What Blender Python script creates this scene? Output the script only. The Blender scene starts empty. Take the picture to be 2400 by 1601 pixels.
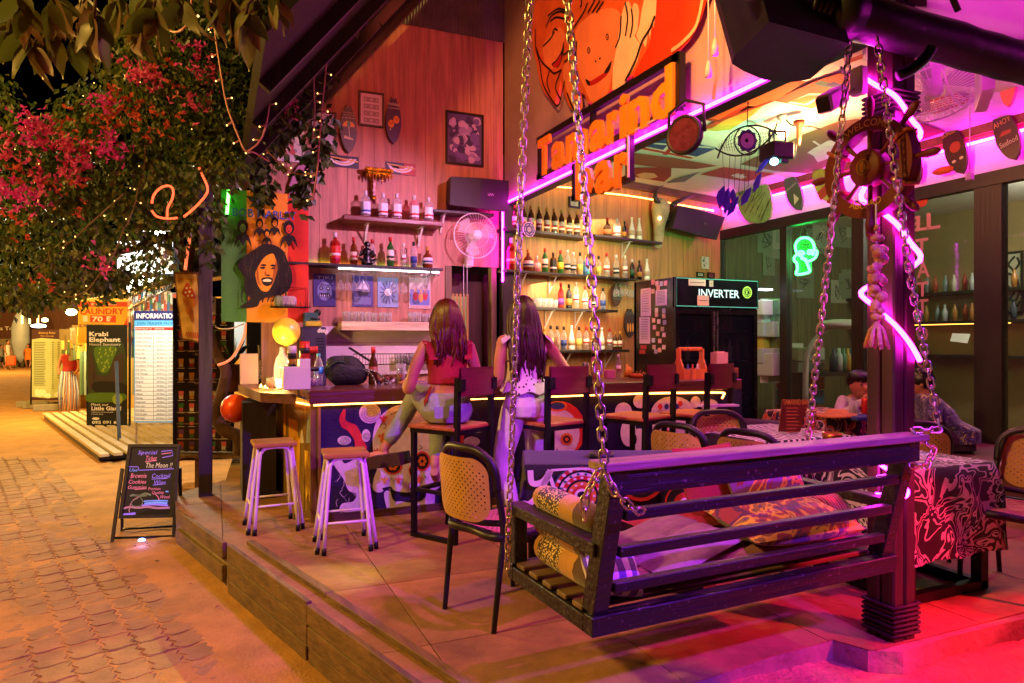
import bpy,math,random
from mathutils import Vector as V,Matrix
random.seed(7)
R=random.random
def U(a,b):return a+(b-a)*R()
S=bpy.context.scene
COL=S.collection
# camera, sky, exposure, lamps
EYE=V((0,0,1.71));YAW=math.radians(23.5);FPX=1600.0
FWD=V((math.sin(YAW),math.cos(YAW),0));RGT=V((math.cos(YAW),-math.sin(YAW),0));UP=V((0,0,1))
cam=bpy.data.objects.new('camera',bpy.data.cameras.new('camera'));COL.objects.link(cam)
cam.location=EYE;cam.rotation_euler=(math.pi/2,0,-YAW)
cam.data.sensor_width=36;cam.data.lens=24;cam.data.clip_start=.05;cam.data.clip_end=500
S.camera=cam
W=bpy.data.worlds.new('World');S.world=W;W.use_nodes=True
nt=W.node_tree;sky=nt.nodes.new('ShaderNodeTexSky');sky.sky_type='NISHITA';sky.sun_disc=False
sky.sun_elevation=math.radians(-8);sky.sun_rotation=math.radians(200)
nt.links.new(sky.outputs[0],nt.nodes['Background'].inputs[0]);nt.nodes['Background'].inputs[1].default_value=.05
S.view_settings.view_transform='Standard';S.view_settings.look='None';S.view_settings.exposure=0;S.view_settings.gamma=1
S.view_settings.use_curve_mapping=False
cy=S.cycles;cy.use_denoising=True;cy.max_bounces=6;cy.diffuse_bounces=3;cy.glossy_bounces=3;cy.transmission_bounces=4
cy.transparent_max_bounces=12;cy.caustics_reflective=False;cy.caustics_refractive=False;cy.sample_clamp_indirect=4;cy.blur_glossy=1
def lamp(name,kind,loc,col,e,to=None,size=.05,cone=60,blend=.5):
 d=bpy.data.lights.new(name,kind);o=bpy.data.objects.new(name,d);COL.objects.link(o);o.location=loc
 d.color=col;d.energy=e
 if kind=='AREA':d.size=size
 else:d.shadow_soft_size=size
 if kind=='SPOT':d.spot_size=math.radians(cone);d.spot_blend=blend
 if to is not None:o.rotation_euler=(V(to)-V(loc)).to_track_quat('-Z','Y').to_euler()
 return o
lamp('street_lamp_light','POINT',(-5.5,2.2,6.5),(1,.55,.1),2450,size=.25)
lamp('far_street_warm_light','POINT',(-9.5,16,6),(1,.56,.09),5200,size=.25)
lamp('far_street_warm_light','POINT',(-19,33,6),(1,.58,.14),9000,size=.25)
lamp('far_street_warm_light','POINT',(-11,45,5),(1,.6,.16),3500,size=.25)  # added to brighten the people at the far end
lamp('mural_flood_light','SPOT',(.95,2.6,4.5),(1,.3,.09),850,(3.03,4.4,4.5),size=.05,cone=86,blend=.7)
lamp('wall_flood_light','SPOT',(2.75,4.3,3.75),(1,.44,.85),560,(1.1,7.2,1.9),size=.04,cone=72,blend=.8)
lamp('gable_flood_light','SPOT',(1.6,4.4,4.6),(1,.12,.06),110,(2.4,7.2,4.4),size=.06,cone=75,blend=.8)
lamp('red_flood_light','SPOT',(4.9,.55,3.2),(1,.02,.06),1500,(3.75,1.3,.2),size=.04,cone=40,blend=.3)
lamp('red_flood_light','SPOT',(5.0,-.5,2.5),(1,.02,.07),1500,(2.75,2.55,.31),size=.04,cone=21,blend=.3)
lamp('violet_flood_light','SPOT',(2.6,-.7,3.4),(.34,.03,1),1500,(1.45,2.35,.95),size=.08,cone=54,blend=.7)
lamp('ceiling_bulb_light','POINT',(4.9,4.55,3.47),(1,.36,.14),110,size=.05)
lamp('projector_wash_light','SPOT',(4.75,4.25,3.05),(.12,1,.38),230,(5.5,7.8,3.8),size=.03,cone=100,blend=.7)
for to,c,e,cone in(((-.15,4.1,0),(.75,1,.2),500,9),((.55,4.9,.31),(.6,1,.35),160,5),((.95,4.15,.31),(.7,1,.4),170,6),((1.1,4.5,.31),(.8,1,.5),130,4.5),((2.75,3.05,.31),(.3,1,.3),60,4),((3.55,3.3,.31),(.35,.3,1),80,4),((4.3,2.75,.31),(.2,1,.3),90,4),((3.6,2.3,.31),(.3,.3,1),90,4),((1.6,2.75,.8),(.6,1,.2),120,4)):
 lamp('projector_beam_light','SPOT',(4.72,4.2,3.0),c,e*2,to,size=.02,cone=cone,blend=.6)
lamp('right_shelf_strip_light','AREA',(4.1,6.95,2.93),(1,.72,.38),24,(4.1,7.4,2.2),size=1.3)
lamp('right_shelf_strip_light','AREA',(3.9,6.95,2.08),(1,.75,.42),18,(3.9,7.4,1.6),size=1.0)
lamp('counter_candle_lamp_light','POINT',(.42,6.1,1.52),(1,.62,.16),30,size=.04)
lamp('tattoo_room_light','POINT',(8.7,4.2,3.3),(1,.92,.72),120,size=.1)
lamp('pink_fill_light','SPOT',(1.9,2.5,4.0),(1,.12,.75),260,(2.3,3.3,.3),size=.06,cone=95,blend=.8)  # unseen pink fill, added to tint the swing, floor and chains
# pixel -> place helpers (photo pixels, 2400 x 1601)
ZM=dict(t=(0,0,1),d=(0,0,.9797),z1=(0,0,2.936),z2=(0,534,2.936),z3=(0,1068,2.939),z4=(600,0,2.936),z5=(600,400,2.936),z6=(500,850,2.936),r1=(1100,0,2.936),r2=(1600,0,2.936),r3=(1100,400,2.936),r4=(1600,500,2.936),r5=(1100,850,2.936),r6=(1600,900,2.936),r7=(1000,1068,2.939),r8=(1600,1068,2.939),a1=(0,700,5.598),a2=(540,720,4.898),a3=(720,920,3.918),a4=(500,420,4.354),a5=(1660,180,4.355),b1=(980,660,2.613),b2=(1620,860,3.457),b3=(260,1020,5.227),b4=(1940,0,3.92))
def px(k,x,y):o=ZM[k];return o[0]+x/o[2],o[1]+y/o[2]
def ray(k,x,y):u,v=px(k,x,y);return FWD+RGT*((u-1200)/FPX)+UP*((800.5-v)/FPX)
def at(k,x,y,t):return EYE+ray(k,x,y)*t
def onp(k,x,y,p,n):d=ray(k,x,y);n=V(n);return EYE+d*((V(p)-EYE).dot(n)/d.dot(n))
def onz(k,x,y,z):return onp(k,x,y,(0,0,z),(0,0,1))
def ony(k,x,y,yy):return onp(k,x,y,(0,yy,0),(0,1,0))
def onx(k,x,y,xx):return onp(k,x,y,(xx,0,0),(1,0,0))
def lt(lat,t,z=0):p=FWD*t+RGT*lat;return V((p.x,p.y,z))
class Fr:
 def __init__(s,o,ex,ey=(0,0,1)):
  s.o=V(o);s.ex=V(ex).normalized();s.ey=(V(ey)-s.ex*V(ey).dot(s.ex)).normalized();s.n=s.ex.cross(s.ey)
 def p(s,a,b,c=0):return s.o+s.ex*a+s.ey*b+s.n*c
 def q(s,k,x,y):d=onp(k,x,y,s.o,s.n)-s.o;return d.dot(s.ex),d.dot(s.ey)
 def qs(s,k,pts):return[s.q(k,x,y)for x,y in pts]
 def off(s,c):return Fr(s.o+s.n*c,s.ex,s.ey)
# materials
MATS={}
def hx(h):
 h=h.lstrip('#');c=[int(h[i:i+2],16)/255 for i in(0,2,4)]
 return tuple((x/12.92 if x<=.04045 else((x+.055)/1.055)**2.4)for x in c)
def mat(name,col=(.5,.5,.5),rough=.6,metal=0,var=.2,ns=6,bump=.15,bs=30,st=(1,1,1),coat=0,col2=None,spec=.5,sheen=0,speck=0):
 if name in MATS:return MATS[name]
 if isinstance(col,str):col=hx(col)
 if isinstance(col2,str):col2=hx(col2)
 m=bpy.data.materials.new(name);m.use_nodes=True;n=m.node_tree.nodes;l=m.node_tree.links;b=n['Principled BSDF']
 b.inputs['Roughness'].default_value=rough;b.inputs['Metallic'].default_value=metal;b.inputs['Coat Weight'].default_value=coat
 b.inputs['Specular IOR Level'].default_value=spec;b.inputs['Sheen Weight'].default_value=sheen
 if var or bump:
  tc=n.new('ShaderNodeTexCoord');mp=n.new('ShaderNodeMapping');mp.inputs['Scale'].default_value=st;l.new(tc.outputs['Object'],mp.inputs[0])
  oi=n.new('ShaderNodeObjectInfo');ad=n.new('ShaderNodeVectorMath');ad.operation='ADD';l.new(mp.outputs[0],ad.inputs[0])
  sc=n.new('ShaderNodeMath');sc.operation='MULTIPLY';sc.inputs[1].default_value=37;l.new(oi.outputs['Random'],sc.inputs[0]);l.new(sc.outputs[0],ad.inputs[1])
 if var:
  nz=n.new('ShaderNodeTexNoise');nz.inputs['Scale'].default_value=ns;nz.inputs['Detail'].default_value=6;nz.inputs['Roughness'].default_value=.65;l.new(ad.outputs[0],nz.inputs['Vector'])
  cr=n.new('ShaderNodeValToRGB');e=cr.color_ramp.elements;e[0].position=.3;e[1].position=.7
  c2=col2 or tuple(min(1,x*(1+var))for x in col);c1=tuple(x*(1-var)for x in col)if not col2 else col
  e[0].color=(*c1,1);e[1].color=(*c2,1);l.new(nz.outputs[0],cr.inputs[0]);l.new(cr.outputs[0],b.inputs['Base Color'])
  rm=n.new('ShaderNodeMapRange');rm.inputs[3].default_value=max(.03,rough-.12);rm.inputs[4].default_value=min(1,rough+.12);l.new(nz.outputs[0],rm.inputs[0]);l.new(rm.outputs[0],b.inputs['Roughness'])
  if speck:
   sn=n.new('ShaderNodeTexNoise');sn.inputs['Scale'].default_value=55;sn.inputs['Detail'].default_value=3;l.new(tc.outputs['Object'],sn.inputs['Vector']);s2=n.new('ShaderNodeMapRange');s2.inputs[1].default_value=.64;s2.inputs[2].default_value=.74;s2.inputs[4].default_value=speck;l.new(sn.outputs[0],s2.inputs[0]);mx=n.new('ShaderNodeMixRGB');mx.inputs[2].default_value=(.3,.25,.22,1);l.new(s2.outputs[0],mx.inputs[0]);l.new(cr.outputs[0],mx.inputs[1]);l.new(mx.outputs[0],b.inputs['Base Color'])
 else:b.inputs['Base Color'].default_value=(*col,1)
 if bump:
  bz=n.new('ShaderNodeTexNoise');bz.inputs['Scale'].default_value=bs;bz.inputs['Detail'].default_value=4;l.new(ad.outputs[0],bz.inputs['Vector'])
  bm=n.new('ShaderNodeBump');bm.inputs['Strength'].default_value=bump;bm.inputs['Distance'].default_value=.02;l.new(bz.outputs[0],bm.inputs['Height']);l.new(bm.outputs[0],b.inputs['Normal'])
 MATS[name]=m;return m
def wood(name,col,axis='z',rough=.55,var=.45,coat=0,bump=.2,speck=0):
 s=dict(x=(.6,9,9),y=(9,.6,9),z=(9,9,.6))[axis]
 return mat(name,col,rough,0,var,2.2,bump,5,s,coat,speck=speck)
def emit(name,col,e):
 if name in MATS:return MATS[name]
 m=bpy.data.materials.new(name);m.use_nodes=True;n=m.node_tree.nodes;b=n['Principled BSDF']
 b.inputs['Base Color'].default_value=(*[min(1,c)*.6 for c in col],1);b.inputs['Emission Color'].default_value=(*col,1);b.inputs['Emission Strength'].default_value=e
 MATS[name]=m;return m
def glass(name,tint=(1,1,1),refl=.35,dens=0.0,col=None,rough=.04):
 """thin clear glass: tinted see-through + sharp reflection; dens adds a body colour"""
 if name in MATS:return MATS[name]
 m=bpy.data.materials.new(name);m.use_nodes=True;n=m.node_tree.nodes;l=m.node_tree.links
 b=n['Principled BSDF'];b.inputs['Base Color'].default_value=(*(col or[.12*c for c in tint]),1);b.inputs['Roughness'].default_value=rough
 t=n.new('ShaderNodeBsdfTransparent');t.inputs[0].default_value=(*tint,1)
 lw=n.new('ShaderNodeLayerWeight');lw.inputs[0].default_value=refl
 mr=n.new('ShaderNodeMapRange');mr.inputs[3].default_value=dens;mr.inputs[4].default_value=1;l.new(lw.outputs['Facing'],mr.inputs[0])
 mx=n.new('ShaderNodeMixShader');l.new(mr.outputs[0],mx.inputs[0]);l.new(t.outputs[0],mx.inputs[1]);l.new(b.outputs[0],mx.inputs[2])
 l.new(mx.outputs[0],n['Material Output'].inputs[0]);MATS[name]=m;return m
# mesh building
I3=Matrix.Identity(3)
class MB:
 def __init__(s):s.v=[];s.f=[];s.m=[];s.s=[]
 def add(s,vs,fs,m=0,sm=False):
  o=len(s.v);s.v+=[V(v)for v in vs]
  for f in fs:s.f.append([i+o for i in f]);s.m.append(m);s.s.append(sm)
  return s
 def box(s,c,d,rz=0,m=0,bev=0,M=None):
  M=M or Matrix.Rotation(rz,3,'Z');c=V(c);x,y,z=(k/2 for k in d)
  if not bev:
   vs=[c+M@V((a*x,b*y,e*z))for e in(-1,1)for a,b in((-1,-1),(1,-1),(1,1),(-1,1))]
   return s.add(vs,[(3,2,1,0),(4,5,6,7),(0,1,5,4),(1,2,6,5),(2,3,7,6),(3,0,4,7)],m)
  e=min(bev,x*.45,y*.45,z*.45);vs=[];ix={}
  for i,a in enumerate((-1,1)):
   for j,b in enumerate((-1,1)):
    for k,g in enumerate((-1,1)):
     for ax in range(3):
      q=[a*(x-e),b*(y-e),g*(z-e)];q[ax]=(a*x,b*y,g*z)[ax]
      ix[(i,j,k,ax)]=len(vs);vs.append(c+M@V(q))
  F=[]
  for ax in range(3):
   o1,o2=[k for k in range(3)if k!=ax]
   for sd in(0,1):
    cy_=[]
    for p,q in((0,0),(1,0),(1,1),(0,1)):
     t=[0,0,0];t[ax]=sd;t[o1]=p;t[o2]=q;cy_.append(ix[(*t,ax)])
    F.append(cy_)
   for p in(0,1):
    for q in(0,1):
     t0=[0,0,0];t0[o1]=p;t0[o2]=q;t1=list(t0);t1[ax]=1
     F.append([ix[(*t0,o1)],ix[(*t1,o1)],ix[(*t1,o2)],ix[(*t0,o2)]])
  for i in(0,1):
   for j in(0,1):
    for k in(0,1):F.append([ix[(i,j,k,0)],ix[(i,j,k,1)],ix[(i,j,k,2)]])
  G=[]
  for f in F:
   n_=(vs[f[1]]-vs[f[0]]).cross(vs[f[2]]-vs[f[0]]);ce=sum((vs[i]for i in f),V())/len(f)-c
   G.append(f if n_.dot(ce)>0 else f[::-1])
  return s.add(vs,G,m)
 def beam(s,a,b,w,h,up=(0,0,1),m=0,bev=0):
  a,b=V(a),V(b);z=(b-a);L=z.length;z=z/L;x=V(up).cross(z)
  if x.length<1e-4:x=V((1,0,0)).cross(z)
  x.normalize();y=z.cross(x);M=Matrix((x,y,z)).transposed()
  return s.box((a+b)/2,(w,h,L),m=m,bev=bev,M=M)
 def tube(s,pts,r,n=6,m=0,closed=False,sm=True,caps=True):
  pts=[V(p)for p in pts];k=len(pts);rr=r if isinstance(r,(list,tuple))else[r]*k;vs=[];ref=None
  for i,p in enumerate(pts):
   a=pts[(i-1)%k]if(i or closed)else p;b=pts[(i+1)%k]if(i<k-1 or closed)else p
   t=(b-a).normalized()
   if ref is None:ref=t.orthogonal().normalized()
   ref=(ref-t*ref.dot(t));ref=ref.normalized()if ref.length>1e-5 else t.orthogonal().normalized();q=t.cross(ref)
   vs+=[p+(ref*math.cos(j*2*math.pi/n)+q*math.sin(j*2*math.pi/n))*rr[i]for j in range(n)]
  fs=[(i*n+j,i*n+(j+1)%n,((i+1)%k)*n+(j+1)%n,((i+1)%k)*n+j)for i in range(k if closed else k-1)for j in range(n)]
  if caps and not closed:fs+=[tuple(range(n))[::-1],tuple((k-1)*n+j for j in range(n))]
  return s.add(vs,fs,m,sm)
 def lathe(s,prof,c=(0,0,0),n=12,m=0,M=None,sm=True,sx=1,sy=1):
  M=M or I3;c=V(c);vs=[];k=len(prof)
  for r,z in prof:vs+=[c+M@V((r*sx*math.cos(j*2*math.pi/n),r*sy*math.sin(j*2*math.pi/n),z))for j in range(n)]
  fs=[(i*n+j,i*n+(j+1)%n,(i+1)*n+(j+1)%n,(i+1)*n+j)for i in range(k-1)for j in range(n)]
  if prof[0][0]>1e-5:fs.append(tuple(range(n))[::-1])
  if prof[-1][0]>1e-5:fs.append(tuple((k-1)*n+j for j in range(n)))
  return s.add(vs,fs,m,sm)
 def ell(s,c,r,n=12,k=8,m=0,M=None):
  r=(r,r,r)if not isinstance(r,(tuple,list))else r;M=M or I3
  pr=[(max(1e-4,math.sin(math.pi*i/k)),-math.cos(math.pi*i/k))for i in range(k+1)];c=V(c)
  vs=[]
  for a,z in pr:vs+=[c+M@V((a*math.cos(j*2*math.pi/n)*r[0],a*math.sin(j*2*math.pi/n)*r[1],z*r[2]))for j in range(n)]
  return s.add(vs,[(i*n+j,i*n+(j+1)%n,(i+1)*n+(j+1)%n,(i+1)*n+j)for i in range(k)for j in range(n)],m,True)
 def flat(s,poly,fr,z=0,m=0):return s.add([fr.p(a,b,z)for a,b in poly],[tuple(range(len(poly)))],m)
 def prism(s,poly,fr,z0,z1,m=0,m2=None):
  k=len(poly);A=sum(poly[i][0]*poly[(i+1)%k][1]-poly[(i+1)%k][0]*poly[i][1]for i in range(k))
  if A<0:poly=poly[::-1]
  s.add([fr.p(a,b,z0)for a,b in poly]+[fr.p(a,b,z1)for a,b in poly],[tuple(range(k))[::-1]]+[(i,(i+1)%k,k+(i+1)%k,k+i)for i in range(k)],m if m2 is None else m2)
  return s.add([fr.p(a,b,z1)for a,b in poly],[tuple(range(k))],m)
 def rect(s,fr,a0,b0,a1,b1,z0,z1,m=0):return s.prism([(a0,b0),(a1,b0),(a1,b1),(a0,b1)],fr,z0,z1,m)
 def stroke(s,pts,w,fr,z=0,m=0,closed=False,taper=None):
  k=len(pts);vs=[]
  for i,p in enumerate(pts):
   a=pts[(i-1)%k]if(i or closed)else p;b=pts[(i+1)%k]if(i<k-1 or closed)else p
   dx,dy=b[0]-a[0],b[1]-a[1];L=math.hypot(dx,dy)or 1;ww=w*(taper[i]if taper else 1)/2
   vs+=[fr.p(p[0]-dy/L*ww,p[1]+dx/L*ww,z),fr.p(p[0]+dy/L*ww,p[1]-dx/L*ww,z)]
  return s.add(vs,[(2*i+1,2*((i+1)%k)+1,2*((i+1)%k),2*i)for i in range(k if closed else k-1)],m)
 def text(s,t,fr,x,y,h,m=0,z=.002,w=None,al='L',sh=0,off=0,ext=0,ang=0,cv=None,sp=1):
  cu=bpy.data.curves.new('t','FONT');cu.body=t;cu.size=h/.72;cu.resolution_u=2;cu.shear=sh;cu.offset=off*cu.size;cu.space_character=sp
  o=bpy.data.objects.new('t',cu);COL.objects.link(o);me=bpy.data.meshes.new_from_object(o)
  pts=[v.co.copy()for v in me.vertices];fs=[tuple(p.vertices)for p in me.polygons]
  bpy.data.objects.remove(o);bpy.data.curves.remove(cu);bpy.data.meshes.remove(me)
  if not pts:return s
  x0=min(p.x for p in pts);x1=max(p.x for p in pts);k=w/(x1-x0)if w else 1;W_=(x1-x0)*k
  dx={'L':0,'C':-W_/2,'R':-W_}[al];ca,sa=math.cos(ang),math.sin(ang);q=[]
  for p in pts:
   a=(p.x-x0)*k+dx;b=p.y
   if cv:r,ph=cv;th=ph-a/(r+h*.4);q.append((x+(r+b)*math.cos(th),y+(r+b)*math.sin(th)))
   else:q.append((x+a*ca-b*sa,y+a*sa+b*ca))
  if ext:
   nv=len(q);s.add([fr.p(a,b,z+ext)for a,b in q],fs,m);o0=len(s.v)-nv
   from collections import Counter
   ed=Counter()
   for f in fs:
    for i in range(len(f)):ed[tuple(sorted((f[i],f[(i+1)%len(f)])))]+=1
   dirs={(f[i],f[(i+1)%len(f)])for f in fs for i in range(len(f))}
   s.add([fr.p(a,b,z)for a,b in q],[],m);b0=len(s.v)-nv
   for(i,j),c in ed.items():
    if c==1:
     if(i,j)in dirs:i,j=j,i
     s.f.append([o0+i,o0+j,b0+j,b0+i]);s.m.append(m);s.s.append(False)
   return s
  return s.add([fr.p(a,b,z)for a,b in q],fs,m)
 def grid(s,P,nu,nv,m=0,sm=True,closed=False):
  vs=[P(i/(nu),j/(nv))for j in range(nv+1)for i in range(nu+1)]
  return s.add(vs,[(j*(nu+1)+i,j*(nu+1)+i+1,(j+1)*(nu+1)+i+1,(j+1)*(nu+1)+i)for j in range(nv)for i in range(nu)],m,sm)
WM={}
def props(o,label=None,cat=None,group=None,kind=None):
 for k,v in(('label',label),('category',cat),('group',group),('kind',kind)):
  if v:o[k]=v
 return o
def thing(name,label,cat,loc=(0,0,0),rz=0,group=None,kind=None):
 o=bpy.data.objects.new(name,None);COL.objects.link(o);o.location=loc;o.rotation_euler=(0,0,rz);o.empty_display_size=.1
 WM[o]=Matrix.Translation(V(loc))@Matrix.Rotation(rz,4,'Z');return props(o,label,cat,group,kind)
def mesh(name,mb,mats,inv=None):
 me=bpy.data.meshes.new(name);vs=mb.v if inv is None else[inv@v for v in mb.v]
 me.from_pydata([tuple(v)for v in vs],[],mb.f)
 for m in(mats if isinstance(mats,(list,tuple))else[mats]):me.materials.append(m)
 me.polygons.foreach_set('material_index',mb.m);me.polygons.foreach_set('use_smooth',mb.s);me.update();return me
def ob(name,mb,mats,parent=None,label=None,cat=None,group=None,kind=None):
 if parent is None:
  xs=[v.x for v in mb.v];ys=[v.y for v in mb.v];c=V(((min(xs)+max(xs))/2,(min(ys)+max(ys))/2,min(v.z for v in mb.v)))
  w=Matrix.Translation(c);inv=w.inverted()
 else:w=WM[parent];inv=w.inverted()
 o=bpy.data.objects.new(name,mesh(name,mb,mats,inv));COL.objects.link(o);WM[o]=w
 if parent is None:o.location=w.translation
 else:o.parent=parent
 return props(o,label,cat,group,kind)
KIDS={}
def kids(o):return[c for c in bpy.data.objects if c.parent==o]
def tree(o):return(o,[tree(c)for c in kids(o)])
def cp(t,parent=None):
 o,ch=t;n=o.copy();COL.objects.link(n)
 if parent is not None:n.parent=parent;n.matrix_parent_inverse=Matrix.Identity(4)
 for c in ch:cp(c,n)
 return n
def put(t,loc,rz=0,label=None,group=None,sc=None,first=[None],rx=0,ry=0):
 n=cp(t);n.location=loc;n.rotation_euler=(rx,ry,rz)
 if sc:n.scale=sc if isinstance(sc,(tuple,list))else(sc,sc,sc)
 WM[n]=Matrix.Translation(V(loc))@Matrix.Rotation(rz,4,'Z');return props(n,label,None,group)
PROTOS=[]
def proto(o):PROTOS.append(o);return tree(o)
def drop_protos():
 for p in PROTOS:
  def kill(t):
   for c in t[1]:kill(c)
   bpy.data.objects.remove(t[0])
  kill(tree(p))
def circ(x,y,r,n=20,r2=None,a0=0):return[(x+r*math.cos(a0+i*2*math.pi/n),y+(r2 or r)*math.sin(a0+i*2*math.pi/n))for i in range(n)]
def arc(x,y,r,a,b,n=10):return[(x+r*math.cos(math.radians(a+(b-a)*i/n)),y+r*math.sin(math.radians(a+(b-a)*i/n)))for i in range(n+1)]
def crv(pts,n=6,closed=False):
 P_=[V(p)if len(p)>2 else V((*p,0))for p in pts];d3=len(pts[0])>2;k=len(P_);out=[]
 for i in range(k if closed else k-1):
  a,b,c,d=(P_[(i+j)%k]if closed else P_[min(max(i+j,0),k-1)]for j in(-1,0,1,2))
  for q in range(n):
   t=q/n;out.append(.5*((2*b)+(c-a)*t+(2*a-5*b+4*c-d)*t*t+(3*b-a-3*c+d)*t**3))
 if not closed:out.append(P_[-1])
 return out if d3 else[(p.x,p.y)for p in out]
# shared materials
PZ=.31
m_sand=mat('sand','#b07c3e',.95,0,.3,3,.5,60)
m_paver=mat('paver','#987045',.9,0,.3,5,.3,45)
m_conc=mat('concrete','#91683f',.75,0,.42,2.6,.3,22)
m_conc2=mat('concrete_rough','#8d7a66',.9,0,.4,4,.6,18)
m_plank=wood('old_plank','#6d5334','y',.8,.5,bump=.4)
m_dark=wood('dark_timber','#1d1512','z',.5,.4)
m_darkx=wood('dark_timber_x','#1d1512','x',.5,.4)
m_black=mat('black_metal','#0c0b0c',.45,.3,.2,8,.05)
m_blackp=mat('black_plastic','#0b0a0d',.5,0,.15,8,.05)
m_ply=wood('plywood_wall','#ae7a64','z',.6,.4,bump=.1)
m_plyo=wood('plywood_orange','#b98048','z',.5,.4,bump=.1)
m_white=mat('white_paint','#d8d4cf',.6,0,.08,5,.06)
m_steel=mat('steel','#b9b6b2',.28,1,.15,10,.05)
m_cream=mat('cream','#e6dcc0',.7,0,.05,5,.03)
PINK=(1,.014,.8);HOT=emit('neon_pink',PINK,58);HOT2=emit('neon_pink_bright',PINK,105);ROPE=emit('rope_orange',(1,.3,.06),14)
# street with zigzag pavers under drifted sand
SD=V((-.2807,.9598,0));SE=V((.9598,.2807,0))
def wav(x,y):return .5*math.sin(x*3.1+1.3*math.sin(y*2.3))+.3*math.sin(y*5.7+x*2.2)+.2*math.sin(x*11+y*9)
def lines(a,b,fine0,fine1,c,f):
 o=[];x=a
 while x<b:o.append(x);x+=f if fine0<=x<fine1 else c
 return o+[b]
def sheet(xs,ys,zf,mb):
 nx=len(xs)
 return mb.add([(x,y,zf(x,y))for y in ys for x in xs],[(j*nx+i,j*nx+i+1,(j+1)*nx+i+1,(j+1)*nx+i)for j in range(len(ys)-1)for i in range(nx-1)],0,True)
street=ob('street',sheet(lines(-45,30,-4.5,1.2,3,.06),lines(-6,90,1.5,8,3,.06),lambda x,y:.0012+.005*wav(x,y)+.003*wav(y*2.7,x*3.1)+.0025*U(-1,1)+(.03*max(0,min(1,(x*.9598+y*.2807-.85)/.6))**2 if y<9 else 0),MB()),m_sand,kind='structure')
pv=[]
for i in range(-40,12):
 for j in range(0,60):
  c=SE*(i*.158+.3)+SD*(j*.212+.6)
  d=FWD.dot(c)
  if d<2.3 or d>10 or c.dot(SE)>1.2:continue
  u=1200+RGT.dot(c)/d*1600
  ex=.763-(c.y-2.72)*.292
  if u<-30 or c.x>ex-.12:continue
  pv.append((d,c))
pv.sort(key=lambda q:q[0])
def paver_mb():
 mb=MB();fr=Fr((0,0,0),SE,SD);a,b=.073,.1
 P=[(-a,-b),(-a*.4,-b-.008),(a*.5,-b+.008),(a,-b),(a-.028,-b*.5),(a+.0,0),(a-.028,b*.5),(a,b),(a*.5,b+.008),(-a*.4,b-.008),(-a,b),(-a-.028,b*.5),(-a,0),(-a-.028,-b*.5)]
 mb.prism([(x*1,y)for x,y in P],fr,-.03,0);mb.prism([(x*.93,y*.94)for x,y in P],fr,0,.004);return mb
pm=mesh('paver',paver_mb(),m_paver)
for d,c in pv[:300]:
 o=bpy.data.objects.new('paver',pm);COL.objects.link(o);o.parent=street
 o.matrix_parent_inverse=Matrix.Identity(4);o.location=c+V((0,0,.001+U(-.003,.002)))-street.location;o.rotation_euler=(U(-.007,.007),U(-.007,.007),U(-.02,.02))
if len(pv)>300:
 mb=MB();src=paver_mb()
 for d,c in pv[300:]:mb.add([v+c+V((0,0,U(-.004,.003)))for v in src.v],src.f)
 ob('paver',mb,m_paver,street,kind='stuff')
# platform: slab, scored floor slabs
edge=[(.98,1.98),(.763,2.72),(.083,5.05),(-.27,6.26),(-.36,6.95),(.1,7.5)]
poly=[(8.6,12),(.4,12)]+edge[::-1]+[(1.84,2.28),(2.3,2.33),(2.66,2.34),(2.72,2.2),(2.86,2.13),(3.2,2.15),(3.75,2.14),(5.2,2.1),(8.6,2.1)]
poly=[p for p in poly if p!=(.98,1.98)];poly.insert(poly.index((.763,2.72))+1,(.9,2.25))
g=Fr((0,0,0),(1,0,0),(0,1,0))
plat=ob('platform',MB().prism(poly,g,-.05,PZ-.006),m_conc2,kind='structure')
def clip(P,Q):
 for i in range(len(Q)):
  a,b=Q[i],Q[(i+1)%len(Q)];o=[]
  for k in range(len(P)):
   p,q=P[k-1],P[k];sp=(b[0]-a[0])*(p[1]-a[1])-(b[1]-a[1])*(p[0]-a[0]);sq=(b[0]-a[0])*(q[1]-a[1])-(b[1]-a[1])*(q[0]-a[0])
   if(sp>=0)!=(sq>=0):t=sp/(sp-sq);o.append((p[0]+(q[0]-p[0])*t,p[1]+(q[1]-p[1])*t))
   if sq>=0:o.append(q)
  P=o
  if not P:return P
 return P
for i in range(-2,9):
 for j in range(0,7):
  x0,y0=i*.86+.05,2.18+j*.86;w=.003
  c=clip(poly,[(x0+w,y0+w),(x0+.86-w,y0+w),(x0+.86-w,y0+.86-w),(x0+w,y0+.86-w)])
  if len(c)>2:ob('floor_slab',MB().prism(c,g,PZ-.004,PZ+U(0,.0015)),m_conc,plat)
def apz(x,y):return(.255-.03*max(0,2.2-y)+.018*wav(x*1.3,y*1.4)+.006*wav(x*5,y*4)+.004*U(-1,1))-(.055 if x>2.9 else .055*max(0,(x-2.2)/.7))
ob('sand_apron',sheet(lines(.95,8.5,.9,4.6,.4,.035),lines(-1.2,2.42,.6,2.5,.3,.035),apz,MB()),mat('sand_wet','#a27b58',.9,0,.4,4,.7,35),kind='structure')
lf=MB()
for i in range(90):
 x,y=U(-3.2,.6),U(2.6,9);r_=U(.008,.022);z0=.012+(.02 if x*.9598+y*.2807>1.1 else 0);a_=U(0,6);lf.add([(x+r_*math.cos(a_+k_),y+r_*math.sin(a_+k_),z0+U(0,.008))for k_ in(0,1.2,3.1,4.4)],[(0,1,2,3)],i%2)
ob('fallen_leaves',lf,[mat('dry_leaf','#5a3a1c',.8,0,.3,30,0),mat('dry_petal','#8a2a3a',.8,0,.3,30,0)],street,kind='stuff')
ed=thing('timber_edging','low retaining wall of weathered brown planks along the platform edge','low wall',(0.1,5,0))
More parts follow.
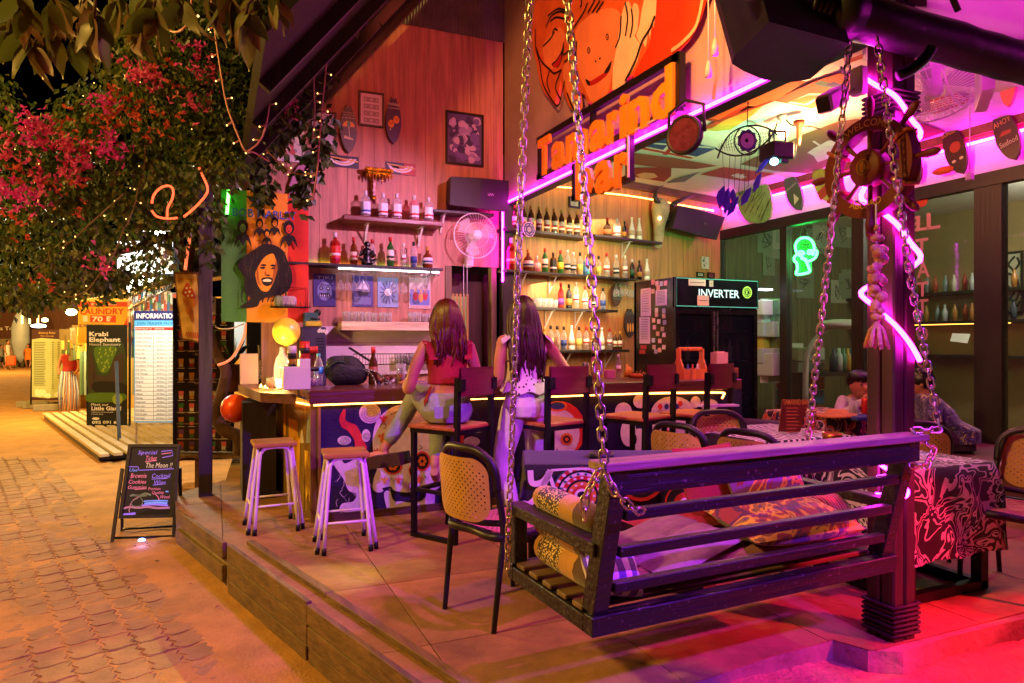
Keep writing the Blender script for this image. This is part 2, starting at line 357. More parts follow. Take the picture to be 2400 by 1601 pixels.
def along(a,b,n):return[tuple(a[k]+(b[k]-a[k])*i/n for k in(0,1))for i in range(n+1)]
for(a,b),rows,zt,op in[(((1.02,1.85),(.80,2.6)),3,.335,0),(((.80,2.6),(.475,3.715)),3,.335,0),(((.47,3.73),(.11,4.96)),3,.345,0),(((.075,5.08),(-.265,6.25)),2,.31,.035)]:
 h=zt/rows
 for r in range(rows):
  z0=.004+r*h+(op if op and r==0 else 0)*0+(.06 if op else 0);hh=h-.006-op
  zc=z0+hh/2
  d=V((b[0]-a[0],b[1]-a[1],0)).normalized();nrm=V((-d.y,d.x,0));j=nrm*(U(-.006,.006)+.018)
  ob('plank',MB().beam(V((*a,zc))+j,V((*b,zc))+j+V((0,0,U(-.006,.006))),hh,.032,up=nrm,bev=.004),m_plank,ed)
for a,b in(((1.05,1.92),(.50,3.78)),((.50,3.8),(.15,5.0))):
 ob('top_board',MB().beam((a[0]+.07,a[1],.335),(b[0]+.07,b[1],.337),.05,.03,bev=.004),m_plank,ed)
# bar walls
BY=7.2;FX=3.03
lw=thing('plywood_wall','tall plywood back wall of vertical boards behind the left half of the bar','wall',(1.2,BY,PZ))
BWF=Fr((0,BY,0),(1,0,0))
def boards(parent,fr,xs,zb,zt,m,th=.015):
 for i in range(len(xs)-1):
  mb=MB();zz=zb(xs[i])if callable(zb)else zb
  mb.prism([(xs[i]+.0015,zz),(xs[i+1]-.0015,zz),(xs[i+1]-.0015,zt),(xs[i]+.0015,zt)],fr,-th,U(-.0015,.0015));ob('board',mb,m,parent)
bx=[.42+.28*i for i in range(8)]+[2.32]
boards(lw,BWF,bx,PZ,5.13,m_ply)
boards(lw,BWF,[2.32,2.62,2.9,3.02],2.55,5.13,m_ply)
ob('backing',MB().box((1.37,BY+.05,2.8),(1.9,.04,5)).box((2.67,BY+.05,4.1),(.72,.04,3)),m_dark,lw)
cs=MB();n_=120
cs.add([(1.0+2.03*i/n_,BY-.02+(.012 if i%2 else-.012),z)for z in(5.12,6.8)for i in range(n_+1)],[(i,i+1,n_+2+i,n_+1+i)for i in range(n_)])
ob('corrugated_sheet',cs,mat('tin','#8d8a90',.5,.6,.2,5,.05),lw)
fw=thing('mural_wall','grey rendered wall above the bar opening carrying an ape mural and sign','wall',(FX,4.8,3.29))
ob('render',MB().box((FX+.07,4.76,5.05),(.14,4.84,3.5)),mat('plaster','#98877a',.85,0,.22,1.6,.3,14),fw)
ob('soffit_board',MB().box((FX+.05,4.76,3.275),(.12,4.84,.04)),m_darkx,fw)
ob('end_boards',MB().box((FX+.03,2.26,4.3),(.1,.13,2)),wood('redbrown','#7a4a3a','z'),fw)
ob('timber_post',MB().box((FX+.0,BY-.06,(PZ+3.26)/2),(.13,.13,3.26-PZ),bev=.006),m_dark,None,'dark timber post between the shelves and the doorway','post')
dw=thing('doorway','brown doorway with a hanging slatted screen behind the seated woman','doorway',(2.65,BY,PZ))
ob('door_leaf',MB().box((2.72,BY+.35,1.4),(.5,.04,2.2)).box((2.7,BY+1,1.4),(1.2,.04,2.5)),wood('door_brown','#4b2a1b','z'),dw)
ob('frame',MB().box((2.36,BY+.03,1.42),(.07,.1,2.25)).box((2.9,BY+.03,1.42),(.06,.1,2.25)),wood('door_frame','#6b5636','z'),dw)
for i in range(6):
 ob('screen_slat',MB().box((2.42+i*.042,BY+.12,1.75),(.022,.012,1.0)),wood('ochre_slat','#a8843c','z'),dw)
fb=Fr((2.52,BY+.108,1.95),(1,0,0));st_=[(.05*(1 if i%2==0 else .4)*math.sin(i*math.pi/5),.05*(1 if i%2==0 else .4)*math.cos(i*math.pi/5))for i in range(10)]
ob('star',MB().prism(st_,fb,0,.006),mat('star','#d8d0a0',.5),dw)
ob('screen_glow',MB().box((2.52,BY+.2,1.75),(.26,.01,.95)),emit('greenish_backlight',(.35,.5,.15),.35),dw)  # glowing panel stands in for light coming from behind the slats
RD=V((.9806,.196,0));RWF=Fr((FX+.02,BY,0),RD)
rw=thing('shelf_wall','orange plywood wall of vertical boards behind the bottle shelves','wall',(4.9,7.6,PZ))
boards(rw,RWF,[i*.3 for i in range(13)]+[3.87],PZ,3.8,m_plyo)
ob('backing',MB().box(RWF.p(1.93,2.05,-.05),(3.95,.04,3.6),rz=math.atan2(RD.y,RD.x)),m_dark,rw)
WX=6.83;CZ=3.8
ob('cornice',MB().beam(RWF.p(0,CZ-.05,.03),RWF.p(3.85,CZ-.05,.03),.06,.09,bev=.005),wood('cornice_brown','#5d3a2a','x'),rw)
ce=props(ob('ceiling',MB().prism([(FX+.14,2.0),(WX+.1,2.0),(WX+.1,8.1),(FX+.14,7.35)],g,CZ+.012,CZ+.1),m_white),kind='structure')
for i in range(44):
 y=2.0+i*.135;ob('ceiling_board',MB().box(((FX+WX)/2+.1,y+.0675,CZ+.005),(WX-FX-.1,.132,.012)),m_white,ce)
# street-facing gable roof over the left bar
ro=thing('bar_roof','dark sloping lean-to roof with pale edge batten above the plywood wall','roof',(1,6,3.5))
ra,rb=ony('d',640,338,BY-.12),ony('d',962,-6,BY-.12);sl=(rb-ra).normalized();ra=ra-sl*.55;rb=rb+sl*1.2
nrm=V((-sl.z,0,sl.x));yv=V((0,-1,0))
ob('sheet',MB().add([ra,rb,rb+yv*3.6,ra+yv*3.6]+[p+nrm*.05 for p in(ra,rb,rb+yv*3.6,ra+yv*3.6)],[(0,1,2,3),(7,6,5,4),(0,4,5,1),(1,5,6,2),(2,6,7,3),(3,7,4,0)]),mat('tarp_green','#1e1c10',.8,0,.3,5,.2),ro)
ob('edge_batten',MB().beam(ra-V((0,.04,.03)),rb-V((0,.04,.03)),.05,.06),wood('batten','#7d6a45','x'),ro)
for k in range(4):ob('rafter',MB().beam(ra+yv*(.5+.8*k)-nrm*.04,rb+yv*(.5+.8*k)-nrm*.04,.05,.08),m_dark,ro)
# posts
ob('timber_post',MB().box((-.08,6.8,2.05),(.115,.115,4.1),bev=.006),wood('violet_stained','#2c2030','z'),None,'dark violet timber post standing at the platform corner by the drinks board','post')
PX,PY=2.96,2.27
mp_=thing('carved_post','thick brown fluted post with rope bands carrying the ship wheel','post',(PX,PY,PZ))
pb=MB()
for a,b in((-.035,-.035),(.035,-.035),(-.035,.035),(.035,.035)):pb.box((PX+a*1.12,PY+b*1.12,2.4),(.07,.07,4.2),bev=.008)
ob('shaft',pb,wood('post_brown','#3a2318','z',.5),mp_)
rm=mat('rope_band','#2e1f1a',.8,0,.3,20,.4)
for z0,k,h in((.34,7,.022),(2.79,5,.022)):
 for i in range(k):q=.084-.002*(i%2);z=z0+i*h;ob('rope_band',MB().tube([(PX-q,PY-q,z),(PX+q,PY-q,z+.004),(PX+q,PY+q,z),(PX-q,PY+q,z)],.0085,6,closed=True),rm,mp_)
# right side: glazed tattoo shop
sw=thing('glazed_wall','dark framed glazed wall of the tattoo room along the right side','glazed wall',(WX,4.5,PZ))
FT=3.33;FB_=3.2
ob('head_beam',MB().box((WX,3.9,(FT+FB_)/2),(.12,8.2,FT-FB_)),m_darkx,sw)
ob('upper_panel',MB().box((WX+.03,3.9,(FT+CZ)/2),(.06,8.2,CZ-FT)),m_white,sw)
ob('moulding',MB().box((WX-.03,3.9,CZ-.045),(.07,8.2,.09)).box((WX-.02,3.9,CZ-.12),(.05,8.2,.05)),wood('moulding_red','#7c3c33','x'),sw)
ys=[onx('t',u,700,WX).y for u in(1690,1842,2016,2322)]+[-.6]
ws=[.1,.12,.16,.26,.12]
for y,w_ in zip(ys,ws):ob('mullion',MB().box((WX,y,(PZ+FB_)/2),(.1,w_,FB_-PZ),bev=.004),m_dark,sw)
m_pane=glass('window_glass',(.9,.95,.93),.25,.03)
for i in range(4):
 a,b=ys[i]-ws[i]/2,ys[i+1]+ws[i+1]/2
 ob('pane',MB().box((WX,(a+b)/2,(PZ+FB_)/2+.02),(.012,a-b,FB_-PZ-.08)),m_pane,sw)
 ob('bottom_rail',MB().box((WX,(a+b)/2,PZ+.035),(.07,a-b,.07)),m_dark,sw)
tr=thing('tattoo_room','dim tattoo room behind the glazed front with shelves and pinned drawings','room',(8.4,4,PZ))
m_int=mat('interior_tan','#9c8458',.8,0,.15,2,.1)
ob('back_wall',MB().box((9.9,3.6,2.1),(.06,9.2,3.6)),m_int,tr)
ob('end_wall',MB().box((8.4,8.2,2.1),(3.1,.06,3.6)),wood('interior_green_ply','#6c6a45','z'),tr)
ob('near_wall',MB().box((8.4,-1,2.1),(3.1,.06,3.6)),m_int,tr)
ob('floor',MB().box((8.4,3.6,.29),(3.1,9.2,.04)),m_conc,tr)
ob('ceiling',MB().box((8.4,3.6,3.62),(3.1,9.2,.05)),m_white,tr)
# the bar counter
ORD='first second third fourth fifth sixth seventh eighth ninth tenth eleventh twelfth thirteenth fourteenth fifteenth sixteenth seventeenth eighteenth'.split()
BF=5.44;CT=1.34
bar=thing('bar_counter','long wooden bar counter with painted skulls on its front and an orange light rope','bar counter',(2.7,5.7,PZ))
BFF=Fr((0,BF,0),(1,0,0));SDF=Fr((.5,6.99,0),(.222,-1.55,0))
m_navy=mat('bar_navy','#170f3a',.5,0,.35,4,.15,30)
m_top=wood('counter_wood','#5a2f24','x',.3,.4,.3)
k=.722;i=0
while k<4.7:
 ob('front_board',MB().prism([(k+.0015,PZ+.06),(k+.278,PZ+.06),(k+.278,1.23),(k+.0015,1.23)],BFF,-.02,U(-.001,.001)),m_navy,bar);k+=.28
ob('kick_board',MB().box((2.72,BF-.008,PZ+.03),(4.02,.03,.06)),wood('kick','#4a2c20','x'),bar)
ob('counter_top',MB().box((2.72,5.63,1.30),(4.14,.6,.08),bev=.008),m_top,bar)
ob('fascia',MB().box((2.73,5.335,1.285),(4.16,.035,.1),bev=.006),m_top,bar)
ob('end_post',MB().box((.70,BF+.03,.77),(.05,.06,.92)),wood('end_ochre','#7a5b22','z'),bar)
sb=MB();sw_=.2
for i in range(8):sb.prism([(i*sw_+.001,PZ),(i*sw_+sw_-.001,PZ),(i*sw_+sw_-.001,1.23),(i*sw_+.001,1.23)],SDF,-.02,U(-.001,.001))
ob('side_boards',sb,wood('side_ochre','#8a6a2c','z',.5),bar)
side=MB()
for pts,mi in(([(520,1100),(635,1100),(640,1480),(585,1440),(545,1470)],0),([(680,1490),(690,1330),(710,1390),(735,1290),(755,1370),(775,1310),(780,1490)],1),([(870,1560),(885,1290),(905,1220),(930,1280),(940,1560)],2),([(800,1560),(815,1420),(830,1400),(850,1560)],3)):
 side.flat(SDF.qs('a2',pts),SDF,.003,mi)
for x0,y0,w_,h_ in((440,300,50,380),(520,380,60,450),(560,500,40,400),(630,600,50,380)):
 side.flat(SDF.qs('z6',[(x0,y0),(x0+w_,y0+20),(x0+w_*.8,y0+h_),(x0+w_*.5,y0+h_*.8),(x0+w_*.2,y0+h_*.93)]),SDF,.004,(x0//10)%2)
ob('paint_drips',side,[mat('paint_yellow','#e8a52a',.5,0,.2,6,.1),mat('paint_lemon','#f0c236',.5,0,.2,6,.1),mat('paint_pale_blue','#9db3c0',.5,0,.2,6,.1),mat('paint_offwhite','#dcd4c4',.5,0,.2,6,.1)],bar)
lowp=[(.575,5.52),(.33,5.80),(.2,7.0),(.52,7.0)]
ob('end_slab',MB().prism(lowp,g,1.225,1.30),wood('slab_wood','#6b4a2a','y',.4),bar)
ob('end_cabinet',MB().box((.36,6.75,.74),(.28,.6,.86)),m_dark,bar)
mu=MB();mz=[0.002]
MUM=[mat('mural_white','#d6cbd2',.6,0,.16,14,.25,50),mat('mural_red','#c8321e',.55,0,.2,9,.2),mat('mural_black','#08070a',.6,0),mat('mural_orange','#d2691e',.55,0,.2,9,.2),mat('mural_grey','#8f8a94',.6,0),mat('mural_green','#3d8a5a',.55,0),mat('mural_blue','#27357c',.55,0),mat('mural_yellow','#d9a436',.55,0)]
def mur():ob('painted_skull',mu,MUM,bar,kind='stuff')
def pt(k,pts,mi,sm=0,z=None):mz[0]+=.00015;mu.flat(BFF.qs(k,crv(pts,4,True)if sm else pts),BFF,mz[0],mi)
def el(k,x,y,rx,ry,mi,n=22):pt(k,circ(x,y,rx,n,ry),mi)
def stq(k,pts,w,mi,closed=False):mz[0]+=.00015;q=BFF.qs(k,crv(pts,5,closed));mu.stroke(q,w,BFF,mz[0],mi,closed)
WH,RED,BLK,ORG,GRY,GRN,BLU,YEL=range(8)
pt('a3',[(230,1190),(230,860),(330,860),(450,960),(560,1000),(720,1100),(860,1140)],BLK)
pt('a3',[(600,450),(610,350),(640,260),(700,190),(780,135),(870,112),(960,115),(1080,140),(1180,200),(1240,290),(1262,400),(1250,480),(1230,560),(1215,660),(1240,760),(1235,840),(1180,895),(1090,905),(1000,925),(900,925),(790,912),(720,870),(690,910),(640,915),(602,880),(612,780),(640,700),(612,600)],WH,1)
pt('a3',[(705,925),(760,905),(795,990),(870,1000),(960,1010),(1060,985),(1100,905),(1165,920),(1170,1010),(1150,1070),(1090,1085),(1010,1120),(880,1125),(760,1115),(730,1060)],WH,1)
pt('a3',[(340,150),(355,180),(350,250),(400,280),(450,300),(490,370),(530,460),(545,520),(450,520),(430,430),(370,350),(320,320),(295,260),(305,200)],RED,1)
el('a3',575,190,100,95,WH);el('a3',340,440,62,42,WH);el('a3',540,395,40,58,WH);el('a3',1510,450,75,45,WH);el('a3',1540,350,70,22,WH)
pt('a3',[(1365,340),(1445,340),(1430,500),(1400,520)],RED)
pt('a3',[(240,640),(300,590),(340,650),(420,620),(500,560),(540,700),(480,800),(560,900),(570,1010),(600,1100),(420,1095),(300,1090),(320,1020),(420,1000),(450,930),(380,900),(330,790),(260,690)],WH,1)
for x,y,rx,ry in((785,675,88,78),(1055,630,72,92)):
 el('a3',x,y,rx,ry,RED);el('a3',x,y,rx*.8,ry*.8,BLK)
 for q in range(6):a=q*math.pi/3;el('a3',x+rx*.35*math.cos(a),y+ry*.35*math.sin(a),rx*.2,ry*.2,ORG,8)
pt('a3',[(950,670),(985,720),(960,785),(930,720)],RED,1);pt('a3',[(950,690),(972,725),(955,765),(940,720)],BLK,1)
stq('a3',[(690,885),(760,872),(790,905),(900,925),(1060,905),(1105,870),(1130,850)],.016,BLK);stq('a3',[(770,890),(785,960),(815,1000)],.014,BLK);stq('a3',[(1090,900),(1075,960),(1000,1000),(930,1000)],.008,BLK)
def flower(k,x,y,r,mi):
 for q in(-1,0,1):a=q*.6;pt(k,[(x,y+r*.5),(x+r*(math.sin(a)-.25),y-r*.2),(x+r*math.sin(a),y-r*(.6+.3*(q==0))),(x+r*(math.sin(a)+.25),y-r*.2)],mi)
 el(k,x,y+r*.5,r*.4,r*.35,mi,10)
for x,y,r,c in((700,240,45,RED),(690,410,55,ORG),(860,240,45,ORG),(840,300,40,ORG),(835,800,42,ORG),(1025,790,45,ORG),(710,800,42,YEL),(1200,380,40,RED),(640,540,40,RED)):flower('a3',x,y,r,c)
for c in([(670,320),(680,290),(715,290),(720,320),(700,330)],[(760,200),(790,190),(820,170)],[(800,430),(780,400),(790,360),(820,350)],[(900,170),(890,200),(905,220)],[(1030,480),(1050,510),(1020,520)]):stq('a3',c,.006,BLK)
for x,y in((800,235),(820,345),(770,790),(1080,770),(990,430)):pt('a3',[(x-15,y-20),(x+4,y-5),(x+15,y+20),(x-6,y+5)],GRY if x<820 else GRN)
for x,y,r in((575,190,100),(540,395,40),(1510,450,60),(340,440,50)):
 for q in(.35,.6,.82):stq('a3',circ(x+5,y+4,r*q,14,r*q*.85),.004,GRY,True)
for q in range(26):
 x,y=U(260,600),U(560,1090);stq('a3',[(x,y),(x+U(-25,25),y+30),(x+U(-40,40),y+70)],.003,GRY if q%2 else WH)
mur();mu=MB();el('r5',620,460,172,195,RED);el('r5',600,490,152,175,WH);el('r5',600,300,66,36,ORG);el('r5',600,296,50,26,BLU)
for x,y in((525,527),(662,525)):
 for q in range(10):a=q*math.pi/5;el('r5',x+30*math.cos(a),y+30*math.sin(a),14,14,ORG,8)
 el('r5',x,y,26,26,BLK,12);el('r5',x,y,13,13,ORG,8)
pt('r5',[(580,650),(595,580),(615,650)],BLK);stq('r5',[(480,430),(500,400),(490,460),(470,440)],.008,RED);stq('r5',[(680,420),(700,440),(690,400)],.008,RED)
for x in(490,540,660,710):stq('r5',[(x,450),(x+15,430),(x+8,410)],.006,RED)
mur();mu=MB();el('r5',1390,345,150,115,WH);pt('r5',[(1245,380),(1535,360),(1530,520),(1550,640),(1240,650),(1255,520)],WH)
for x,y,a,b in((1050,335,58,62),(1165,265,48,48),(1085,480,55,95),(1160,550,60,100),(1640,290,60,40),(1545,270,35,40)):el('r5',x,y,a,b,WH)
for x,y,rx in((1307,588,32),(1458,590,36)):
 el('r5',x,y,rx,36,BLK)
 for q in range(8):a=q*math.pi/4;stq('r5',[(x,y),(x+20*math.cos(a),y+22*math.sin(a))],.006,WH)
pt('r5',[(1490,430),(1510,470),(1490,520),(1470,475)],GRN,1);el('r5',1120,525,22,40,BLK,8)
for x,y,c in((1380,290,BLU),(1345,300,BLU),(1415,300,BLU),(1300,300,RED),(1440,280,RED),(1320,420,BLU),(1520,390,RED),(1350,480,RED)):el('r5',x,y,16,20,c,9)
for x,y in((1300,340),(1430,330),(1330,450),(1280,470)):stq('r5',[(x-20,y),(x,y-20),(x+20,y),(x+8,y+10)],.006,RED)
mur()
rp=[ony('z6',x,y,5.335)for x,y in((690,292),(1000,279),(1370,268),(1840,247),(1990,244))]+[ony('r5',x,y,5.335)for x,y in((750,226),(1200,212),(1500,208),(1735,207),(1750,222),(1738,246))]
ob('light_rope',MB().tube(crv(rp,4),.009,6),ROPE,bar)
rp=[SDF.p(*SDF.q('a2',x,y),.012)for x,y in((462,1100),(495,1230),(490,1350),(480,1480))]+[SDF.p(*SDF.q('z6',x,y),.014)for x,y in((396,700),(395,850),(610,1050),(690,1125))]
ob('light_rope',MB().tube(rp,.009,6),ROPE,bar)
rp=[SDF.p(*SDF.q('z6',x,y),.02)for x,y in((560,268),(690,292))]
ob('light_rope',MB().tube(rp,.008,6),ROPE,bar)
# bottles
CLR=glass('clear_glass',(.95,.96,.96),.3,.1,(.62,.62,.64));
GL=dict(amber=glass('amber_glass',(.42,.13,.03),.3,.35,(.25,.07,.015)),brown=glass('brown_glass',(.22,.07,.02),.3,.6,(.09,.03,.01)),green=glass('green_glass',(.12,.42,.1),.3,.4,(.05,.22,.04)),black=mat('black_glass','#070506',.08,0,0,1,0),clear=CLR,white=mat('white_glass','#e8e4de',.25,0,0,1,0),red=glass('red_glass',(.6,.06,.03),.3,.4,(.45,.03,.02)),blue=glass('blue_glass',(.25,.5,.8),.3,.3,(.1,.3,.6)),pink=glass('pink_glass',(.9,.55,.6),.3,.25,(.8,.4,.45)),yellow=glass('yellow_glass',(.85,.65,.2),.3,.25,(.7,.45,.1)))
FM={}
def fm(c,rough=.5):
 if c not in FM:FM[c]=mat('print_'+c.lstrip('#'),c,rough,0,0,1,0)
 return FM[c]
SH=dict(std=[(0,0),(.034,0),(.036,.012),(.036,.16),(.03,.195),(.015,.225),(.0125,.235),(.0125,.272),(.0145,.275)],squat=[(0,0),(.046,0),(.05,.02),(.05,.09),(.04,.125),(.016,.15),(.014,.2)],gin=[(0,0),(.041,0),(.043,.01),(.043,.15),(.038,.17),(.016,.185),(.014,.215)],slim=[(0,0),(.028,0),(.03,.01),(.03,.2),(.024,.225),(.012,.25),(.012,.29)],coco=[(0,0),(.038,0),(.04,.02),(.036,.12),(.02,.2),(.014,.23),(.013,.27)],square=[(0,0),(.038,0),(.04,.01),(.04,.16),(.034,.18),(.014,.195),(.013,.24)],beer=[(0,0),(.029,0),(.03,.01),(.03,.13),(.026,.155),(.013,.19),(.012,.235),(.014,.24)])
def bottle_mb(sh,gl,cap,lab,z0=.3,z1=.6,lab2=None,k=1.0,liquid=None):
 pr=[(r*k,z*k)for r,z in SH[sh]];n=8 if sh in('square','gin')else 12;T=thing('bottle','','bottle');h=pr[-1][1];body=[p for p in pr if p[1]<=h]
 ob('glass_body',MB().lathe(body,n=n,sm=n>8),gl,T)
 rt=pr[-1][0]+.002;ob('cap',MB().lathe([(rt,h-.03*k),(rt,h+.012),(0,h+.013)],n=8),cap,T)
 rm_=max(p[0]for p in pr)+.0008
 if lab:
  L=MB();L.lathe([(rm_,h*z0),(rm_,h*z1)],n=n,sm=n>8)
  if lab2:L.lathe([(rm_+.0006,h*(z0+.08)),(rm_+.0006,h*(z0+.16))],n=n,m=1)
  ob('label',L,[lab,lab2 or lab],T)
 if liquid:ob('liquid',MB().lathe([(0,.004),(rm_-.006,.006),(rm_-.006,h*liquid[1]),(0,h*liquid[1])],n=n),liquid[0],T)
 return proto(T)
gold,redc,blk_,sil,wht=fm('#b8893a'),fm('#b01c1c'),fm('#0c0b0c'),fm('#c8c8cc',.3),fm('#e9e4da')
LQ=lambda c:mat('liquid_'+c.lstrip('#'),c,.3,0,0,1,0)
BT=dict(rum=(bottle_mb('std',GL['brown'],gold,fm('#e6dcc4'),.18,.52,redc),'amber rum bottle with cream label and gold cap',.285),gin_b=(bottle_mb('gin',CLR,sil,fm('#cfd8e8'),.12,.6,fm('#3b62a8')),'clear gin bottle with a blue bordered label',.235),gin_r=(bottle_mb('gin',CLR,sil,fm('#ecdfe0'),.12,.6,fm('#b3262b')),'clear gin bottle with a red bordered label',.235),gin_p=(bottle_mb('gin',GL['pink'],sil,fm('#ecdfe0'),.12,.6,fm('#b3262b')),'pink tinted gin bottle with white label',.235),redsq=(bottle_mb('square',GL['red'],sil,fm('#c8221c'),.2,.6,wht,1.15),'square whisky bottle with slanted red label',.28),whis=(bottle_mb('std',GL['amber'],redc,fm('#d9cdb2'),.2,.5,redc),'amber whisky bottle with red cap',.285),irish=(bottle_mb('std',GL['green'],redc,fm('#e9e0c8'),.22,.58,fm('#2b2b2b')),'dark green whiskey bottle with cream label',.285),green=(bottle_mb('std',GL['green'],redc,fm('#e6d23c'),.2,.5,None),'green bottle with yellow label',.285),jack=(bottle_mb('square',GL['brown'],blk_,fm('#0e0d0e'),.15,.62,wht),'square whiskey bottle with black label',.25),clr_w=(bottle_mb('slim',CLR,wht,wht,.25,.55,fm('#9a2a3a')),'slim clear bottle with white label',.3),clr_k=(bottle_mb('std',CLR,sil,fm('#2a2a30'),.2,.45,wht),'clear vodka bottle with dark label',.285),clr_r=(bottle_mb('std',CLR,redc,wht,.22,.5,redc),'clear bottle with white label and red cap',.285),clr_y=(bottle_mb('std',CLR,blk_,fm('#e8d46a'),.2,.5,None,1,(LQ('#d8b64a'),.4)),'clear bottle of pale yellow liquor',.285),clr_b=(bottle_mb('std',CLR,blk_,fm('#2a3f8c'),.2,.45,None,1,(LQ('#2c3f86'),.35)),'clear bottle with blue label and black cap',.285),clr_a=(bottle_mb('std',CLR,blk_,None,.2,.5,None,1,(LQ('#8a4a16'),.55)),'clear bottle half full of amber spirit',.285),amb_s=(bottle_mb('squat',GL['amber'],gold,fm('#d8d2cc'),.2,.5,fm('#243a7a')),'squat amber bottle with white label',.21),dk_s=(bottle_mb('squat',GL['brown'],redc,fm('#c86a3a'),.15,.4,None),'squat dark brandy bottle with red cap',.21),pink_s=(bottle_mb('squat',GL['pink'],sil,fm('#e8b8b0'),.2,.6,None,.8),'small pink liqueur bottle',.17),dark=(bottle_mb('std',GL['black'],blk_,fm('#b8772c'),.15,.42,None),'black bottle with an orange label',.285),dkg=(bottle_mb('std',GL['black'],sil,fm('#1f4a34'),.2,.5,None),'dark green liqueur bottle',.285),coco=(bottle_mb('coco',GL['white'],wht,fm('#b8a080'),.2,.42,None),'white coconut rum bottle',.28),blue=(bottle_mb('square',GL['blue'],sil,fm('#5d8fd0'),.2,.6,None),'pale blue square gin bottle',.25),redl=(bottle_mb('std',GL['red'],redc,fm('#6a2a8a'),.15,.4,None),'red aperitif bottle with violet label',.285),bear=(bottle_mb('beer',GL['brown'],redc,fm('#7a2a1a'),.2,.5,None),'brown beer bottle with red neck foil',.24),yelb=(bottle_mb('std',GL['yellow'],gold,None),'golden yellow liqueur bottle',.285))
ob_foil=None
def shelf(name,label,k,p0,p1,fr,depth,th,m,bev=.003,group=None,brackets=()):
 f2=fr.off(depth);a=f2.q(k,*p0);b=f2.q(k,*p1);z=(a[1]+b[1])/2
 T=thing(name,label,'shelf',fr.p((a[0]+b[0])/2,z,depth/2),0,group)
 ob('plank',MB().beam(fr.p(a[0],z-th/2,depth/2),fr.p(b[0],z-th/2,depth/2),th,depth-.006,up=fr.n,bev=bev),m,T)
 for q in brackets:
  x=a[0]+(b[0]-a[0])*q
  ob('bracket',MB().beam(fr.p(x,z-th-.004,.01),fr.p(x,z-th-.004,depth*.85),.03,.006).beam(fr.p(x,z-th-.2,.008),fr.p(x,z-th,.008),.03,.006).beam(fr.p(x,z-th-.19,.01),fr.p(x,z-th-.006,depth*.7),.02,.006),m_white,T)
 return z
def stand(k,items,fr,z,dep,sname,grp,jit=.015):
 cnt=0
 for x,kind,*r in items:
  f2=fr.off(dep+U(-jit,jit));d=ray(k,x,0);n2=f2.n;
  y0=f2.q(k,x,500)[0];p=f2.p(y0,z)
  T,desc,h=BT[kind];s=(r[0]if r else 1)*U(.97,1.03)
  put(T,p,U(0,6.28),f'{ORD[cnt]} from left on the {sname}: {desc}',grp,s);cnt+=1
z1=shelf('bottle_shelf','short red-brown moulded shelf, the upper one on the plywood wall','z5',(600,300),(1290,345),BWF,.24,.06,wood('shelf_redbrown','#6b3022','x',.4),.012,None,(.25,.8))
z2=shelf('bottle_shelf','long dark shelf of whisky bottles below the moulded shelf, lit by rainbow strip','z5',(150,610),(1290,680),BWF,.26,.025,m_darkx,.003,None,(.1,.93))
z3=shelf('glass_shelf','pale pine shelf of tumblers with a thick front edge above the white boards','z5',(590,1036),(1275,1046),BWF,.26,.09,wood('pine','#cdb59c','x',.5),.004)
stand('z5',[(755,'gin_b',1.18),(875,'gin_r',1.15),(970,'gin_r',1.15),(1090,'gin_p',1.15),(1188,'gin_r',1.15)],BWF,z1,.15,'moulded shelf','bottles on the shelves')
stand('z5',[(545,'redsq',1.1),(672,'whis'),(800,'clr_r',.98),(925,'irish',1.08),(1015,'clr_w',.82),(1085,'clr_b',.98),(1180,'amb_s',1.1)],BWF,z2,.16,'long dark shelf','bottles on the shelves')
zA=shelf('bottle_shelf','top shelf of the orange wall holding the row of rum bottles','r3',(262,400),(830,440),RWF,.22,.035,m_dark,.003,None,())
zA2=shelf('bottle_shelf','top shelf of the orange wall near the bull skull with white bottles','r3',(865,452),(1330,476),RWF,.22,.03,m_dark,.003,None,(.55,))
zB=shelf('bottle_shelf','second shelf of the orange wall with many different spirits','r3',(260,680),(1165,742),RWF,.22,.025,m_dark,.003,None,(.15,.37))
zC=shelf('bottle_shelf','third shelf of the orange wall with tumblers and a few bottles','r3',(440,938),(1025,958),RWF,.22,.03,m_dark,.003,None,(.25,.6))
zD=shelf('bottle_shelf','lowest shelf of the orange wall with opened bottles','r3',(440,1222),(1105,1246),RWF,.22,.03,m_dark,.003,None,(.4,.85))
stand('r3',[(x,'rum',1.03)for x in(315,375,425,480,533,585,635,688,740,800)],RWF,zA,.13,'rum shelf','bottles on the shelves',.004)
stand('r3',[(950,'dk_s',1.1),(1015,'gin_r',1.1),(1068,'dark',.8),(1118,'coco',1.0),(1168,'coco',1.0)],RWF,zA2,.13,'bull skull shelf','bottles on the shelves')
stand('r3',[(290,'redsq',1.25),(405,'amb_s',1.2),(465,'pink_s',1.1),(520,'irish'),(577,'jack'),(627,'green'),(675,'clr_k'),(715,'clr_k',.95),(762,'clr_y',.95),(805,'blue'),(890,'clr_y',.9),(945,'clr_r',1.06),(1010,'clr_k',1.0),(1072,'clr_w',1.0),(1120,'dkg',.9),(1170,'dark',.9),(1222,'coco',1.0)],RWF,zB,.13,'second shelf','bottles on the shelves')
stand('r3',[(630,'redl',1.08),(685,'dark',1.0),(735,'clr_w',1.05),(797,'clr_r',1.0),(862,'clr_k',.95),(920,'clr_b',.95)],RWF,zC,.13,'third shelf','bottles on the shelves')
stand('r3',[(515,'yelb',.95),(560,'clr_y',1.03),(605,'clr_a',1.0),(650,'clr_b',1.0),(703,'coco',1.02),(755,'clr_y',.98),(805,'clr_r'),(862,'clr_w'),(912,'coco',.95),(965,'clr_r',.95),(1003,'rum',.8),(1036,'rum',.8)],RWF,zD,.13,'lowest shelf','bottles on the shelves')
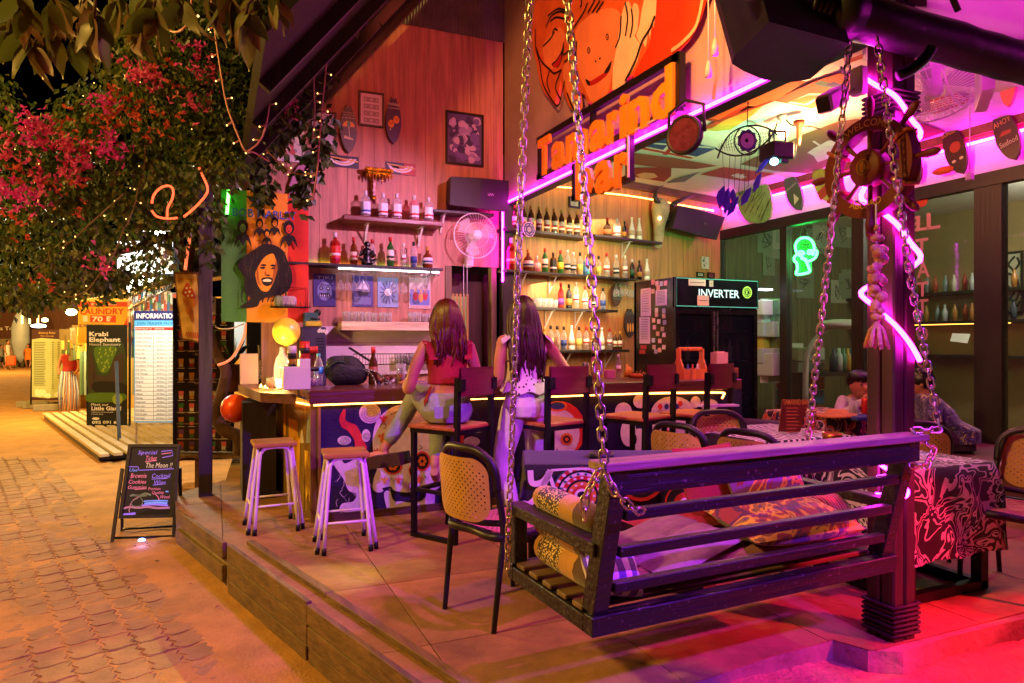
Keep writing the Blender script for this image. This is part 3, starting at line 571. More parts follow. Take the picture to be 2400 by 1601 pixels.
T=thing('tumbler','','glass');ob('cup',MB().lathe([(0,.004),(.03,.004),(.034,.1),(.037,.1),(.033,0),(0,0)],n=12),CLR,T);TUM=proto(T)
T=thing('wine_glass','','glass');ob('bowl',MB().lathe([(0,0),(.004,0),(.004,-.07),(.03,-.1),(.036,-.14),(.03,-.17)],n=12),CLR,T);ob('foot',MB().lathe([(.035,0),(.035,.004),(0,.006)],n=12),CLR,T);WGL=proto(T)
def row(TT,k,xs,fr,z,dep,name,grp):
 for n_,x in enumerate(xs):
  a=fr.off(dep).q(k,x,500)[0];put(TT,fr.off(dep).p(a,z),U(0,6),name%ORD[n_],grp,U(.95,1.1))
row(TUM,'z5',(620,668,715,762,812,868,912,1070,1112,1160,1205,1235),BWF,z3,.13,'%s tumbler from the left on the pale pine shelf','tumblers on the pine shelf')
row(TUM,'r3',(435,475,515,552,590),RWF,zC,.15,'%s tumbler from the left on the third shelf of the orange wall','tumblers on the third shelf')
row(WGL,'z5',(580,628,672,712,756),BWF,z2-.09,.15,'%s stemmed glass from the left hanging in the first rack under the dark shelf','hanging stemmed glasses')
row(WGL,'z5',(945,1015,1090,1150),BWF,z2-.09,.15,'%s stemmed glass from the left hanging in the rack by the doorway','hanging stemmed glasses')
row(WGL,'r3',(1010,1042,1075,1110,1145),RWF,zB-.05,.12,'%s stemmed glass from the left hanging beside the drinks fridge','hanging stemmed glasses')
for x0,x1,nm in((555,805,'wire rack of stemmed glasses under the middle of the dark shelf'),(1000,1250,'wire rack of stemmed glasses under the dark shelf by the doorway')):
 a,b=BWF.off(.15).q('z5',x0,600)[0],BWF.off(.15).q('z5',x1,600)[0];T=thing('glass_rack',nm,'rack',BWF.p(a,z2-.07,.15));mb=MB()
 for i in range(6):x=a+(b-a)*i/5;mb.tube([BWF.p(x,z2-.025,.04),BWF.p(x,z2-.08,.05),BWF.p(x,z2-.08,.25)],.003,5)
 ob('wires',mb,m_steel,T);ob('front_bar',MB().tube([BWF.p(a,z2-.08,.25),BWF.p(b,z2-.08,.25)],.004,5),m_steel,T)
sa,sb_=BWF.q('z5',150,600)[0]-.02,BWF.q('z5',1240,600)[0]
led=thing('led_strip','rainbow led strip glowing along the back of the long dark shelf','light strip',BWF.p(sa,z2,.02))
cols=[(.9,.8,.1),(.3,1,.1),(.9,1,.1),(1,.5,.08),(1,.35,.1),(.4,1,.1),(1,.6,.2),(.4,.9,.3),(.5,.6,1)]
for i,c in enumerate(cols):
 a,b=sa+(sb_-sa)*i/len(cols),sa+(sb_-sa)*(i+1)/len(cols);ob('led_segment',MB().box(BWF.p((a+b)/2,z2+.008,.012),(b-a,.012,.012)),emit('led_%d'%i,c,14),led)
wl=thing('led_strip','cool white led strip under the long dark shelf','light strip',BWF.p(sa,z2-.03,.2))
ob('diffuser',MB().box(BWF.p((sa+sb_)/2+.3,z2-.032,.1),(sb_-sa-.6,.014,.012)),emit('led_cool',(.85,.8,1),11),wl)
for i in range(3):
 z=1.36+i*.17;ob('white_board',MB().box((1.62,BY-.025,z+.084),(1.42,.02,.166)),mat('white_boarding','#d9c6cf',.6,0,.1,4,.08),lw)
# mural, sign and pink neon on the facade
FF=Fr((FX,BY,0),(0,-1,0))
MF=FF.off(.05)
mur_=thing('ape_mural','cut-out mural of two laughing apes lit red above the sign','mural',FF.p(2,3.6,.02))
P=[(500,-160),(460,200),(465,330),(490,430),(510,560),(545,640),(615,730),(650,620),(660,560),(680,650),(720,740),(762,775),(792,740),(788,640),(830,660),(850,720),(890,692),(935,660),(1000,640),(1075,560),(1280,475),(1400,400),(1480,330),(1560,230),(1615,100),(1650,-160)]
ob('board',MB().prism(FF.qs('r1',P),FF,.005,.05),mat('mural_orange_ape','#c2602f',.5,0,.22,5,.05),mur_)
ap=MB();az=[.001]
def ap_(pts,mi,sm=1):az[0]+=.0003;ap.flat(MF.qs('r1',crv(pts,4,True)if sm else pts),MF,az[0],mi)
def as_(pts,w,mi=4,closed=False):az[0]+=.0003;ap.stroke(MF.qs('r1',crv(pts,5,closed)),w,MF,az[0],mi,closed)
ap_([(1310,-160),(1640,-160),(1605,100),(1550,230),(1470,325),(1290,465),(1130,535),(1200,380),(1250,260)],3)
ap_([(512,390),(508,310),(560,235),(620,190),(658,235),(640,340),(600,450),(560,478),(522,440)],1)
ap_([(648,285),(636,345),(600,410),(568,440),(585,462),(615,460),(640,400),(652,340)],4);ap_([(575,445),(600,425),(632,375),(632,410),(610,458),(588,462)],5)
ap_([(735,210),(800,130),(900,70),(1000,60),(1045,120),(1045,300),(995,480),(955,640),(900,690),(850,715),(800,620),(750,480),(730,330)],2)
ap_([(680,420),(655,450),(650,540),(680,650),(730,745),(775,760),(788,700),(740,600),(700,500)],1)
ap_([(1040,630),(985,620),(990,470),(1020,300),(1045,120),(1060,65),(1075,20),(1100,8),(1120,60),(1135,22),(1160,30),(1172,80),(1160,200),(1140,250),(1175,300),(1150,420),(1080,560)],6,0)
ap_([(1300,-160),(1290,20),(1285,110),(1270,190),(1262,150),(1245,270),(1235,220),(1215,330),(1195,290),(1160,420),(1130,480),(1080,560),(1150,420),(1178,300),(1150,245),(1172,180),(1190,60),(1240,-160)],6,0)
ap_([(800,545),(830,560),(900,520),(950,480),(982,418),(960,500),(900,560),(825,592)],5);ap_([(800,545),(828,560),(832,590),(815,580)],4);ap_([(930,500),(982,418),(965,490)],4)
for x,y in((952,255),(825,347)):ap_(circ(x,y,11,12,24),4);ap_(circ(x,y,6,8,14),2);ap_(circ(x+1,y,3,6,7),4)
ap_([(868,418),(876,412),(880,428),(870,432)],4,0);ap_([(895,405),(910,392),(905,412)],4,0)
for s_ in([(530,190),(570,110),(640,80),(690,130)],[(560,150),(600,120),(660,130)],[(545,110),(620,60),(700,90)],[(510,320),(560,270),(590,220)],[(575,230),(590,200),(612,210)],[(465,330),(500,420),(560,480),(590,505),(640,480)],[(560,480),(540,560),(560,640)],[(1050,110),(1040,250),(1010,330)],[(1078,20),(1095,120),(1080,250)],[(1122,60),(1130,160),(1112,260)],[(730,330),(745,290),(735,420)],[(690,270),(720,200),(790,90),(820,20)],[(820,90),(860,20),(880,-40)],[(850,90),(890,30),(905,0)],[(880,90),(910,40),(930,10)],[(760,-50),(780,20),(770,50)],[(640,480),(600,600),(640,690)],[(660,430),(690,400),(700,350),(655,380)]):as_(s_,.018)
as_([(460,200),(465,330),(490,430),(510,560),(545,640),(615,730),(650,620),(662,560)],.02);as_([(680,640),(720,740),(762,775),(792,740),(786,650)],.02);as_([(1080,560),(1150,420),(1195,290),(1250,200),(1285,110)],.02)
as_([(1615,0),(1570,180),(1480,290),(1400,350)],.03,7)
ob('painting',ap,[mat('ape_a','#c2602f',.5,0,0),mat('ape_tan','#d4824e',.5,0,.15,8,0),mat('ape_face','#e08a5a',.5,0,.18,4,0),mat('ape_red','#c8401f',.3,0,.2,3,0),mat('ape_ink','#120a0a',.6,0,0,1,0),mat('ape_mouth','#a81818',.5,0,0,1,0),mat('ape_cream','#e6cda6',.5,0,.12,6,0),mat('ape_shine','#f0b090',.4,0,0,1,0)],mur_,kind='stuff')
SG=FF.off(.1)
sg=thing('bar_sign','black framed bar sign with raised orange letters over the opening','sign',FF.p(3,3.3,.1))
m_sgb=mat('sign_black','#0d0a0b',.45,0,.2,6,.05)
def bar_(pts,w,nm='frame'):
 q=SG.qs('r1',pts);ob(nm,MB().beam(SG.p(*q[0],.01),SG.p(*q[1],.01),w,.05,up=SG.n),m_sgb,sg)
bar_([(483,975),(1465,385)],.06);bar_([(1448,372),(1448,752)],.09);bar_([(500,965),(500,1240)],.06);bar_([(483,1225),(1465,742)],.05)
bar_([(738,1130),(738,1385)],.05);bar_([(1112,925),(1112,1230)],.05);bar_([(725,1370),(1130,1222)],.05);bar_([(860,775),(860,1000)],.03)
bq=SG.qs('r1',[(490,980),(1440,400),(1440,752),(490,1232)])
pa=SG.qs('r1',[(1126,930),(1470,750)]);ob('edge_strip',MB().beam(SG.p(*pa[0],.05),SG.p(*pa[1],.05),.012,.012),m_white,sg);pa=SG.qs('r1',[(1132,920),(1132,1225)]);ob('edge_strip',MB().beam(SG.p(*pa[0],.05),SG.p(*pa[1],.05),.02,.012),m_white,sg)
m_let=mat('sign_orange','#f29a22',.5,0,.1,4,.05)
fo=SG.off(.03)
def letters(t,pbl,pbr,ptop,one=True):
 a=fo.q('r1',*pbl);b=fo.q('r1',*pbr);h=fo.q('r1',*ptop)[1]-a[1];n_=len(t)
 wd=dict(T=.95,a=.95,m=1.4,r=.62,i=.4,n=.95,d=1.0,b=1.0);tot=sum(wd[c]for c in t);x=a[0]
 for c in t:
  w_=(b[0]-a[0])*wd[c]/tot;y=a[1]+(b[1]-a[1])*(x-a[0])/(b[0]-a[0])
  ob('letter',MB().text(c,fo,x+.04*w_,y,h,0,0,w=w_*.86,off=.035,ext=.03),m_let,sg);x+=w_
letters('Tamarind',(485,1215),(1440,770),(485,972));letters('bar',(745,1378),(1112,1262),(745,1090))
nl=thing('neon_strip','pink neon tube along the lower edge of the mural wall and down the corner post','neon light',(FX,5,3.2))
ob('tube',MB().tube([(FX-.035,y,3.268)for y in(7.1,6,5,4,3,2.34)],.013,8),HOT,nl)
ob('tube',MB().tube([(FX-.075,7.06,z)for z in(3.26,3.1,2.8,2.5,2.38)],.012,8),HOT,nl)
hp=[];q=.1
for k_,z0 in enumerate((3.0,2.42,1.95)):
 hp+=[(PX-q+.01,PY+q*.9,z0),(PX-q,PY,z0-.08),(PX-q,PY-q,z0-.165),(PX,PY-q,z0-.25),(PX+q*.8,PY-q+.01,z0-.33),(PX+q,PY+q,z0-.4)]
sp_=thing('neon_spiral','pink neon tube wound round the carved post behind the wheel','neon light',(PX,PY,PZ))
ob('tube',MB().tube(crv([V(p)for p in hp[:-1]],4),.011,8),HOT,sp_)
for pts in([(1350,550),(1430,600),(1535,665)],[(1262,668),(1350,640),(1450,630)],[(1262,672),(1400,690),(1520,700)],[(1330,760),(1450,765),(1530,775),(1548,740),(1535,720)]):ob('tube',MB().tube([at('r6',x,y,3.12)for x,y in crv(pts,4)],.009,7),HOT,sp_)
WF=Fr((WX-.06,BY,0),(0,-1,0))
rn=thing('neon_strip','pink neon tube along the wall above the glazed shop front','neon light',(WX,4,3.6))
ob('tube',MB().tube([(WX-.05,y,3.645)for y in(7.9,6,4,2,.4)],.014,8),HOT2,rn)
cr_=thing('light_rope','orange light rope along the top of the shelf wall','light rope',RWF.p(2,CZ-.12,.1))
ob('rope',MB().tube(crv([RWF.off(.1).p(*RWF.off(.1).q('r1',x,y))for x,y in((480,1270),(600,1285),(720,1296),(900,1325),(1080,1345),(1250,1372),(1450,1410),(1680,1450))],4),.009,6),ROPE,cr_)
# prints, boards and banners on the plywood wall
m_frame=mat('frame_black','#0f0d0e',.4,0,.1,8,.05)
def picture(k,quad,label,paint,mats_,fr=BWF,m=m_frame,fwid=.018,cat='picture frame',name='framed_picture',dep=.022):
 q=fr.qs(k,quad);x0=(q[0][0]+q[3][0])/2;x1=(q[1][0]+q[2][0])/2;y1=(q[0][1]+q[1][1])/2;y0=(q[2][1]+q[3][1])/2
 T=thing(name,label,cat,fr.p((x0+x1)/2,y0,0));w_=x1-x0;h=y1-y0;L=Fr(fr.p(x0,y0,.004),fr.ex,fr.ey)
 if fwid:
  mb=MB()
  for a,b,c,d in((0,0,w_,fwid),(0,h-fwid,w_,h),(0,fwid,fwid,h-fwid),(w_-fwid,fwid,w_,h-fwid)):mb.rect(L,a,b,c,d,0,dep)
  ob('frame',mb,m,T)
 p=MB();p.rect(L,fwid,fwid,w_-fwid,h-fwid,0,.006,0);paint(p,L.off(.0062),w_,h);ob('print',p,mats_,T,kind='stuff');return T
def rnd_print(seed,n,cols,kind=0):
 def f(p,L,w_,h):
  r=random.Random(seed)
  for i in range(n):
   x,y=w_*(.15+.7*r.random()),h*(.12+.76*r.random());s=min(w_,h)*(.04+.1*r.random());p.flat(crv([(x+s*(.4+r.random())*math.cos(a),y+s*(.4+r.random())*math.sin(a))for a in(0,1.2,2.5,3.8,5.1)],2,True),L,.0002+i*.00004,1+r.randrange(cols))
 return f
def notes(p,L,w_,h):
 for i in range(4):
  y=h*(.78-.2*i);p.flat([(w_*.2,y-h*.07),(w_*.8,y-h*.07),(w_*.8,y+h*.07),(w_*.2,y+h*.07)],L,.0004,1);p.flat(circ(w_*.5,y,h*.045,12),L,.0008,2)
  for a in(.28,.72):p.flat(circ(w_*a,y,h*.03,8),L,.0008,2)
def doc(p,L,w_,h):
 for i in range(16):
  y=h*(.88-.05*i);p.flat([(w_*.16,y),(w_*U(.6,.85),y),(w_*.8,y+h*.012),(w_*.16,y+h*.012)],L,.0004,1)
 p.flat(circ(w_*.5,h*.4,h*.12,18),L,.0007,2)
picture('z4',[(370,765),(552,772),(552,1018),(372,990)],'black framed certificate under the roof edge, half hidden by twigs',doc,[fm('#c9c3cf'),fm('#6a6474'),fm('#8d88a0')])
picture('z4',[(706,624),(878,650),(878,886),(704,862)],'black framed sheet of old banknotes high on the plywood wall',notes,[fm('#d6d0da'),fm('#98929c'),fm('#c9c2cc')])
picture('z4',[(1300,760),(1560,796),(1564,1154),(1303,1128)],'large black framed violet forest print near the wall corner',rnd_print(3,90,4),[fm('#4f3f7e'),fm('#8a78b8'),fm('#32285c'),fm('#b09ac8'),fm('#63509a')],fwid=.022)
picture('z4',[(143,905),(330,905),(328,1125),(140,1108)],'pale framed print with a red blot beside the climbing twigs',rnd_print(5,22,3),[fm('#d8cfc8'),fm('#b8b0b4'),fm('#c05a58'),fm('#8f97a8')],m=m_white,fwid=.012)
for i,(qd,lab)in enumerate((([(395,712),(548,712),(546,936),(394,932)],'violet poster of a grinning mask, first of four under the dark shelf'),([(662,722),(806,726),(804,938),(660,934)],'violet poster of a ship on waves under the dark shelf'),([(836,735),(978,738),(977,942),(835,938)],'pale blue poster of radiating stripes under the dark shelf'),([(1052,735),(1200,740),(1198,952),(1050,946)],'coloured poster of dancers nearest the doorway'))):
 def pf(p,L,w_,h,i=i):
  cx,cy_=w_/2,h*.5
  if i==0:
   p.flat(circ(cx,cy_*.95,w_*.33,16,h*.3),L,.0004,1);p.flat([(cx-.06,cy_-.07),(cx+.06,cy_-.07),(cx+.05,cy_-.03),(cx-.05,cy_-.03)],L,.0008,2)
   for a in(-1,1):p.flat(circ(cx+a*w_*.16,cy_+.02,w_*.09,10),L,.0008,2);p.flat(circ(cx+a*w_*.16,cy_+.02,w_*.04,8),L,.0012,3)
   for q in range(5):p.flat([(cx-.05+q*.02,cy_-.065),(cx-.035+q*.02,cy_-.065),(cx-.042+q*.02,cy_-.035)],L,.0012,3)
   p.text('TIKI',L,cx,h*.84,h*.1,3,.001,w=w_*.7,al='C')
  elif i==1:
   p.flat([(cx-.06,cy_),(cx+.07,cy_),(cx+.05,cy_-.05),(cx-.04,cy_-.05)],L,.0004,2);p.flat([(cx,cy_+.02),(cx,cy_+.13),(cx+.06,cy_+.02)],L,.0005,3);p.flat([(cx-.01,cy_+.02),(cx-.01,cy_+.1),(cx-.06,cy_+.02)],L,.0005,3)
   for q in range(4):p.stroke([(w_*.1+w_*.8*a/8,h*(.28-.06*q)+.008*(-1)**a)for a in range(9)],.008,L,.0006,1)
  elif i==2:
   for q in range(14):a=q*math.pi/7;p.stroke([(cx+.03*math.cos(a),cy_+.03*math.sin(a)),(cx+w_*.4*math.cos(a),cy_+h*.4*math.sin(a))],.009,L,.0004,2)
   p.flat(circ(cx,cy_,.04,14),L,.0008,3)
  else:
   p.flat([(.01,h*.1),(w_-.01,h*.1),(w_-.01,h*.62),(.01,h*.62)],L,.0003,1)
   for a,b,c in((.3,.4,2),(.55,.36,3),(.75,.42,2)):p.flat(circ(w_*a,h*b,w_*.12,10,h*.16),L,.0006,c);p.flat(circ(w_*a,h*(b+.2),w_*.07,8),L,.0008,3)
   p.text('GARDEN OF ANGELS',L,cx,h*.03,h*.05,2,.001,w=w_*.85,al='C')
 MS=[[fm('#3a3578'),fm('#7a86b8'),fm('#141230'),fm('#c8cce4')],[fm('#4a4488'),fm('#8f98c8'),fm('#16142c'),fm('#d8d8ea')],[fm('#8aa2cc'),fm('#5a6ca8'),fm('#2c3a78'),fm('#dfe4f0')],[fm('#d8c0b8'),fm('#6a78b8'),fm('#b02c28'),fm('#e8a04a')]][i]
 picture('z5',qd,lab,pf,MS,fwid=.004,m=MS[0],cat='poster',name='poster',dep=.007)
def surf(k,top,bot,wpx,fr,label,m,m2,txt=(),deco=None,dep=.03,group='small wooden surfboard signs',off=.02):
 a=fr.q(k,*top);b=fr.q(k,*bot);h=math.dist(a,b);c=fr.q(k,(top[0]+bot[0])/2+wpx/2,(top[1]+bot[1])/2);d=fr.q(k,(top[0]+bot[0])/2-wpx/2,(top[1]+bot[1])/2);w_=abs(c[0]-d[0])/2
 ey=(fr.ex*(a[0]-b[0])+fr.ey*(a[1]-b[1])).normalized();ex=ey.cross(fr.n);L=Fr(fr.p(*b,off),ex,ey)
 out=[(w_*math.sin(math.pi*t)**.6*(1.0 if t<.5 else .95),h*t)for t in[i/14 for i in range(1,14)]]
 pts=[(0,0)]+out+[(w_*.3,h*1.0),(0,h*.955),(-w_*.3,h*1.0)]+[(-x,y)for x,y in out[::-1]]
 T=thing('surfboard_sign',label,'surfboard sign',L.o,0,group);ob('board',MB().prism(pts,L,0,dep),m,T)
 p=MB();L2=L.off(dep+.0006)
 if deco:deco(p,L2,w_,h)
 for t,yy,hh,mi in txt:p.text(t,L2,0,h*yy,h*hh,mi,.0012,w=min(2*w_*.75,h*hh*len(t)*.75),al='C')
 if p.v:ob('painted_design',p,m2,T,kind='stuff')
m_teal=mat('board_teal','#3c4a55',.4,0,.2,5,.05)
def umb(p,L,w_,h):
 p.flat([(-w_*.7,h*.55)]+[(w_*.7*math.cos(a),h*.55+h*.12*math.sin(a))for a in[math.pi*(1-i/8)for i in range(9)]],L,.0002,1);p.flat([(-.2*w_,h*.55),(.2*w_,h*.55),(.15*w_,h*.67),(-.15*w_,h*.67)],L,.0004,2)
 p.stroke([(0,h*.55),(w_*.1,h*.32)],.006,L,.0003,0);p.flat([(-w_*.6,h*.3),(w_*.5,h*.27),(w_*.45,h*.31),(-w_*.5,h*.36)],L,.0003,3)
surf('z4',(630,735),(635,1060),118,BWF,'teal surfboard sign with a striped parasol on the plywood wall',m_teal,[fm('#d8d0c0'),fm('#e0a44a'),fm('#3f9a7a'),fm('#c9b48a')],(('The best is',.83,.035,0),('to arrive',.78,.035,0),('at the Beach',.72,.035,0)),umb)
def flip(p,L,w_,h):
 for x,y in((-.3,.42),(.35,.52)):p.flat(circ(w_*x,h*y,w_*.38,14,h*.085),L,.0003,1);p.stroke([(w_*(x-.25),h*(y+.05)),(w_*x,h*(y-.02)),(w_*(x+.2),h*(y+.05))],.01,L,.0006,2)
 p.flat([(w_*(-.4+.16*math.cos(a)*(1 if i%2 else .4)),h*.3+w_*.16*math.sin(a)*(1 if i%2 else .4))for i,a in enumerate([q*math.pi/5 for q in range(10)])],L,.0004,3)
surf('z4',(940,680),(938,996),108,BWF,'indigo surfboard sign with yellow flip-flops on the plywood wall',mat('board_indigo','#3a2a62',.4,0,.25,5,.05),[fm('#e6dfd0'),fm('#e0a83c'),fm('#a8281c'),fm('#e6c68a')],(('Holiday',.82,.07,0),('in paradise',.75,.035,0)),flip)
surf('z4',(352,1105),(262,1440),150,BWF,'pink surfboard sign behind the climbing twigs above the tapestry',mat('board_pink','#a8708a',.5,0,.2,5,.05),[fm('#7aa0c0')],())
for k_,(qd,lab,c)in enumerate((([(485,1062),(706,1082),(706,1164),(485,1142)],'navy eye banner, left of the gold bracket',0),([(892,1110),(1096,1135),(1096,1216),(892,1190)],'navy and red eye banner, right of the gold bracket',1))):
 def eye(p,L,w_,h,c=c):
  if c:p.flat([(w_*.5,.002),(w_-.002,.002),(w_-.002,h-.002),(w_*.62,h-.002)],L,.0002,4)
  for i,(r,mi)in enumerate(((.42,1),(.34,2),(.28,1),(.2,3),(.1,0))):p.flat([(w_*.1,h*.72)]+[(w_*.5+w_*r*math.cos(a)*1.0,h*.75+h*r*1.6*math.sin(a))for a in[math.pi*(1+q/10)for q in range(11)]][0:0]+[(w_*.5+w_*r*math.cos(a),h*.78+h*r*1.5*math.sin(a))for a in[math.pi*(1+q/12)for q in range(13)]],L,.0004+.0003*i,mi)
  p.stroke([(w_*.04,h*.8),(w_*.4,h*.74),(w_*.97,h*.58)],.014,L,.003,2)
 picture('z4',qd,lab,eye,[fm('#131632'),fm('#d8d4dc'),fm('#c9a04a'),fm('#b0463a'),fm('#a82424')],fwid=0,cat='banner',name='eye_banner')
gd=thing('gold_bracket','ornate gilded wall bracket with dripping scrollwork above the clear bottles','ornament',BWF.p(*BWF.q('z4',830,1370),.05));m_gold=mat('gilt','#c98a1c',.25,1,.3,30,.8,60);mb=MB()
a=BWF.q('z4',735,1165);b=BWF.q('z4',925,1215)
ob('cornice',MB().box(BWF.p((a[0]+b[0])/2,a[1]-.02,.07),(b[0]-a[0],.14,.04),bev=.01).box(BWF.p((a[0]+b[0])/2,a[1]-.055,.06),((b[0]-a[0])*.85,.12,.03),bev=.01),m_gold,gd)
for i in range(9):x=a[0]+(b[0]-a[0])*(i+.5)/9;mb.lathe([(.003,-.05-.02*(i%2)),(.014,-.02),(.01,0)],BWF.p(x,a[1]-.06,.12),6)
ob('fringe',mb,m_gold,gd);a=BWF.q('z4',765,1215);b=BWF.q('z4',840,1370)
st=MB()
for i in range(7):z=a[1]+(b[1]-a[1])*i/6;st.lathe([(.03,-.015),(.042-.004*i,0),(.03,.015)],BWF.p((a[0]+b[0])/2,z,.05),8)
ob('stem',st,m_gold,gd);ob('red_inlay',MB().box(BWF.p((a[0]+b[0])/2,(a[1]+b[1])/2,.09),(.03,.012,abs(b[1]-a[1])*.9)),mat('inlay_red','#8c1a10',.3),gd)
TF=Fr((0,6.95,0),(1,0,0));tp=thing('tapestry','green, yellow and red cloth tapestry with a portrait hung at the end of the shelves','tapestry',TF.p(.4,1.7,0))
q=TF.qs('a4',[(80,95),(975,125),(970,1465),(80,1420)]);X0,X1,Y1,Y0=q[0][0],q[1][0],q[0][1],q[2][1]
def tx(x):return TF.q('a4',x,700)[0]
def cloth(c0,c1,m,n_=8):
 mb=MB();mb.grid(lambda a,b:TF.p(c0+(c1-c0)*a,Y0+(Y1-Y0)*b,.012*math.sin((c0+(c1-c0)*a)*26)+.01*math.sin(b*9+a)*(1-b)),n_,16);return mb
for c0,c1,m,nm in((80,340,'#3f7a2c','green_band'),(340,760,'#d98e1e','yellow_band'),(760,972,'#c42a1c','red_band')):ob(nm,cloth(tx(c0),tx(c1),0),mat('cloth_'+nm,m,.9,0,.12,12,.3,120,sheen=.3),tp)
po=MB();TL=TF.off(.03)
def tq(pts,mi,z,sm=1):po.flat(TL.qs('a4',crv(pts,4,True)if sm else pts),TL,z,mi)
po.text('BOB MARLEY',TL,*TL.q('a4',195,372),TL.q('a4',195,290)[1]-TL.q('a4',195,372)[1],1,.001,w=tx(845)-tx(195),off=.02)
tq([(640,680),(520,660),(420,720),(330,780),(250,870),(290,960),(330,1020),(320,1150),(380,1220),(270,1305),(440,1302),(480,1240),(560,1200),(620,1190),(740,1160),(800,1060),(800,940),(760,840),(720,740)],0,.001)
tq([(600,760),(520,800),(460,890),(430,960),(440,1030),(460,1090),(500,1140),(560,1140),(610,1060),(640,980),(655,900),(630,800)],2,.0018)
for pts in([(480,880),(510,866),(545,875),(520,890)],[(580,880),(610,870),(640,885),(610,895)],[(470,905),(505,893),(535,905),(505,918)],[(585,912),(612,900),(635,908),(612,920)],[(540,975),(580,975),(570,990),(545,988)],[(490,1015),(550,1000),(605,1015),(590,1075),(545,1092),(505,1070)],[(395,1000),(420,985),(425,1025),(405,1030)]):tq(pts,0,.0026)
tq([(505,1030),(550,1018),(590,1030),(580,1045),(515,1045)],3,.0034)
rr_=random.Random(4)
for i in range(34):
 x,y=rr_.uniform(300,780),rr_.uniform(700,1150)
 if 430<x<660 and 770<y<1150:continue
 po.stroke(crv(TL.qs('a4',[(x,y),(x+rr_.uniform(-14,14),y+50),(x+rr_.uniform(-26,26),y+110)]),3),.006,TL,.0016,6)
for pts in([(640,820),(655,900),(640,980),(612,1060),(590,1100),(600,1020),(615,930)],[(450,900),(462,960),(470,1040),(490,1090),(456,1060),(438,980)],[(530,930),(520,970),(545,990),(540,960)]):tq(pts,7,.0022)
for i in range(9):po.stroke(crv(TL.qs('a4',[(300+55*i,1150+rr_.uniform(-30,20)),(290+56*i,1200),(300+50*i,1240+rr_.uniform(-20,60))]),3),.012,TL,.0012,0)
for x,y,s in((300,500,1),(470,460,.7),(625,450,.7),(770,510,1),(545,560,.6)):
 tq(circ(x,y-15*s,55*s,14,75*s),0,.001);tq(circ(x+3,y,30*s,12,44*s),2 if 340<x<760 else(4 if x<340 else 5),.0018);tq([(x-90*s,y+200*s),(x-60*s,y+80*s),(x,y+60*s),(x+60*s,y+80*s),(x+90*s,y+190*s),(x+40*s,y+120*s),(x,y+180*s),(x-40*s,y+120*s)],0,.0012)
 for a in(-1,1):tq(circ(x+a*12*s,y-6*s,6*s,6,4*s),0,.0026)
 tq(circ(x,y+20*s,14*s,8,5*s),0,.0026)
ob('portrait_print',po,[fm('#17120f',.9),fm('#2f4fa0',.9),fm('#d98e1e',.9),fm('#efe0b0',.9),fm('#5f9a48',.9),fm('#c8402a',.9),fm('#3a2c22',.9),fm('#9a5a1a',.9)],tp,kind='stuff')
gt=thing('light_tube','short bright green light tube hanging at the top of the tapestry','light tube',TF.p(*TF.q('a4',145,385),.06));a=TF.q('a4',155,125);b=TF.q('a4',138,372)
ob('tube',MB().tube([TF.p(*a,.06),TF.p(*b,.06)],.014,8),emit('green_tube',(.12,1,.1),9),gt);ob('end_cap',MB().tube([TF.p(b[0],b[1]-.02,.06),TF.p(*b,.06)],.016,8),m_black,gt)
def speaker(k,quad,fr,dep,label,m,mark,tilt=.04):
 q=fr.off(dep).qs(k,quad);T=thing('wall_speaker',label,'speaker',fr.p((q[0][0]+q[1][0])/2,q[2][1],dep/2));ce=(sum(p[0]for p in q)/4,sum(p[1]for p in q)/4)
 back=[((p[0]-ce[0])*.86+ce[0],(p[1]-ce[1])*.82+ce[1]+tilt)for p in q]
 F=[fr.p(*p,dep)for p in q];B=[fr.p(*p,.02)for p in back];mid=[fr.p(*((F[i]+F[i+1])/2-fr.o).to_tuple(),0)if 0 else(F[i]+F[i+1])/2+fr.n*.03 for i in(0,2)]
 mb=MB().add(F+B+[mid[0],mid[1]],[(0,3,9,8),(8,9,2,1),(4,5,6,7),(0,4,7,3),(1,2,6,5),(0,8,1,5,4),(3,7,6,2,9)]);ob('cabinet',mb,m,T)
 L=Fr(fr.p(*ce,dep+.032),fr.ex);ob('badge',MB().text(mark,L,.08,-.02,.03,0,.0,off=.01),m_steel,T);ob('arm',MB().beam(fr.p(ce[0],ce[1]+.12,.01),fr.p(ce[0],ce[1]+.14,dep*.6),.03,.02),m_black,T)
m_spk=mat('speaker_black','#141018',.6,0,.2,40,.2,200)
speaker('z5',[(1340,40),(1740,70),(1735,290),(1335,235)],BWF,.3,'black wall speaker above the fan on the plywood wall',m_spk,'BMW'.replace('M','I'))
speaker('r3',[(1440,240),(1760,320),(1700,478),(1400,395)],RWF,.3,'black wall speaker in green light above the drinks fridge',m_spk,'BIW')
shelf('speaker_shelf','small dark shelf under the wall speaker beside the moulded shelf','z5',(1225,258),(1640,300),BWF,.22,.03,m_dark,.003,None,(.2,))
c=BWF.off(.22).q('z5',1510,448);fa=thing('wall_fan','white round wall fan with pull cords above the doorway','fan',BWF.p(c[0],c[1]-.3,.02))
FN=Fr(BWF.p(*c,.22),BWF.ex,BWF.ey);rr=.245;mb=MB()
for i in range(44):
 a=i*math.pi/22;mb.tube([FN.p(.045*math.cos(a),.045*math.sin(a),.05),FN.p(rr*.6*math.cos(a),rr*.6*math.sin(a),.045),FN.p(rr*math.cos(a),rr*math.sin(a),.0)],.0016,4,caps=False)
for r_,z_ in((rr,0),(rr*.98,-.03),(rr*.55,.047)):mb.tube([FN.p(x,y,z_)for x,y in circ(0,0,r_,32)],.005 if r_==rr else .002,5,closed=True)
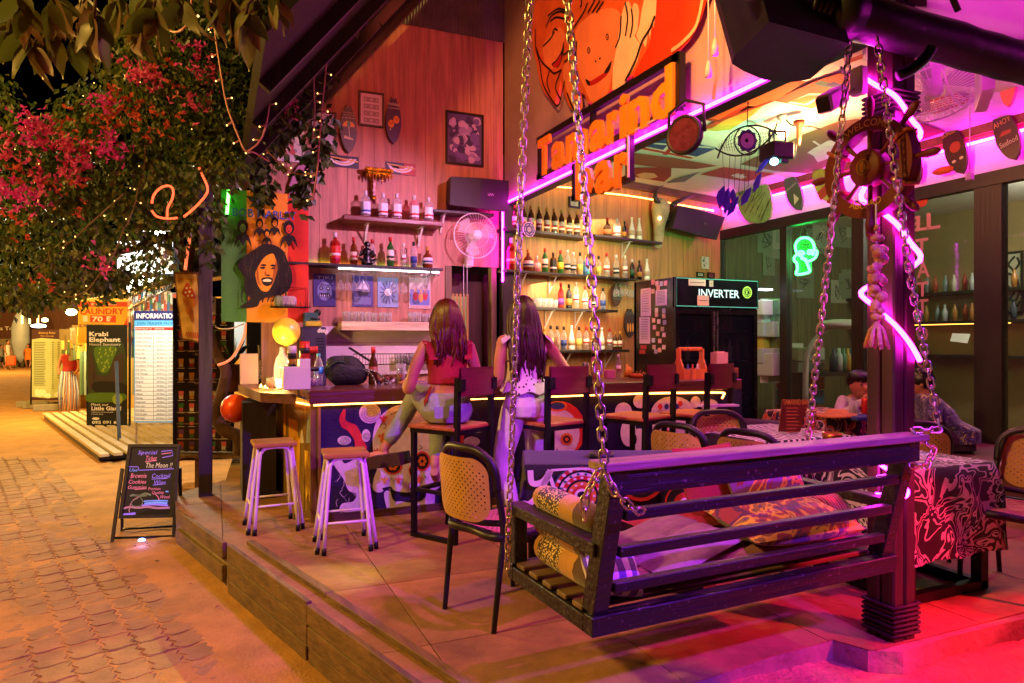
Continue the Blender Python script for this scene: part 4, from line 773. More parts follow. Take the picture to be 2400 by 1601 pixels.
m_fan=mat('fan_white','#e2dee2',.4,0,.05,5,0);ob('guard',mb,m_fan,fa,kind='stuff');ob('hub',MB().tube([FN.p(0,0,.035),FN.p(0,0,.06)],.055,16),m_fan,fa)
bl=glass('fan_blade',(.75,.7,.75),.3,.5,(.7,.66,.72))
for i in range(3):
 a=i*2.1;ob('blade',MB().add([FN.p(*(lambda r_,t:(r_*math.cos(a+t),r_*math.sin(a+t)))(r_,t),z_)for r_,t,z_ in((.04,-.2,0),(.21,-.1,.012),(.225,.4,0),(.2,.85,-.015),(.05,.5,-.008))],[(0,1,2,3,4)]),bl,fa)
ob('motor',MB().tube([FN.p(0,0,-.16),FN.p(0,0,-.03)],.06,14),m_fan,fa);ob('base',MB().box(BWF.p(c[0]-.02,c[1]-.26,.06),(.09,.1,.14),bev=.02).beam(BWF.p(c[0]-.02,c[1]-.2,.06),BWF.p(c[0],c[1],.1),.05,.05),m_fan,fa)
ob('pull_cord',MB().tube([BWF.p(c[0]-.1,c[1]-.3,.12),BWF.p(c[0]-.1,c[1]-.8,.12)],.003,4).tube([BWF.p(c[0]-.06,c[1]-.3,.12),BWF.p(c[0]-.06,c[1]-.65,.12)],.003,4),m_fan,fa)
SKF=RWF.off(.12);c=SKF.q('r3',1310,330);bk=thing('bull_skull','horned bull skull with a lit eye on the orange wall','skull',SKF.p(c[0],c[1]-.3));m_bone=mat('bone','#b9a37e',.7,0,.35,8,.3)
def sq(x,y,z=0):return SKF.p(*SKF.q('r3',x,y),z)
ob('head',MB().lathe([(.01,-.62),(.06,-.6),(.075,-.45),(.09,-.3),(.14,-.1),(.13,0),(.05,.06),(0,.07)],sq(1318,222),12,M=Matrix.Rotation(.08,3,'Y'),sy=.6),m_bone,bk)
for pts in(((1300,230),(1275,200),(1272,160),(1290,125),(1330,104)),((1385,245),(1420,220),(1470,195),(1520,175),(1552,157))):ob('horn',MB().tube(crv([sq(x,y,.02)for x,y in pts],4),[.045-.042*i/16 for i in range(17)],8),mat('horn','#2e2a22',.4,0,.3,8,.1),bk)
ob('lit_eye',MB().ell(sq(1283,333,.07),.022),emit('eye_bulb',(1,.62,.25),14),bk);ob('eye_socket',MB().ell(sq(1352,335,.045),(.03,.02,.035)),m_black,bk)
c=RWF.off(.26).q('r3',412,405);L=Fr(RWF.p(*c,.26),RWF.ex);T=thing('ornate_plate','round blue and silver ornate plate hanging in front of the rum bottles','plate',L.p(0,-.1));pb=MB();pb.prism(circ(0,0,.085,28),L,-.012,0,0)
for i,r_ in enumerate((.078,.062,.05,.03)):
 pb.flat(circ(0,0,r_,24),L,.0006+.0004*i,1+i%2)
for i in range(12):a=i*math.pi/6;pb.flat(circ(.056*math.cos(a),.056*math.sin(a),.008,8),L,.004,2-i%2)
ob('dish',pb,[m_steel,fm('#4a4a86'),fm('#b8b4c4')],T)
picture('r3',[(680,178),(755,190),(755,262),(680,255)],'small framed picture behind the rum bottles under the sign',doc,[fm('#c8bfae'),fm('#8a8274'),fm('#a59c8a')],fr=RWF,fwid=.02)
picture('r3',[(1592,590),(1640,598),(1640,680),(1595,672)],'small ink drawing pinned above the drinks fridge',rnd_print(9,12,1),[fm('#d2c8bc'),fm('#2a2226')],fr=RWF,fwid=.003,m=m_white)
picture('r3',[(1560,698),(1608,702),(1608,735),(1560,730)],'tiny framed sketch on the wall just above the fridge',rnd_print(11,6,1),[fm('#c8c0b0'),fm('#4a4240')],fr=RWF,fwid=.012)
picture('r3',[(1635,700),(1680,705),(1680,745),(1635,740)],'tiny dark red framed sketch above the fridge corner',rnd_print(12,6,1),[fm('#8a3a44'),fm('#3a1a20')],fr=RWF,fwid=.012)
surf('r3',(985,780),(985,935),70,RWF,'carved brown surfboard sign beside the third shelf glasses',mat('board_brown','#4a3220',.5,0,.3,5,.1),[fm('#a8863c'),fm('#7a8a8a')],(('SURFING',.55,.14,0),('PARADISE',.3,.09,1)),None,off=.05)
surf('r3',(1075,952),(1080,1150),75,RWF,'dark surfboard sign with small yellow boards beside the lowest shelf',mat('board_dk','#2e2420',.5,0,.3,5,.1),[fm('#c8923c'),fm('#5a5a58')],(('ALOHA',.8,.1,1),),lambda p,L,w_,h:[p.flat(circ(w_*.45*i,h*.35,w_*.16,10,h*.16),L,.0003,0)for i in(-1,0,1)],off=.05)
# swing bench on chains
ang=math.radians(64.3);BE=(FWD*math.cos(ang)+RGT*math.sin(ang)).normalized();BD=V((-BE.y,BE.x,0))
BO=lt(.276,2.35,.686)
def B(s,d,z):return BO+BE*s+BD*d+V((0,0,z))
m_bench=wood('bench_dark','#130e10','x',.45,.5,0,.4,.35);m_slat=wood('seat_slat','#6a5236','x',.6)
be=thing('swing_bench','dark timber swing bench hung on four chains with its slatted back toward the street','swing bench',B(.8,.3,0));BL=1.6
def bb(nm,a,b,w,h,up=(0,0,1),m=None,bev=.004):ob(nm,MB().beam(B(*a),B(*b),w,h,up=up,bev=bev),m or m_bench,be)
bb('back_rail',(0,.03,.035),(BL,.03,.035),.06,.07);bb('front_rail',(0,.66,.035),(BL,.66,.035),.05,.07)
for s in(.025,BL-.025):bb('side_rail',(s,.062,.03),(s,.634,.03),.05,.06)
for i in range(5):bb('seat_slat',(.01,.12+.115*i,.072),(BL-.01,.12+.115*i,.072),.07,.02,m=m_slat)
for s in(.045,BL-.045):bb('upright',(s,.055,.07),(s,-.075,.60),.075,.065,up=tuple(BE))
bb('top_rail',(-.0,-.088,.55),(BL,-.088,.55),.035,.085);bb('rail_cap',(-.03,-.075,.609),(BL+.03,-.075,.609),.11,.028,m=wood('bench_cap_lit','#84685e','x',.5,.5,0,.4,.5))  # cap wood lightened to stand in for the light on its top
for z,d in((.43,-.055),(.295,-.022),(.16,.012)):bb('back_slat',(.09,d-.0,z),(BL-.09,d,z),.04,.038)
for s in(.035,BL-.035):
 bb('arm',(s,-.01,.305),(s,.68,.305),.075,.045);bb('arm_post',(s,.645,.072),(s,.645,.28),.06,.06,up=(1,0,0))
lk=MB();pr=[]
for i in range(9):a=math.pi*i/8;pr.append((.0125*math.cos(a),0,.0115+.0125*math.sin(a)))
pr+=[(-x,0,-z)for x,y,z in pr]
lk.tube(pr,.0046,6,closed=True)
m_chain=mat('chain_steel','#c9bfae',.28,1,.15,30,.05);LKM=mesh('link',lk,m_chain)
def chain(label,pts,pitch=.0365):
 T=thing('chain',label,'chain',pts[-1],0,'chains carrying the swing bench');pts=[V(p)for p in pts]
 d=[0]
 for i in range(len(pts)-1):d.append(d[-1]+(pts[i+1]-pts[i]).length)
 n_=int(d[-1]/pitch);L0=T.location
 for i in range(n_):
  t=(i+.5)*pitch;j=max(k_ for k_ in range(len(pts)-1)if d[k_]<=t);dr=(pts[j+1]-pts[j]).normalized();p=pts[j]+dr*(t-d[j])
  o=bpy.data.objects.new('link',LKM);COL.objects.link(o);o.parent=T;q=dr.to_track_quat('Z','Y').to_matrix()@Matrix.Rotation((math.pi/2 if i%2 else 0)+.35+U(-.12,.12),3,'Z')
  o.matrix_local=Matrix.Translation(p-L0)@q.to_4x4()
aL=at('d',1245,-560,2.68);aC=at('r2',1158,215,3.02);aD=at('r2',1338,262,2.97)
TL_=B(.02,-.12,.5)
chain('chain to the front corner of the bench arm, leftmost of the four',[aL,at('d',1215,0,2.83),at('d',1197,420,2.9),B(-.022,.64,.03)])
kk=B(-.04,-.14,.60)
chain('chain to the top of the bench back, with its spare end wrapped round the upright',[aL+V((.03,-.02,0)),at('d',1303,0,2.42),at('d',1352,560,2.33),kk,B(-.02,-.16,.545),B(.06,-.16,.47),B(.14,-.135,.455)])
chain('short spare end of chain dangling beside the bench upright',[kk+V((-.02,.0,.01)),B(-.075,-.1,.545),B(-.085,-.09,.5),B(-.088,-.09,.42)])
chain('chain to the front corner of the bench beside the ship wheel',[aC,at('d',1905,560,3.13),at('r4',860,1560,3.32),B(BL-.1,.66,.06)])
chain('chain to the far top of the bench back, right of the ship wheel',[aD,at('r4',1560,400,2.96),at('r4',1770,1490,2.93),B(BL-.03,-.09,.64),B(BL+.04,-.14,.56),B(BL-.02,-.15,.5),B(BL-.11,-.13,.5)])
ob('anchor_hook',MB().tube([aC+V((.0,.0,.0))+V((.03*math.cos(a),0,.03*math.sin(a)))for a in[i*math.pi/6 for i in range(12)]],.008,6,closed=True),m_black,None,'dark ring hook holding the chain at the end of the roller','hook')
def pillow_mb(L_,W_,H,n_=14,seams=0,puff=.55):
 mb=MB()
 def P_(u,v,s):
  x,y=(u-.5)*L_,(v-.5)*W_;e=(max(0,1-abs(2*u-1)**3)*max(0,1-abs(2*v-1)**3))**puff
  g_=1-.22*abs(math.sin(seams*math.pi*v))**.15*0-(.3*(1-min(1,abs(math.sin(seams*math.pi*v))*2.5))if seams else 0)
  k_=1-.05*(math.sin(u*9)*math.sin(v*7));return V((x*(.94+.06*abs(2*v-1))*1,y*(.94+.06*abs(2*u-1)),s*H/2*e*g_*k_))
 mb.grid(lambda a,b:P_(a,b,1),n_,n_*2);mb.grid(lambda a,b:P_(1-a,b,-1),n_,n_*2);return mb
def pattern(name,cols,scale,kind='voronoi',rough=.85,st=(1,1,1),dist=0):
 if name in MATS:return MATS[name]
 m=bpy.data.materials.new(name);m.use_nodes=True;n=m.node_tree.nodes;l=m.node_tree.links;b=n['Principled BSDF'];b.inputs['Roughness'].default_value=rough;b.inputs['Sheen Weight'].default_value=.2
 tc=n.new('ShaderNodeTexCoord');mp=n.new('ShaderNodeMapping');mp.inputs['Scale'].default_value=st;l.new(tc.outputs['Object'],mp.inputs[0])
 if kind=='voronoi':t=n.new('ShaderNodeTexVoronoi');t.inputs['Scale'].default_value=scale;o=t.outputs['Distance']
 elif kind=='wave':t=n.new('ShaderNodeTexWave');t.inputs['Scale'].default_value=scale;t.inputs['Distortion'].default_value=dist;t.inputs['Detail'].default_value=3;o=t.outputs['Fac']
 else:t=n.new('ShaderNodeTexNoise');t.inputs['Scale'].default_value=scale;t.inputs['Distortion'].default_value=dist;t.inputs['Detail'].default_value=2;o=t.outputs[0]
 l.new(mp.outputs[0],t.inputs['Vector']);cr=n.new('ShaderNodeValToRGB');cr.color_ramp.interpolation='CONSTANT' if kind!='soft' else 'LINEAR';l.new(o,cr.inputs[0])
 e=cr.color_ramp.elements;e[0].color=(*hx(cols[0][1]),1);e[0].position=cols[0][0];e[1].color=(*hx(cols[1][1]),1);e[1].position=cols[1][0]
 for p_,c in cols[2:]:q=e.new(p_);q.color=(*hx(c),1)
 l.new(cr.outputs[0],b.inputs['Base Color']);MATS[name]=m;return m
tc_=thing('thai_cushion','brown and tan stuffed cushion with woven panels leaning in the left end of the swing','cushion',B(.2,.3,.09))
m_tan=mat('cushion_tan','#b3803a',.85,0,.15,12,.3,150,sheen=.3);m_brn=mat('cushion_brown','#4a2c16',.85,0,.15,12,.3,150,sheen=.3);m_wov=pattern('cushion_woven',[(0,'#d8b878'),(.42,'#3a2a18')],95)
def roll(c,sy_,sz_,m0,parts):
 for d0,d1,m in parts:
  mb=MB();n_=14;pts=[]
  for i in range(9):
   t=d0+(d1-d0)*i/8;e=(1-abs(2*t-1)**9)**.5*.6+.4
   for j in range(n_):a=j*2*math.pi/n_;pts.append(B(c[0]+sy_*math.cos(a)*e,.1+.5*t,c[1]+sz_*math.sin(a)*e))
  mb.add(pts,[(i*n_+j,(i+1)*n_+j,(i+1)*n_+(j+1)%n_,i*n_+(j+1)%n_)for i in range(8)for j in range(n_)],0,True)
  if d0==0:mb.f.append(list(range(len(pts)-9*n_,n_)));mb.m.append(0);mb.s.append(False)
  if d1==1:mb.f.append([8*n_+j for j in range(n_)][::-1]);mb.m.append(0);mb.s.append(False)
  ob('panel',mb,m,tc_)
for c,a,b in(((.14,.15),.078,.07),((.128,.26),.066,.066),((.115,.36),.054,.056)):roll(c,a,b,m_tan,((0,.28,m_brn),(.28,.5,m_tan),(.5,.86,m_wov),(.86,1,m_tan)))
def laid(name,label,cat,L_,W_,H,loc,rz,rx,ry,m,seams=0,extra=None):
 T=thing(name,label,cat);ob('cover',pillow_mb(L_,W_,H,14,seams),m,T);T.location=loc;T.rotation_euler=(rx,ry,rz);return T
bz=math.atan2(BE.y,BE.x)
laid('mattress','faded pink quilted mattress lying on the swing seat','mattress',1.42,.54,.1,B(.86,.36,.135),bz,0,0,mat('mattress_pink','#a0707a',.9,0,.3,7,.8,14),7)
laid('mattress','dark red folded mat along the front of the swing seat','mat',.9,.3,.07,B(.95,.5,.21),bz,.05,0,mat('mat_red','#8c2420',.9,0,.2,8,.3,60),2)
laid('blanket','crumpled lilac sheet on the left part of the swing mattress','blanket',.55,.4,.09,B(.55,.27,.19),bz+.3,.1,-.1,mat('sheet_lilac','#866876',.9,0,.3,7,1,9),6)
flo=pattern('floral_velvet',[(0,'#7a1622'),(.38,'#6a2a6a'),(.5,'#c8862a'),(.56,'#8a3a1a'),(.66,'#d89a2a')],4.5,'noise',dist=2.2)
laid('pillow','large floral pillow in yellow and violet standing on the swing seat','pillow',.46,.42,.15,B(1.18,.33,.31),bz,1.05,.05,flo)
laid('pillow','flat floral pillow lying by the slats on the right of the swing','pillow',.6,.36,.15,B(1.12,.2,.24),bz-.08,.15,0,pattern('floral_b',[(0,'#4a1a4a'),(.42,'#8a2a3a'),(.5,'#c9a02a'),(.58,'#7a5a1a'),(.66,'#4a2a5a')],5,'noise',dist=2.5))
laid('pillow','plain dark red pillow behind the floral one on the swing','pillow',.4,.4,.14,B(1.0,.5,.34),bz+.1,1.15,0,mat('pillow_red','#8a1c1c',.9,0,.15,8,.2,80))
tcm=pattern('triangles_red_white',[(0,'#8a1a1a'),(.5,'#d8d0d0'),(.62,'#6a1616')],9,'wave',dist=0,st=(1,1,1));laid('pillow','small pillow with red and white triangles in the right corner of the swing','pillow',.22,.2,.1,B(1.46,.22,.22),bz,.9,0,tcm)
laid('pillow','small violet pillow with white band in the left corner near the upright','pillow',.24,.18,.12,B(.16,.12,.17),bz,.8,.2,pattern('violet_band',[(0,'#5a3a8a'),(.55,'#cfc4dc')],5,'wave'))
# cane chairs
m_cane=mat('cane_yellow','#b98a45',.55,0,.15,8,.1);m_cframe=mat('chair_frame','#100d0d',.45,0,.15,8,.05)
def cane(fr,x0,x1,y0,y1,nx,ny,curve,mb,crn=.08,hole=.36,th=.006):
 """a curved sheet with real holes: cells with a square hole each, rounded outline"""
 def P_(x,y,c):
  ax,ay=abs(x-cx)-(hw-crn),abs(y-cy_)-(hh-crn);r=math.hypot(ax,ay)
  if ax>0 and ay>0 and r>crn:x=cx+math.copysign(hw-crn+ax*crn/r,x-cx);y=cy_+math.copysign(hh-crn+ay*crn/r,y-cy_)
  u=(x-x0)/(x1-x0)*2-1;return fr.p(x,y,c-curve*(1-u*u))
 dx,dy=(x1-x0)/nx,(y1-y0)/ny;cx,cy_=(x0+x1)/2,(y0+y1)/2;hw,hh=(x1-x0)/2,(y1-y0)/2
 def ins(x,y,r=1.0):
  ax,ay=abs(x-cx)-(hw-crn),abs(y-cy_)-(hh-crn);return not(ax>0 and ay>0 and math.hypot(ax,ay)>crn*r)
 for i in range(nx):
  for j in range(ny):
   a,b,c,d=x0+i*dx,y0+j*dy,x0+(i+1)*dx,y0+(j+1)*dy
   o_=[abs(x-cx)>hw-crn*.6 and abs(y-cy_)>hh-crn*.6 for x,y in((a,b),(c,b),(c,d),(a,d))]
   edge_=i in(0,nx-1)or j in(0,ny-1)or any(o_)
   if edge_ or(i+j)%2:mb.add([P_(a,b,0),P_(c,b,0),P_(c,d,0),P_(a,d,0)],[(0,1,2,3)]);continue
   h=hole;q=[(a,b),(c,b),(c,d),(a,d)];m_=((a+c)/2,(b+d)/2);I_=[(m_[0]+(x-m_[0])*h*1.25,m_[1]+(y-m_[1])*h*1.25)for x,y in q]
   mb.add([P_(*p,0)for p in q]+[P_(*p,0)for p in I_],[(0,1,5,4),(1,2,6,5),(2,3,7,6),(3,0,4,7)])
 return mb
ch=thing('cane_chair','','chair')
sw2=.22
for sx in(-1,1):
 ob('rear_leg',MB().tube(crv([(sx*.2,-.235,0),(sx*.205,-.2,.3),(sx*.21,-.18,.47),(sx*.205,-.215,.68),(sx*.17,-.245,.84)],4),[.013+.004*min(1,i/6)for i in range(17)],8),m_cframe,ch)
 ob('front_leg',MB().tube([(sx*.21,.25,0),(sx*.205,.225,.45)],[.013,.019],8),m_cframe,ch)
ob('top_rail',MB().tube(crv([(-.205,-.215,.68),(-.195,-.235,.8),(-.12,-.265,.865),(0,-.28,.875),(.12,-.265,.865),(.195,-.235,.8),(.205,-.215,.68)],5),.021,8),m_cframe,ch)
ob('low_rail',MB().tube(crv([(-.205,-.19,.52),(-.1,-.225,.51),(0,-.235,.508),(.1,-.225,.51),(.205,-.19,.52)],4),.016,8),m_cframe,ch)
ob('back_cane',cane(Fr((0,-.2,0),(1,0,0),(0,-.09,1)),-.2,.2,.53,.845,24,20,-.055,MB(),.09),m_cane,ch)
sf=MB();sf.tube(crv([(-.2,-.19,.45),(-.215,.1,.45),(-.19,.24,.45),(0,.26,.45),(.19,.24,.45),(.215,.1,.45),(.2,-.19,.45),(0,-.2,.45)],5,True),.022,8,closed=True)
ob('seat_frame',sf,m_cframe,ch);ob('seat_cane',cane(Fr((0,0,.466),(1,0,0),(0,1,0)),-.2,.2,-.18,.24,24,25,0,MB(),.08),mat('cane_pinkish','#c98d6a',.55,0,.15,8,.1),ch)
ob('under_brace',MB().box((0,.02,.415),(.36,.05,.05),bev=.01),m_cframe,ch)
CH=proto(ch)
def face(fx,fy):return math.atan2(fy,fx)-math.pi/2
fr_=RGT*.75+FWD*.66
def chair(lat,t,d,label):put(CH,lt(lat,t,PZ),face(d.x,d.y),label,'cane chairs round the tables')
c0=(lt(-.0846,3.271)+lt(-.355,3.576))/2;dd=(RGT*.75+FWD*.66).normalized();p=c0+dd*.235
put(CH,(p.x,p.y,PZ),face(dd.x,dd.y),'yellow cane chair standing alone left of the swing chain','cane chairs round the tables')
dd2=(RGT*.8+FWD*.6).normalized()
chair(1.24,4.45,dd2,'yellow cane chair behind the bench rail with its back half turned, left of two')
chair(1.57,4.12,dd2,'yellow cane chair just right of the half turned one, nearest the star cloth')
chair(1.56,4.82,(-FWD+RGT*.15),'pink lit cane chair facing the street below the bar stool with a white slat')
chair(2.88,3.86,(-FWD*.55-RGT*.85),'red lit cane chair at the right edge beside the black and white cloth')
chair(2.66,4.62,(FWD*.9+RGT*.3),'cane chair behind the far end of the swing in front of the purple shirt')
# high bar stools with backs
hs=thing('bar_stool','','bar stool');hw=.19
m_seatw=wood('stool_seat','#b06a36','x',.4,.3);m_redbk=wood('stool_back_red','#6a2626','x',.4,.3)
for sx in(-1,1):
 ob('rear_post',MB().beam((sx*hw,-.19,.03),(sx*hw,-.22,1.15),.036,.036),m_black,hs);ob('front_leg',MB().beam((sx*hw,.19,.03),(sx*hw,.19,.755),.034,.034),m_black,hs)
 ob('floor_rail',MB().beam((sx*hw,-.21,.016),(sx*hw,.21,.016),.034,.03),m_black,hs)
ob('footrest',MB().beam((-hw,.19,.33),(hw,.19,.33),.05,.025),m_black,hs);ob('side_stretcher',MB().beam((-hw,-.19,.34),(-hw,.19,.34),.025,.025),m_black,hs)
ob('seat_frame',MB().box((0,0,.765),(.42,.42,.03)),m_black,hs);ob('seat',MB().box((0,.01,.793),(.44,.43,.026),bev=.006),m_seatw,hs)
bk_=MB();bk_.grid(lambda a,b:V(((a-.5)*.37,-.235-.035*math.cos((a-.5)*2.6),1.02+.2*b)),8,2);bk_.grid(lambda a,b:V(((.5-a)*.37,-.215-.035*math.cos((a-.5)*2.6),1.02+.2*b)),8,2)
ob('backrest',bk_,m_redbk,hs);[ob('back_clip',MB().box((x,-.236,1.1),(.05,.05,.08)),m_black,hs)for x in(-.18,.18)]
HS=proto(hs)
def stool_(lat,t,d,label):put(HS,lt(lat,t,PZ),face(d.x,d.y),label,'high bar stools along the counter')
s1d=(FWD*.577-RGT*.816)
stool_(-.44,4.96,s1d,'high bar stool with the woman in the red top sitting on it')
stool_(.28,5.2,(FWD*.8-RGT*.6),'high bar stool just right of the standing woman in white trousers')
stool_(1.02,5.55,(FWD*.72-RGT*.69),'high bar stool before the white skull, third along the counter')
n4=put(HS,lt(1.55,5.75,PZ),face(*(FWD*.72-RGT*.69).xy),'high bar stool with a whitish slat across, last along the counter','high bar stools along the counter')
ob('white_slat',MB().beam(at('r5',1580,298,5.52),at('r5',1838,292,5.62),.015,.085,up=(0,1,0)),m_white,n4)
ws_=thing('white_stool','','stool');a0,h0=.12,.19;m_tube=mat('stool_white','#e8e0e2',.4,0,.06,12,.05)
ob('seat',MB().box((0,0,.637),(.30,.30,.03),bev=.006),wood('stool_top','#a87838','x',.5),ws_)
for k_ in range(4):
 M_=Matrix.Rotation(k_*math.pi/2,3,'Z');top=.105;f=[]
 for s in(-1,1):f.append([(s*.15,-h0,.04),(s*.112,-.13,.52),(s*.095,-.122,.585),(s*.06,-.12,.615)])
 ob('leg_hoop',MB().tube([M_@V(p)for p in crv(f[0]+f[1][::-1],3)],.0125,8),m_tube,ws_)
 for s in(-1,1):ob('foot',MB().tube([M_@V((s*.1515,-.1925,0)),M_@V((s*.1495,-.1885,.045))],.016,8),m_black,ws_)
 ob('rung',MB().tube([M_@V((-.145,-.168,.2)),M_@V((.145,-.168,.2))],.009,6),m_tube,ws_)
WS=proto(ws_)
c1=(lt(-1.254,4.458)+lt(-1.044,4.928))/2;a_=math.atan2((lt(-.888,4.585)-lt(-1.254,4.458)).y,(lt(-.888,4.585)-lt(-1.254,4.458)).x)
put(WS,(c1.x,c1.y,PZ),a_,'white tube stool with wooden top standing before the painted skull','white stools at the bar end')
fl=onz('z6',270,1185,PZ);bl_=onz('z6',545,1080,PZ);c2=(fl+bl_)/2
put(WS,(c2.x,c2.y,PZ),a_+.12,'white tube stool with wooden top by the yellow dripped bar end','white stools at the bar end')
# tables with patterned cloths
def table(x0,x1,y0,y1,label,clabel,mcl,drop,deco=None,z=.72,rot=0):
 T=thing('table',label,'table',((x0+x1)/2,(y0+y1)/2,PZ));zt=PZ+z
 ob('tabletop',MB().box(((x0+x1)/2,(y0+y1)/2,zt-.015),(x1-x0,y1-y0,.03)),m_darkx,T)
 for x in(x0+.05,x1-.05):
  for y in(y0+.05,y1-.05):ob('leg',MB().box((x,y,PZ+z/2-.01),(.06,.06,z-.04)),m_black,T)
  ob('floor_bar',MB().beam((x,y0+.02,PZ+.03),(x,y1-.02,PZ+.03),.05,.05),m_black,T)
 ob('floor_bar',MB().beam((x0+.08,y0+.05,PZ+.03),(x1-.08,y0+.05,PZ+.03),.05,.05),m_black,T)
 mb=MB();e=.012;zz=zt+.004;nx,ny=22,16
 def P_(u,v):
  X,Y=x0-drop+(x1-x0+2*drop)*u,y0-drop+(y1-y0+2*drop)*v;ox=max(x0-e-X,X-x1-e,0);oy=max(y0-e-Y,Y-y1-e,0);o=max(ox,oy);f=.02*math.sin((X+Y)*17)*min(1,o*6)
  cx_=min(max(X,x0-e),x1+e)+(f+.03*o)*(1 if X>x1 else-1 if X<x0 else 0);c_y=min(max(Y,y0-e),y1+e)+(f+.03*o)*(1 if Y>y1 else-1 if Y<y0 else 0)
  return V((cx_,c_y,zz-min(o,drop)*(1 if not(ox and oy)else 1.0)))
 us=sorted(set([i/nx for i in range(nx+1)]+[drop/(x1-x0+2*drop),1-drop/(x1-x0+2*drop)]));vs=sorted(set([i/ny for i in range(ny+1)]+[drop/(y1-y0+2*drop),1-drop/(y1-y0+2*drop)]))
 mb.add([P_(u,v)for v in vs for u in us],[(j*len(us)+i,j*len(us)+i+1,(j+1)*len(us)+i+1,(j+1)*len(us)+i)for j in range(len(vs)-1)for i in range(len(us)-1)],0,True)
 c=thing('tablecloth',clabel,'tablecloth',((x0+x1)/2,(y0+y1)/2,zt-drop));ob('cloth',mb,mcl,c)
 if deco:pr_=MB();deco(pr_,Fr((x0,y0-.045,zt),(1,0,0)),x1-x0,drop);ob('printed_motif',pr_,[fm('#d9cdbf',.9),fm('#b8281c',.9),fm('#c9762a',.9),fm('#0c0a0c',.9),fm('#2f6a5a',.9)],c,kind='stuff')
 T.rotation_euler.z=c.rotation_euler.z=rot;return T
def mandala(p,L,w_,h):
 cx,cy_=.3,-.16;rs=((.165,4),(.158,1),(.14,3),(.128,0),(.112,1),(.09,3),(.078,2),(.055,1),(.04,0),(.026,3))
 for i,(r,m)in enumerate(rs):p.flat([(x,min(y,-.002))for x,y in circ(cx,cy_,r,32)],L,.0006*i,m)
 for r,n_,s,m in((.149,22,.011,0),(.12,18,.009,4),(.1,16,.009,0),(.066,12,.008,0)):
  for i in range(n_):a=i*2*math.pi/n_;p.flat(circ(cx+r*math.cos(a),cy_+r*math.sin(a),s,8,s*.8),L,.0065,m)
 for pts,w2 in(([(.02,-.02),(.03,-.09),(.09,-.08),(.13,-.02),(.07,-.14),(.02,-.2),(-.02,-.2)],.032),([(.12,-.03),(.08,-.15),(.06,-.3)],.03),([(.12,-.04),(.15,-.13),(.16,-.28)],.02),([(.5,-.12),(.46,-.22),(.47,-.3),(.42,-.38)],.05),([(.13,-.02),(.3,-.012),(.5,-.02)],.012)):p.stroke(crv(pts,5),w2,L,.003,0)
 for r,m,z in((.13,1,.001),(.11,3,.0016),(.09,1,.0022),(.06,0,.0028)):p.flat([(x,min(y,-.002))for x,y in circ(.62,-.06,r,20)],L,z,m)
 for r,m,z in((.13,3,.001),(.11,1,.0016),(.1,3,.0022),(.06,1,.003),(.03,0,.004)):p.flat(circ(.86,-.2,r,20),L,z,m)
m_blackcl=mat('cloth_black','#0b090c',.9,0,.2,9,.3,90,sheen=.2);m_swirl=pattern('cloth_black_white',[(0,'#0b0a0d'),(.4,'#d6cbd6'),(.43,'#0b0a0d'),(.5,'#d6cbd6'),(.525,'#0b0a0d'),(.57,'#d6cbd6'),(.62,'#0b0a0d')],4.8,'noise',dist=1.4)
m_zebra=pattern('cloth_zebra',[(0,'#0c0a0c'),(.55,'#dccfd8')],5,'wave',dist=7,st=(1.2,1.2,.7));m_orn=pattern('cloth_ornate',[(0,'#14101c'),(.44,'#c9682a'),(.5,'#d8c2ae'),(.54,'#1a2238'),(.62,'#b8502a')],5.5,'noise',dist=2)
tm=lt(.58,4.0);table(tm.x-.5,tm.x+.5,tm.y-.24,tm.y+.24,'black legged table between the swing and the bar','black tablecloth with a red mandala and cream ribbons facing the swing',m_blackcl,.44,mandala,rot=-YAW)
table(3.32,4.02,2.44,3.1,'table with square iron legs beside the carved post','black cloth printed with white skull lines, right of the swing end',m_swirl,.5)
table(3.38,4.2,3.55,4.3,'table behind the swing under the black and white cloth','swirling black and white tablecloth under the bar menu',m_zebra,.4)
table(5.0,5.75,4.5,5.2,'table where the child is leaning','ornate orange and navy tablecloth at the table of the child',m_orn,.4)
# drinks fridge
fz=PZ+2.04;FY=5.72
xl,xr=ony('r3',1408,900,FY).x,ony('r3',1975,900,FY).x
fg=thing('drinks_fridge','tall black two-door drinks fridge with a lit header at the end of the bar','fridge',((xl+xr)/2,FY+.35,PZ))
zh=ony('r3',1700,945,FY).z;ztop=ony('r3',1700,745,FY).z
m_fr=mat('fridge_black','#0d0c10',.25,0,.1,8,.02);FFr=Fr((0,FY,0),(1,0,0));fd=.72
ob('cabinet',MB().box(((xl+xr)/2,FY+fd-.02,(PZ+ztop)/2),(xr-xl,.04,ztop-PZ)).box((xl+.02,FY+fd/2,(PZ+ztop)/2),(.04,fd,ztop-PZ)).box((xr-.02,FY+fd/2,(PZ+ztop)/2),(.04,fd,ztop-PZ)).box(((xl+xr)/2,FY+fd/2,PZ+.1),(xr-xl,fd-.06,.2)).box(((xl+xr)/2,FY+fd/2+.03,(ztop+zh)/2),(xr-xl-.002,fd-.08,ztop-zh-.002)),m_fr,fg)
hd=MB();hd.rect(FFr,xl,zh,xr,ztop,-.02,.03)
ob('header',hd,mat('header_dark','#0a1418',.2,0,.1,8,0),fg)
HF=FFr.off(.031);a,b=HF.q('r3',1578,868),HF.q('r3',1858,872)
ob('header_lettering',MB().text('INVERTER',HF,a[0],a[1],HF.q('r3',1578,812)[1]-a[1],0,.001,w=b[0]-a[0],off=.012),emit('header_letters',(.6,.95,.9),1.1),fg)
c=HF.q('r3',1912,838);em=MB();em.stroke(circ(*c,.058,24),.012,HF,.001,0,True);em.stroke(circ(*c,.036,20),.006,HF,.001,0,True)
